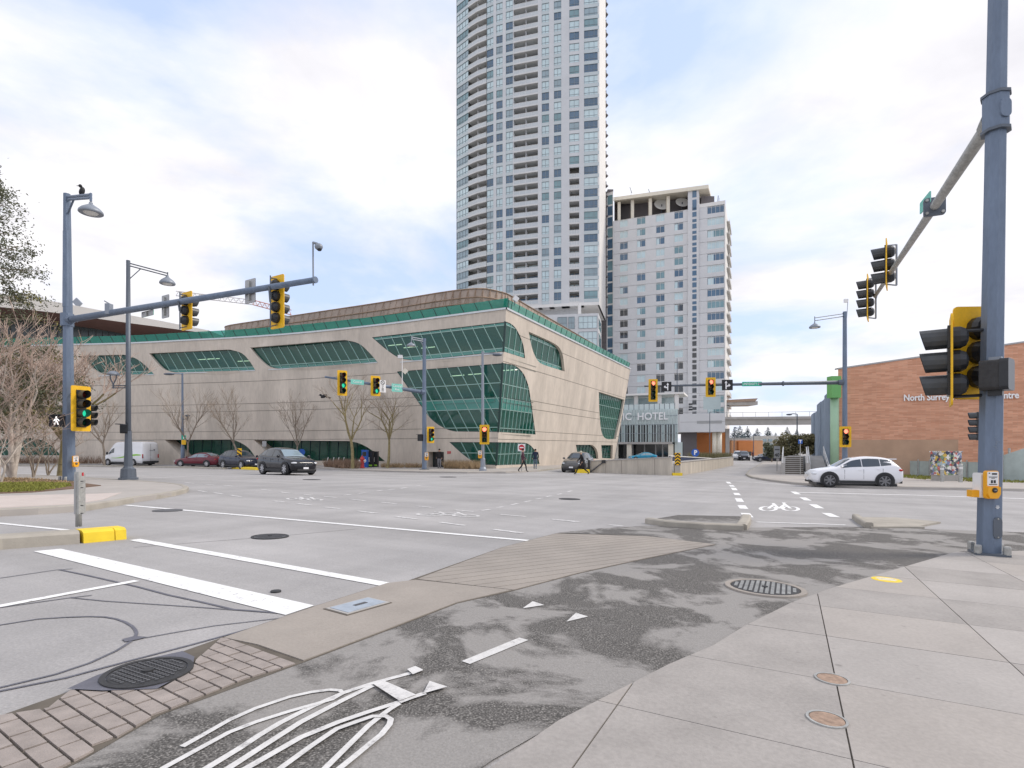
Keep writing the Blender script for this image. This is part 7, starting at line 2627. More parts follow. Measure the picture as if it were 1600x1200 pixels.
for y, h, m_, lb in ((683.5, 6.5, 'sign_green', 'small green route sign on the library wall lamp post'), (691, 7.5, 'signal_yellow', 'small yellow sign below the green one on the lamp post')):
    Z = sb_.y - 0.25
    s_ = sign_plate('route_sign', P(287, y, Z), 0, 7 / F * Z, h / F * Z, m_, lb, 'sign')
    if m_ == 'sign_green':
        MB().box((0, -0.01, 0), (0.08, 0.006, 0.3)).build('arrow', 'letter_white', s_)
o, g_ = pole_sign('parking_board', 413, 729.5, 690, None, 'plain pale parking board on a post by the library glass', 'sign')
MB().box(P(413, 693.5, g_.y - 0.06), (0.42, 0.03, 0.55)).build('plate', 'sign_back', o)
# transit and speed signs near the steps
o, g_ = pole_sign('transit_sign', 1250.5, 744, 690, None, 'blue transit stop sign with a white T before the steps', r=0.03)
c = P(1250.5, 690, g_.y - 0.05)
MB().box(c, (0.34, 0.03, 0.34)).build('plate', 'sign_blue', o)
put_text('T', 0.34, 'letter_white', o, c + Vector((0, -0.022, 0)), 0, 'letter', 0.004, bold=0.015)
o, g_ = pole_sign('speed_sign', 1214, 738, 697, None, 'white speed limit sign reading 40 left of the steps', r=0.04)
c = P(1214, 706.5, g_.y - 0.06)
Zk = g_.y / F
MB().box(c, (9.5 * Zk, 0.03, 19 * Zk)).build('plate', 'sign_back', o)
put_text('40', 7.5 * Zk, 'sign_black', o, c + Vector((0, -0.02, -4.6 * Zk)), 0, 'number', 0.004, bold=0.01)
MB().box(c + Vector((0, -0.018, 4.0 * Zk)), (7.5 * Zk, 0.006, 2.0 * Zk)).build('heading', 'iron', o)
# lamp posts up the right street
for px_, pb_, pt, tipx, lb in ((1245.5, 728, 647, 1233, 'dark street lamp behind the steps'), (1177.5, 717, 679, 1181, 'dark curved street lamp before the orange building'), (1147, 716, 668, 1150, 'thin dark lamp post beside the guideway pier'), (1109, 716, 644, 1122, 'street lamp with a flat head before the hotel undercroft'), (1058, 716, 560, 1058, 'tall thin mast in front of the hotel entrance hall')):
    g_ = G(px_, pb_)
    o = thing('street_lamp', lb, 'street lamp', g_)
    MB().tube(g_, P(px_, pt, g_.y), 0.10, 0.07, 8).build('pole', 'pole_dark', o)
    if tipx != px_:
        MB().path([P(px_, pt, g_.y), P((px_ + tipx) / 2, pt - 0.6, g_.y), P(tipx, pt, g_.y)], 0.06, 6).build('lamp_arm', 'pole_dark', o)
        MB().ball(P(tipx, pt + 0.8, g_.y), (0.4, 0.3, 0.12), 10, 5).build('lamp_head', 'pole_dark', o, True)
# ---------------------------------------------------------------- hydrant, boxes, bike racks
h_ = G(566, 733.5, 0.12)
HY_ = thing('fire_hydrant', 'red fire hydrant with white caps near the library trees', 'hydrant', h_)
sc = 1.35
MB().lathe([(0.17 * sc, 0), (0.17 * sc, 0.06 * sc), (0.12 * sc, 0.08 * sc), (0.12 * sc, 0.52 * sc), (0.16 * sc, 0.54 * sc), (0.16 * sc, 0.58 * sc), (0.13 * sc, 0.68 * sc), (0.05 * sc, 0.76 * sc), (0.03 * sc, 0.82 * sc), (0.001, 0.82 * sc)], h_, None, 14).build('barrel', 'hydrant_red', HY_, True)
for s_ in (-1, 1):
    MB().tube(h_ + Vector((s_ * 0.1 * sc, 0, 0.48 * sc)), h_ + Vector((s_ * 0.22 * sc, 0, 0.48 * sc)), 0.065 * sc, 0.065 * sc, 10).build('side_cap', 'sign_white', HY_)
MB().tube(h_ + Vector((0, -0.1 * sc, 0.44 * sc)), h_ + Vector((0, -0.2 * sc, 0.44 * sc)), 0.08 * sc, 0.08 * sc, 10).build('front_cap', 'hydrant_red', HY_)
def news_box(px_, pb_, w, h, m_, lb, mk):
    g_ = G(px_, pb_, 0.12)
    o = thing('newspaper_box', lb, 'newspaper box', g_, 'newspaper boxes')
    MB().box(g_ + Vector((0, 0.1, h / 2)), (w, 0.5, h)).build('cabinet', m_, o)
    MB().box(g_ + Vector((0, -0.16, h * 0.8)), (w * 0.7, 0.02, h * 0.25)).build('display_window', 'pane_black', o)
    MB().box(g_ + Vector((0, 0.1, h + 0.03)), (w + 0.06, 0.54, 0.06)).build('lid', m_, o)
    if mk == 'ring':
        MB().lathe([(0.10, 0), (0.17, 0), (0.17, 0.01), (0.10, 0.01)], g_ + Vector((0, -0.16, h * 0.4)), RX, 16).build('ring_mark', 'letter_white', o)
    elif mk == 'page':
        MB().box(g_ + Vector((-0.1, -0.16, h * 0.5)), (w * 0.3, 0.02, h * 0.3)).build('page', 'letter_white', o)
        MB().box(g_ + Vector((0, -0.16, h * 0.12)), (w * 0.8, 0.02, h * 0.1)).build('stripe', 'lime', o)
    return o
news_box(570, 732.5, 0.52, 1.55, 'box_blue', 'tall blue newspaper box with a white ring mark beside the hydrant', 'ring')
news_box(578, 732, 0.6, 1.45, 'box_black', 'black newspaper box with a lime stripe beside the blue one', 'page')
news_box(586, 731.5, 0.55, 1.4, 'box_black', 'black newspaper box nearest the curved concrete edge', 'page')
for k, x in enumerate((509, 518, 526, 534)):
    g_ = G(x, 729.5, 0.12)
    o = thing('bike_rack', 'slim steel bicycle rack hoop before the library doors, %s from the left' % ('first', 'second', 'third', 'fourth')[k], 'bike rack', g_, 'bicycle racks')
    MB().path([g_, g_ + Vector((0.15, 0, 0.45)), g_ + Vector((0.25, 0, 0.85))], 0.045, 6).build('hoop', 'sign_white', o)
    MB().box(g_ + Vector((0, 0, 0.01)), (0.2, 0.2, 0.02)).build('foot', 'galvanised', o)
g_ = G(473, 730, 0.12)
o = thing('round_sign', 'round blue disc sign behind the black suv roof', 'sign', g_)
MB().tube(g_, P(473, 705, g_.y), 0.04, 0.04, 6).build('post', 'galvanised', o)
MB().lathe([(0.001, 0), (0.33, 0), (0.33, -0.03)], P(471.5, 706.5, g_.y - 0.08), RX, 20).build('disc', 'sign_blue', o)
g_ = G(645, 732.5, 0.12)
o = thing('low_bench', 'low dark red bench slab before the library corner', 'bench', g_)
MB().box(g_ + Vector((0, 0, 0.26)), (1.0, 0.5, 0.1)).build('seat', 'rust_lid', o)
for s_ in (-1, 1):
    MB().box(g_ + Vector((s_ * 0.4, 0, 0.1)), (0.1, 0.4, 0.22)).build('leg', 'iron_dark', o)
# ================================================================== vehicles
def interp(tab, x):
    """piecewise smooth interpolation in a table sorted by falling x"""
    for i in range(len(tab) - 1):
        a, b = tab[i], tab[i + 1]
        if a[0] >= x >= b[0]:
            t_ = (a[0] - x) / (a[0] - b[0])
            return [a[k] + (b[k] - a[k]) * t_ for k in range(1, len(a))]
    return list(tab[0][1:] if x > tab[0][0] else tab[-1][1:])
# columns: x, underside, shoulder height, top height, half width at shoulder, half width at top
SUV = [(2.32, .42, .60, .68, .58, .48), (2.26, .30, .68, .80, .74, .60), (2.10, .24, .76, .90, .85, .70), (1.70, .22, .85, .98, .91, .76), (1.20, .22, .92, 1.04, .93, .78), (.92, .22, .96, 1.09, .93, .77), (.55, .22, .99, 1.30, .93, .68), (.18, .22, 1.01, 1.52, .93, .62), (-.10, .22, 1.02, 1.60, .93, .60), (-.60, .22, 1.03, 1.65, .93, .60), (-1.20, .22, 1.08, 1.63, .93, .58), (-1.65, .22, 1.14, 1.57, .92, .55), (-1.92, .24, 1.16, 1.47, .91, .54), (-2.12, .28, 1.12, 1.25, .89, .60), (-2.24, .32, 1.04, 1.10, .87, .68), (-2.32, .40, .86, .92, .80, .66)]
SUV = [((r[0] * .95 + (.08 if .1 < r[0] < 1.3 else 0)), r[1] * 1.05, r[2] * 1.06, r[3] * 1.045, r[4], r[5] * 1.03) for r in SUV]
SEDAN = [(2.40, .36, .52, .58, .60, .50), (2.34, .26, .58, .68, .76, .60), (2.15, .20, .64, .77, .86, .70), (1.60, .18, .74, .87, .91, .76), (1.10, .18, .82, .93, .92, .78), (.90, .18, .85, .97, .92, .76), (.45, .18, .88, 1.20, .92, .66), (.05, .18, .90, 1.38, .92, .58), (-.45, .18, .91, 1.44, .92, .57), (-.95, .18, .92, 1.41, .92, .57), (-1.40, .18, .94, 1.26, .92, .62), (-1.75, .20, .95, 1.08, .91, .72), (-2.05, .22, .93, 1.03, .89, .74), (-2.28, .26, .88, 1.00, .85, .70), (-2.38, .36, .70, .80, .76, .62)]
VAN = [(2.95, .40, .78, .85, .60, .55), (2.85, .30, .88, 1.02, .82, .70), (2.60, .26, 1.00, 1.18, .93, .78), (2.20, .25, 1.12, 1.34, .97, .80), (1.75, .25, 1.25, 1.90, .99, .82), (1.40, .25, 1.32, 2.30, .99, .84), (1.05, .25, 1.35, 2.52, 1.0, .86), (.60, .25, 1.40, 2.60, 1.0, .88), (-1.5, .25, 1.40, 2.62, 1.0, .88), (-2.75, .26, 1.40, 2.60, 1.0, .88), (-2.92, .30, 1.35, 2.50, .99, .87), (-2.98, .40, 1.3, 2.3, .97, .86)]
def car(name, label, px_, py_, heading, tab, paintm, wheels, wr, glassm='car_glass', rim='rim_silver', clad='plastic_black', sc=1.0, group='road vehicles', h0=0.0, sideglass=None, kind='suv', cat='car', pos=None):
    p = pos if pos is not None else G(px_, py_, h0)
    o = thing(name, label, cat, p, group, slope_rot(p.x, p.y, heading))
    o.scale = (sc, sc, sc)
    x0, x1 = tab[0][0], tab[-1][0]
    N_ = 46
    xs_ = [x0 + (x1 - x0) * (0.5 - 0.5 * math.cos(math.pi * i / N_)) * 0.5 + (x0 + (x1 - x0) * i / N_) * 0.5 - 0.0 for i in range(N_ + 1)]
    xs_ = [x0 + (x1 - x0) * (0.5 * (i / N_) + 0.25 * (1 - math.cos(math.pi * i / N_))) for i in range(N_ + 1)]
    # smooth the table a little
    def at(x):
        e = 0.10
        A, B, C_ = interp(tab, min(x0, x + e)), interp(tab, x), interp(tab, max(x1, x - e))
        return [(a + 2 * b_ + c) / 4 for a, b_, c in zip(A, B, C_)]
    def section(x):
        zb, zs, zt, w, wt = at(x)
        hgh = zt - zs
        pts = [(0, zb), (w * .80, zb), (w * .96, zb + .07), (w * 1.0, zb + (zs - zb) * .35), (w * 1.005, zb + (zs - zb) * .62), (w * .985, zs - .03), (w * .955, zs + .02)]
        pts += [(w * .955 + (wt - w * .955) * .5, zs + .02 + (hgh - .02) * .5), (wt + (w * .955 - wt) * .06, zt - min(.07, hgh * .25)), (wt * .93, zt - min(.02, hgh * .08)), (wt * .6, zt + .012), (0, zt + .02)]
        return pts
    b = MB()
    rings = []
    for x in xs_:
        s_ = section(x)
        full = [Vector((x, y, z)) for y, z in s_] + [Vector((x, -y, z)) for y, z in reversed(s_[1:-1])]
        rings.append(full)
    n = len(rings[0])
    vs_ = [v for r in rings for v in r]
    fs = []
    for i in range(len(rings) - 1):
        for k in range(n):
            q = (k + 1) % n
            fs.append((i * n + k, i * n + q, (i + 1) * n + q, (i + 1) * n + k))
    b.tris(vs_, fs)
    b.f += [tuple(reversed(range(n))), tuple(range((len(rings) - 1) * n, len(rings) * n))]
    b.m += [0, 0]
    body = b.build('body', paintm, o, True)
    def side_pt(x, f, s_, off=0.012):
        zb, zs, zt, w, wt = at(x)
        hgh = zt - zs
        A, B = (w * .955, zs + .02), (wt + (w * .955 - wt) * .06, zt - min(.07, hgh * .25))
        return Vector((x, s_ * (A[0] + (B[0] - A[0]) * f + off), A[1] + (B[1] - A[1]) * f + off * 0.5))
    def top_pt(x, f, off=0.014):
        zb, zs, zt, w, wt = at(x)
        return Vector((x, f * wt * .93, zt + .012 - abs(f) ** 3 * .03 + off))
    G_ = {'suv': dict(side=[(.76, -.22), (-.26, -1.10), (-1.14, -1.64)], ws=(.96, .25), rw=(-1.77, -2.06)), 'sedan': dict(side=[(.66, -.22), (-.28, -1.12), (-1.16, -1.42)], ws=(.88, .08), rw=(-1.02, -1.68)), 'van': dict(side=[(1.98, 1.10)], ws=(2.15, 1.15), rw=None)}[kind]
    for s_ in (-1, 1):
        for a, c in G_['side']:
            b = MB()
            m_ = 8
            for i in range(m_):
                xa, xb = a + (c - a) * i / m_, a + (c - a) * (i + 1) / m_
                lo, hi = (.10, .90) if kind != 'van' else (.05, .55)
                b.face([side_pt(xa, lo, s_), side_pt(xb, lo, s_), side_pt(xb, hi, s_), side_pt(xa, hi, s_)] if s_ > 0 else [side_pt(xa, hi, s_), side_pt(xb, hi, s_), side_pt(xb, lo, s_), side_pt(xa, lo, s_)])
            b.build('side_window', sideglass or glassm, o, True)
    for nm, rg in (('windscreen', G_['ws']), ('rear_window', G_['rw'])):
        if not rg:
            continue
        b = MB()
        for i in range(6):
            xa, xb = rg[0] + (rg[1] - rg[0]) * i / 6, rg[0] + (rg[1] - rg[0]) * (i + 1) / 6
            for k in range(6):
                f0, f1 = -.96 + 1.92 * k / 6, -.96 + 1.92 * (k + 1) / 6
                b.face([top_pt(xa, f0), top_pt(xa, f1), top_pt(xb, f1), top_pt(xb, f0)])
        b.build(nm, glassm, o, True)
    for wx in wheels:
        for s_ in (-1, 1):
            zb, zs, zt, w, wt = at(wx)
            wy = s_ * (w * 1.0 + 0.034)
            RY = Matrix.Rotation(R(-90 * s_), 3, 'X')
            b = MB()                      # dark arch above the tyre
            pts = [(wx + (wr + .065) * math.cos(R(a)), (wr + .0) + (wr + .065) * math.sin(R(a))) for a in range(-25, 206, 15)]
            b.prism([(x, wy - s_ * .03, z) for x, z in pts], (0, s_ * .025, 0))
            b.build('wheel_arch', clad, o)
            b = MB()
            c = Vector((wx, wy - s_ * .20, wr))
            b.lathe([(wr * .62, 0), (wr * .93, 0), (wr, .035), (wr, .19), (wr * .94, .222), (wr * .70, .226), (wr * .66, .205)], c, RY, 24)
            ty = b.build('wheel', 'tyre', o, True)
            b = MB()
            b.lathe([(wr * .68, .19), (wr * .62, .20), (wr * .60, .14), (.001, .13)], c, RY, 20)
            b.build('rim', 'iron_dark' if rim == 'rim_silver' else 'signal_black', ty)
            b = MB()
            for k in range(7):
                a = 2 * math.pi * k / 7
                d = Vector((math.cos(a), 0, math.sin(a)))
                t2 = Vector((-math.sin(a), 0, math.cos(a)))
                yy = Vector((0, s_ * .205, 0))
                b.prism([c + yy + d * wr * .08 + t2 * .035, c + yy + d * wr * .66 + t2 * .045, c + yy + d * wr * .66 - t2 * .03, c + yy + d * wr * .08 - t2 * .03], (0, -s_ * .03, 0))
            b.lathe([(wr * .69, .212), (wr * .64, .214), (wr * .63, .19)], c, RY, 20)
            b.lathe([(wr * .17, .19), (wr * .15, .212), (.001, .214)], c, RY, 12)
            b.build('spokes', rim, ty)
    MB().box((0, 0, .20), (x0 - x1 - .5, 1.5, .12)).build('underbody_shade', 'signal_black', o)  # dark plate added under the car to deepen its contact shadow
    for s_ in (-1, 1):                    # sill cladding, mirrors, handles, door gaps
        zb, zs, zt, w, wt = at(0)
        MB().box((0, s_ * (w + .0), zb + .10), (wheels[0] - wheels[1] - 2 * wr - .1, .05, .15)).build('sill', clad, o)
        mx_ = {'suv': .80, 'sedan': .74, 'van': 1.95}[kind]
        q = side_pt(mx_, .15, s_, .10)
        b = MB()
        b.ball(q + Vector((0, s_ * .06, .04)), (.07, .12, .09 if kind != 'van' else .17), 10, 6)
        b.build('mirror', paintm if kind != 'van' else clad, o, True)
        if kind != 'van':
            for gx in (.62, -.30, -1.22):
                zb, zs, zt, w, wt = at(gx)
                MB().box((gx, s_ * (w * .995 + .003), (zb + zs) / 2 + .1), (.012, .012, (zs - zb) * .62)).build('door_gap', 'signal_black', o)
            for hx in (-.12, -1.02):
                zb, zs, zt, w, wt = at(hx)
                MB().box((hx, s_ * (w + .012), zs - .10), (.17, .02, .028)).build('door_handle', paintm, o)
    # ends
    fx = x0
    zb, zs, zt, w, wt = at(x0 - .10)
    for s_ in (-1, 1):
        b = MB()
        q0 = at(x0 - .16)
        b.ball((x0 - .20, s_ * q0[3] * .82, q0[1] - .02), (.20, .20, .07), 12, 6)
        b.build('headlight', 'headlight', o, True)
        q1 = at(x1 + .12)
        b = MB()
        if kind == 'van':
            b.box((x1 + .02, s_ * .91, 1.05), (.10, .12, .42))
        else:
            b.ball((x1 + .14, s_ * q1[3] * .84, q1[1] - .10), (.15, .22, .085), 12, 6)
        b.build('tail_light', 'taillight', o, True)
    b = MB()
    b.box((x0 - .06, 0, at(x0 - .1)[1] - .10), (.09, w * 1.05, .17))
    gr = b.build('grille', 'signal_black', o)
    b = MB()
    b.lathe([(.045, 0), (.065, 0), (.065, .01), (.045, .01)], (x0 - .01, 0, at(x0 - .1)[1] - .08), Matrix.Rotation(R(90), 3, 'Y'), 14)
    b.build('emblem', 'chrome', gr)
    MB().box((x0 - .05, 0, .33), (.10, w * 1.5, .12)).build('bumper_intake', clad, o)
    MB().box((x0 + .012, 0, .44), (.02, .34, .12)).build('number_plate', 'plate', o)
    MB().box((x1 + .05, 0, .38), (.10, at(x1 + .1)[3] * 1.7, .16)).build('rear_bumper', clad, o)
    MB().box((x1 - .012, 0, .80 if kind != 'van' else .95), (.02, .34, .12)).build('number_plate', 'plate', o)
    return o
hd = lambda a, b: math.atan2(G2(*b)[1] - G2(*a)[1], G2(*b)[0] - G2(*a)[0])
# white suv on the right, driving left with its tail towards the camera
c1 = car('parked_suv', 'white suv stopped at the right crosswalk with dark alloy wheels', 1330, 761.5, math.pi - 0.24, SUV, 'car_white', (1.36, -1.30), .41, 'car_glass', 'rim_dark', sc=0.94)
c1.name = 'suv'
b = MB()
for s_ in (-1, 1):
    b.tube((-2.24, s_ * .58, .34), (-2.05, s_ * .58, .34), .06, .06, 10)
b.build('exhaust', 'chrome', c1)
MB().box((-1.86, 0, 1.60), (.30, 1.05, .05)).build('spoiler', 'car_white', c1)
# black suv in mid junction, nose towards the right
car('suv', 'glossy black suv turning through the junction with silver wheels', 448, 741.5, R(-38), SUV, 'car_black', (1.36, -1.30), .39, 'car_glass_pale', 'rim_silver', sc=1.0, sideglass='car_glass')
car('suv', 'dark navy suv waiting behind the striped hazard sign', 377, 732.5, R(-30), SUV, 'car_navy', (1.36, -1.30), .39, 'car_glass', 'rim_silver', sc=1.0)
car('sedan', 'maroon sedan parked before the library entrance', 313, 729.3, R(172), SEDAN, 'car_maroon', (1.48, -1.38), .33, 'car_glass_pale', 'rim_silver', kind='sedan')
v = car('van', 'white high-roof delivery van with a green swoosh beside the lamp post', 203, 727.3, R(163), VAN, 'van_white', (1.95, -1.75), .36, 'car_glass', 'rim_silver', kind='van', cat='van', sc=0.98)
for s_ in (-1, 1):
    b = MB()
    prof = [(1.4, .86, .03), (.8, .84, .06), (.2, .88, .10), (-.6, 1.0, .16), (-1.4, 1.13, .18), (-2.2, 1.2, .17), (-2.85, 1.18, .10)]
    for (xa, za_, ha), (xb, zb_, hb) in zip(prof, prof[1:]):
        b.face([(xa, s_ * 1.012, za_ - ha / 2), (xb, s_ * 1.012, zb_ - hb / 2), (xb, s_ * 1.012, zb_ + hb / 2), (xa, s_ * 1.012, za_ + ha / 2)])
    b.build('swoosh', 'lime', v)
b = MB()
for x in (-2.3, -1.1, .1):
    b.tube((x, -.8, 2.74), (x, .8, 2.74), .03, .03, 5)
for y in (-.72, .72):
    b.tube((-2.6, y, 2.76), (.5, y, 2.76), .03, .03, 5)
b.build('roof_rack', 'galvanised', v)
MB().box((-3.0, 0, 1.45), (.012, .014, 1.9)).build('rear_door_gap', 'iron_dark', v)
b = MB()
b.lathe([(.001, 0), (.09, 0), (.09, .006)], (-3.004, -.42, 1.72), Matrix.Rotation(R(-90), 3, 'Y'), 12)
b.box((-3.004, .02 - .3 + .2, 1.66), (.006, .42, .05))
b.build('rear_logo', 'cloth_grey', v)
MB().box((-3.02, 0, .42), (.16, 1.8, .18)).build('step_bumper', 'plastic_black', v)
car('suv', 'grey suv coming out beside the library wall', 903, 737.2, R(-112), SUV, 'car_grey', (1.36, -1.30), .38, 'car_glass', 'rim_silver', sc=0.98)
g_ = P(1004, 716.5, 92)
car('sedan', 'bright teal car before the hotel entrance', 0, 0, math.pi + 0.1, SEDAN, 'car_teal', (1.48, -1.38), .33, 'car_glass_pale', 'rim_silver', kind='sedan', pos=Vector((g_.x, g_.y, gz(g_.x, g_.y))))
for px_, py_, hdg, tb, pt, kd, lb in ((1200, 721.5, math.pi - 0.25, SEDAN, 'car_navy', 'sedan', 'dark sedan far up the right street'), (1153, 719, R(-115), SUV, 'car_white', 'suv', 'white car far up the street by the ramp wall'), (1162, 719.5, R(-110), SUV, 'car_black', 'suv', 'black car beside the far white car'), (1203, 717.5, math.pi - 0.2, SUV, 'car_grey', 'suv', 'grey car parked behind the dark far sedan')):
    car('distant_car', lb, px_, py_, hdg, tb, pt, (1.38, -1.30), .36, kind=kd)
# ================================================================== people
def person(label, px_, py_, heading, H_, top, trousers, hair='hair_dark', stride=0.25, coat=False, arms=0.15, h0=0.12, lean=0.0, bag=None, cap=None, jacket_lining=None):
    p = G(px_, py_, h0)
    o = thing('person', label, 'person', p, 'pedestrians', slope_rot(p.x, p.y, heading))
    k = H_ / 1.75
    L = lean
    J = {'hip': (0, 0, .95), 'waist': (L * .3, 0, 1.10), 'chest': (L * .8, 0, 1.33), 'neck': (L * 1.0, 0, 1.50), 'head': (L * 1.15 + .01, 0, 1.57), 'crown': (L * 1.2 + .015, 0, 1.70),
         'hl': (0, .10, .90), 'kl': (stride * .55 + .03, .10, .50), 'al': (stride * .9 - .02, .10, .09), 'tl': (stride * .9 + .13, .11, .04),
         'hr': (0, -.10, .90), 'kr': (-stride * .25 + .05, -.10, .49), 'ar': (-stride * .95, -.10, .12), 'tr': (-stride * .95 + .12, -.11, .04),
         'sl': (L * .9, .19, 1.42), 'el': (L * .9 - arms, .25, 1.15), 'wl': (L * .9 - arms + .10, .24, .92), 'fl': (L * .9 - arms + .14, .23, .83),
         'sr': (L * .9, -.19, 1.42), 'er': (L * .9 + arms * .6, -.25, 1.16), 'wr': (L * .9 + arms + .12, -.22, .97), 'fr': (L * .9 + arms + .17, -.21, .89)}
    rad = {'hip': (.155, .125), 'waist': (.145, .115), 'chest': (.17, .125), 'neck': (.06, .06), 'head': (.078, .088), 'crown': (.06, .065), 'hl': (.095, .095), 'kl': (.062, .062), 'al': (.045, .045), 'tl': (.04, .035), 'hr': (.095, .095), 'kr': (.062, .062), 'ar': (.045, .045), 'tr': (.04, .035), 'sl': (.07, .07), 'el': (.05, .05), 'wl': (.036, .036), 'fl': (.03, .02), 'sr': (.07, .07), 'er': (.05, .05), 'wr': (.036, .036), 'fr': (.03, .02)}
    E_ = [('hip', 'waist'), ('waist', 'chest'), ('chest', 'neck'), ('neck', 'head'), ('head', 'crown'), ('hip', 'hl'), ('hl', 'kl'), ('kl', 'al'), ('al', 'tl'), ('hip', 'hr'), ('hr', 'kr'), ('kr', 'ar'), ('ar', 'tr'), ('chest', 'sl'), ('sl', 'el'), ('el', 'wl'), ('wl', 'fl'), ('chest', 'sr'), ('sr', 'er'), ('er', 'wr'), ('wr', 'fr')]
    names = list(J)
    me = bpy.data.meshes.new('body')
    me.from_pydata([[c * k for c in J[n_]] for n_ in names], [(names.index(a), names.index(b_)) for a, b_ in E_], [])
    tmp = bpy.data.objects.new('body', me)
    COL.objects.link(tmp)
    sk = tmp.modifiers.new('skin', 'SKIN')
    for i, n_ in enumerate(names):
        sv = me.skin_vertices[0].data[i]
        sv.radius = (rad[n_][0] * k, rad[n_][1] * k)
        sv.use_root = n_ == 'hip'
    ss = tmp.modifiers.new('sub', 'SUBSURF')
    ss.levels = ss.render_levels = 2
    dg = bpy.context.evaluated_depsgraph_get()
    dg.update()
    bm_me = bpy.data.meshes.new_from_object(tmp.evaluated_get(dg))
    bpy.data.objects.remove(tmp)
    bm_me.materials.clear()
    for m_ in (top, trousers, 'skin', 'box_black'):
        bm_me.materials.append(MATS[m_])
    for f in bm_me.polygons:
        c = f.center / k
        armz = abs(c.y) > .17
        f.material_index = 2 if (c.z > 1.50 or (armz and c.z < .95 and c.z > .6)) else (0 if (c.z > (.88 if not coat else .45) or armz) else (1 if c.z > .12 else 3))
        f.use_smooth = True
    bd_ = link('body', bm_me, o)
    hc = Vector(J['crown']) * k
    hd_ = MB()
    hd_.ball(Vector((hc.x - .02 * k, 0, hc.z - .035 * k)), (.098 * k, .088 * k, .09 * k), 12, 8)
    hd_.build('hair' if not cap else 'cap', cap or hair, o, True)
    b = MB()
    b.ball(Vector((hc.x + .085 * k, 0, hc.z - .12 * k)), (.018 * k, .014 * k, .022 * k), 6, 5)
    for s_ in (-1, 1):
        b.ball(Vector((hc.x - .005 * k, s_ * .078 * k, hc.z - .11 * k)), (.02 * k, .012 * k, .03 * k), 6, 5)
    b.build('face_features', 'skin', o, True)
    if coat:
        b = MB()
        b.lathe([(.17 * k, 1.10 * k), (.20 * k, .85 * k), (.25 * k, .45 * k), (.24 * k, .45 * k), (.16 * k, 1.0 * k)], (0, 0, 0), None, 16)
        b.build('coat_skirt', top, o, True)
    if bag:
        MB().box((-.22 * k, 0, 1.22 * k), (.16 * k, .30 * k, .42 * k)).build('backpack', bag, o)
    return o
person('walking person in a dark plum jacket and black trousers below the no-entry sign', 816.5, 740, R(-10), 1.74, 'cloth_plum', 'cloth_black', stride=.34)
person('person in a navy jacket and jeans walking away along the library wall', 836, 735.5, R(80), 1.76, 'cloth_navy', 'cloth_jeans', stride=.18)
person('striding person in a long black coat and cream cap beside the grey suv', 909.5, 741.5, R(178), 1.78, 'cloth_black', 'cloth_black', stride=.55, coat=True, cap='cap_cream', lean=.10, h0=0.0)
person('person in black standing by the dark service door', 686.5, 734.5, R(-100), 1.72, 'cloth_black', 'cloth_grey', stride=.06, arms=.05)
for i, (x, y, tpc, lb) in enumerate(((1167.5, 719, 'cloth_grey', 'distant pedestrian in grey on the far street'), (1176.5, 719, 'cloth_plum', 'distant pedestrian in plum under the curved lamp'))):
    person(lb, x, y, R(-80), 1.72, tpc, 'cloth_black', stride=.15, h0=0.0)
# ================================================================== bare trees and shrubs
def bare_tree(name, label, base, H_, seed, spread=0.55, trunk_f=0.3, m='bark_grey', tw='twig_grey', r0=0.12, depth=5, cat='tree', group='bare street trees', lean=(0, 0), stems=1, branch=3, twigr=0.011, upright=0.25):
    r_ = random.Random(seed)
    o = thing(name, label, cat, base, group)
    wood, fine = MB(), MB()
    def grow(p, d, L, r, lv):
        n = 3
        q = p
        dd = d.copy()
        for i in range(n):
            dd = (dd + Vector((r_.uniform(-1, 1), r_.uniform(-1, 1), r_.uniform(-0.4, 1) * upright)) * 0.16).normalized()
            q2 = q + dd * (L / n)
            ra, rb = r * (1 - 0.30 * i / n), r * (1 - 0.30 * (i + 1) / n)
            (wood if lv < 3 else fine).tube(q, q2, ra, rb, 7 if lv == 0 else (5 if lv < 3 else 3), False)
            if lv < depth and lv > 0 and i < n - 1 and r_.random() < 0.8:
                s = (Vector((r_.uniform(-1, 1), r_.uniform(-1, 1), r_.uniform(-0.2, 0.9)))).normalized()
                grow(q2, (dd * 0.65 + s * 0.75).normalized(), L * r_.uniform(0.40, 0.62), max(twigr * 0.7, rb * 0.5), lv + 1)
            q = q2
        if lv < depth:
            for k in range(branch if lv else branch + 1):
                an = r_.uniform(0, 6.28) if lv else 6.28 * k / (branch + 1) + r_.uniform(-0.4, 0.4)
                s = Vector((math.cos(an), math.sin(an), 0))
                sp = spread * r_.uniform(0.6, 1.25)
                nd = (dd * (1 - sp * 0.55) + s * sp + Vector((0, 0, upright * 0.5))).normalized()
                grow(q, nd, L * r_.uniform(0.58, 0.82) if lv else H_ * (1 - trunk_f) * r_.uniform(0.36, 0.46), max(twigr, r * r_.uniform(0.42, 0.62)), lv + 1)
    for s in range(stems):
        a = 6.28 * s / max(1, stems) + 0.4
        d = Vector((lean[0] + (math.cos(a) * 0.32 if stems > 1 else 0), lean[1] + (math.sin(a) * 0.32 if stems > 1 else 0), 1)).normalized()
        grow(base - Vector((0, 0, 0.05)), d, H_ * trunk_f, r0, 0)
    wood.build('trunk', m, o, True)
    fine.build('crown', tw, o)
    return o
def treeat(px_, py_, ytop, h0=0.12):
    b_ = G(px_, py_, h0)
    return b_, (py_ - ytop) * b_.y / F
b_, h_ = treeat(551, 734.5, 590)
bare_tree('bare_tree', 'mossy bare tree with wide forked limbs left of the hydrant', b_, h_ * 1.0, 11, 0.50, 0.30, 'bark_moss', 'twig_grey', 0.16, 4)
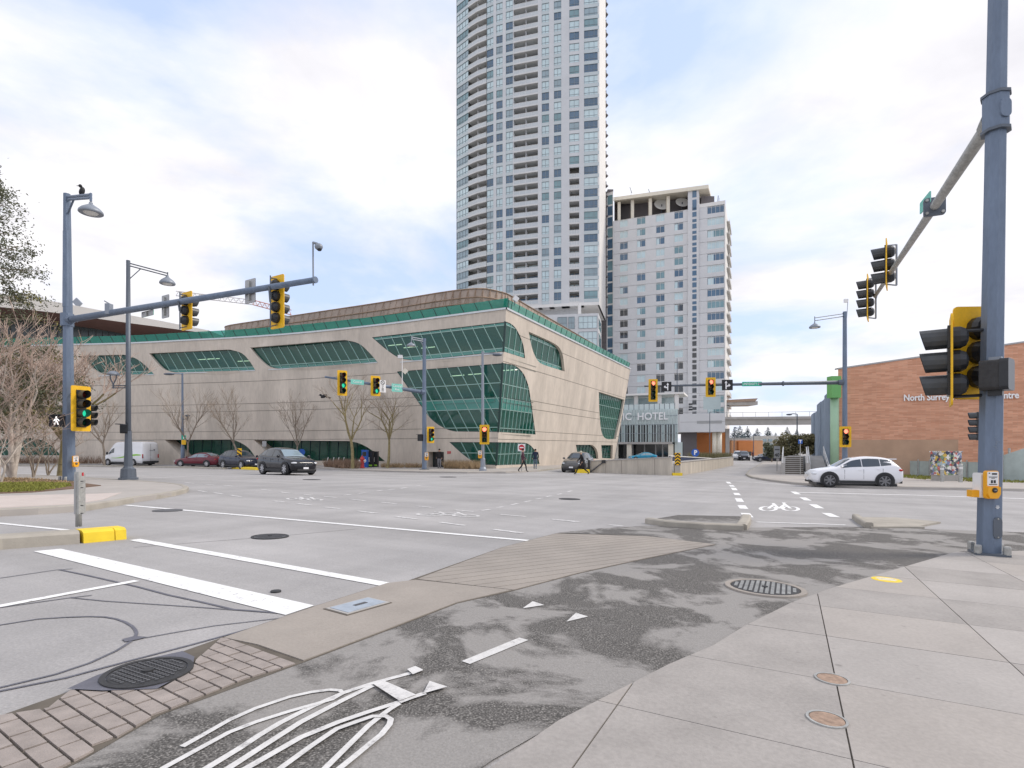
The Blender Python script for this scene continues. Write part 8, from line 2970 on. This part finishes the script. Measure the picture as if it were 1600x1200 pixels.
b_, h_ = treeat(605, 733.5, 597)
bare_tree('bare_tree', 'mossy bare tree just right of the newspaper boxes', b_, h_ * 1.0, 23, 0.52, 0.33, 'bark_moss', 'twig_grey', 0.14, 4)
b_, h_ = treeat(461, 730.5, 610)
bare_tree('bare_tree', 'pale slender bare tree behind the black suv', b_, h_ * 0.95, 5, 0.42, 0.28, 'bark_grey', 'twig_grey', 0.10, 4, upright=0.5)
b_, h_ = treeat(374, 730, 602)
bare_tree('bare_tree', 'grey bare tree directly behind the striped hazard sign', b_, h_ * 0.95, 7, 0.46, 0.3, 'bark_grey', 'twig_grey', 0.11, 4, upright=0.4)
b_, h_ = treeat(294, 728.8, 603)
bare_tree('bare_tree', 'grey bare tree beside the library wall lamp post', b_, h_ * 0.95, 9, 0.46, 0.3, 'bark_grey', 'twig_grey', 0.11, 4, upright=0.4)
b_, h_ = treeat(163, 728, 612)
bare_tree('bare_tree', 'thin bare tree just left of the white van', b_, h_ * 0.95, 13, 0.48, 0.3, 'bark_grey', 'twig_grey', 0.13, 4, upright=0.4)
b_ = G(97, 748, 0.12)
bare_tree('bare_tree', 'stout bare tree with a forked trunk behind the left signal pole', b_, 6.0, 17, 0.62, 0.27, 'bark_moss', 'twig_pink', 0.20, 5, upright=0.25)
# pale multi-stemmed tree and pink-brown shrubs at the left edge
b_ = G(20, 752, 0.12)
bare_tree('bare_tree', 'pale multi-stemmed bare tree at the left edge', b_, 6.0, 31, 0.5, 0.36, 'bark_pale', 'twig_pink', 0.10, 5, stems=4, group='bare street trees', branch=2)
for i, (x, y, h, sd_, lb) in enumerate(((-25, 757, 4.6, 41, 'tall reddish bare shrub cut by the left edge'), (52, 750, 4.2, 43, 'reddish bare shrub left of the signal pole'), (0, 762, 3.0, 47, 'low pale bare shrub in front at the left edge'), (75, 746, 3.4, 53, 'thin bare shrub behind the left signal pole'))):
    bare_tree('bare_shrub', lb, G(x, y, 0.12), h, sd_, 0.6, 0.22, 'bark_pale' if i == 2 else 'bark_grey', 'twig_pink', 0.04, 4, 'shrub', 'bare shrubs', stems=3, branch=2, twigr=0.007)
# evergreen at the left edge
eb_ = G(-28, 751, 0.12)
EV = thing('evergreen_tree', 'dark conifer reaching in from the left edge above the shrubs', 'tree', eb_)
r_ = random.Random(77)
wood, fol, fol2 = MB(), MB(), MB()
top = P(-32, 235, eb_.y)
wood.tube(eb_, top, 0.28, 0.03, 8)
Ht = top.z - eb_.z
def clump(p, rad, mb, n):
    """loose clump of small scale leaves"""
    for i in range(n):
        v = Vector((r_.gauss(0, 1), r_.gauss(0, 1), r_.gauss(0, 0.7))) * rad * 0.55
        c = p + v
        d = Vector((r_.uniform(-1, 1), r_.uniform(-1, 1), r_.uniform(-0.8, 0.8))).normalized() * r_.uniform(0.03, 0.075)
        e = d.orthogonal().normalized() * r_.uniform(0.015, 0.03)
        mb.face([c - d, c + e, c + d, c - e])
for k in range(100):
    f = r_.uniform(0.14, 0.98)
    an = r_.uniform(0, 6.28)
    p = eb_.lerp(top, f)
    L = (1 - f) * 3.6 * r_.uniform(0.5, 1.1) + 0.4
    d = Vector((math.cos(an), math.sin(an), r_.uniform(0.0, 0.5)))
    e = p + d.normalized() * L
    wood.tube(p, e, 0.035 * (1.2 - f), 0.008, 4, False)
    for j in range(int(3 + L * 3.2)):
        q = p.lerp(e, r_.uniform(0.3, 1.05)) + Vector((r_.gauss(0, 0.2), r_.gauss(0, 0.2), r_.gauss(0, 0.14)))
        wood.tube(p.lerp(e, 0.6), q, 0.008, 0.004, 3, False)
        clump(q, r_.uniform(0.22, 0.42), fol if (r_.random() < 0.7 or f > 0.55) else fol2, 48)
wood.build('trunk', 'bark_grey', EV)
fol.build('crown', 'leaf_dark', EV)
fol2.build('lower_crown', 'leaf_olive', EV)
# dry planting along the library
def brush(name, pts_px, label, n, hmin, hmax, m='brush', h0=0.12):
    poly = px2(pts_px)
    mb = MB()
    xs_, ys_ = [p[0] for p in poly], [p[1] for p in poly]
    k = 0
    while k < n:
        x, y = rnd.uniform(min(xs_), max(xs_)), rnd.uniform(min(ys_), max(ys_))
        k += 1
        if not inpoly((x, y), poly):
            continue
        z = gz(x, y) + h0
        for j in range(5):
            a = rnd.uniform(0, 6.28)
            hh = rnd.uniform(hmin, hmax)
            lx, ly = rnd.gauss(0, 0.35) * hh, rnd.gauss(0, 0.35) * hh
            dx, dy = math.cos(a) * 0.025, math.sin(a) * 0.025
            mb.face([(x - dx, y - dy, z), (x + dx, y + dy, z), (x + lx, y + ly, z + hh)])
    o = mb.build(name, m)
    o['kind'] = 'stuff'
    tag(o, label, 'planting')
brush('dry_planting', [(-300, 721), (0, 722.5), (110, 723.3), (170, 724), (172, 726), (100, 726), (0, 725.5), (-300, 724.5)], 'brown dry planting along the wall left of the van', 5200, 0.3, 1.1, 'brush')
brush('dry_planting', [(512, 729.5), (560, 729.5), (562, 734.5), (535, 734.5), (505, 731.5)], 'brown dry planting around the mossy tree foot', 900, 0.25, 0.9, 'brush')
brush('dry_grass_tuft', [(696, 732.5), (752, 733.5), (752, 735.5), (694, 734.5)], 'tan ornamental grass below the library corner window', 900, 0.3, 0.85, 'dry_grass')
brush('dry_grass_tuft', [(596, 731), (660, 731.5), (660, 733), (596, 733)], 'low dry tufts right of the newspaper boxes', 350, 0.15, 0.5, 'dry_grass')
brush('dry_grass_tuft', [(244, 722.5), (282, 722.8), (282, 724.5), (244, 724.2)], 'tan dry grass right of the van', 500, 0.3, 0.9, 'brush')
brush('hotel_hedge', [(1078, 718.5), (1140, 718.5), (1142, 719.8), (1078, 719.8)], 'grey-brown hedge beyond the ramp before the hotel', 2200, 0.6, 1.5, 'leaf_hedge')
# dark bird in the mossy tree
bp = P(506, 619, G(551, 734.5).y - 0.5)
BD = thing('small_bird', 'dark bird sitting on a twig end of the mossy tree', 'bird', bp)
b = MB()
b.ball(bp, (0.30, 0.16, 0.15), 10, 6, rot=Matrix.Rotation(R(-20), 3, 'Y'))
b.ball(bp + Vector((-0.28, 0, 0.10)), (0.11, 0.10, 0.10), 8, 6)
b.build('body', 'feather', BD, True)
b = MB()
b.prism([bp + Vector((0.2, -0.03, 0.0)), bp + Vector((0.62, -0.03, -0.10)), bp + Vector((0.58, -0.03, -0.22)), bp + Vector((0.2, -0.03, -0.12))], (0, 0.06, 0))
b.build('tail', 'feather', BD)
MB().tube(bp + Vector((-0.36, 0, 0.09)), bp + Vector((-0.48, 0, 0.07)), 0.03, 0.004, 5).build('beak', 'feather', BD)
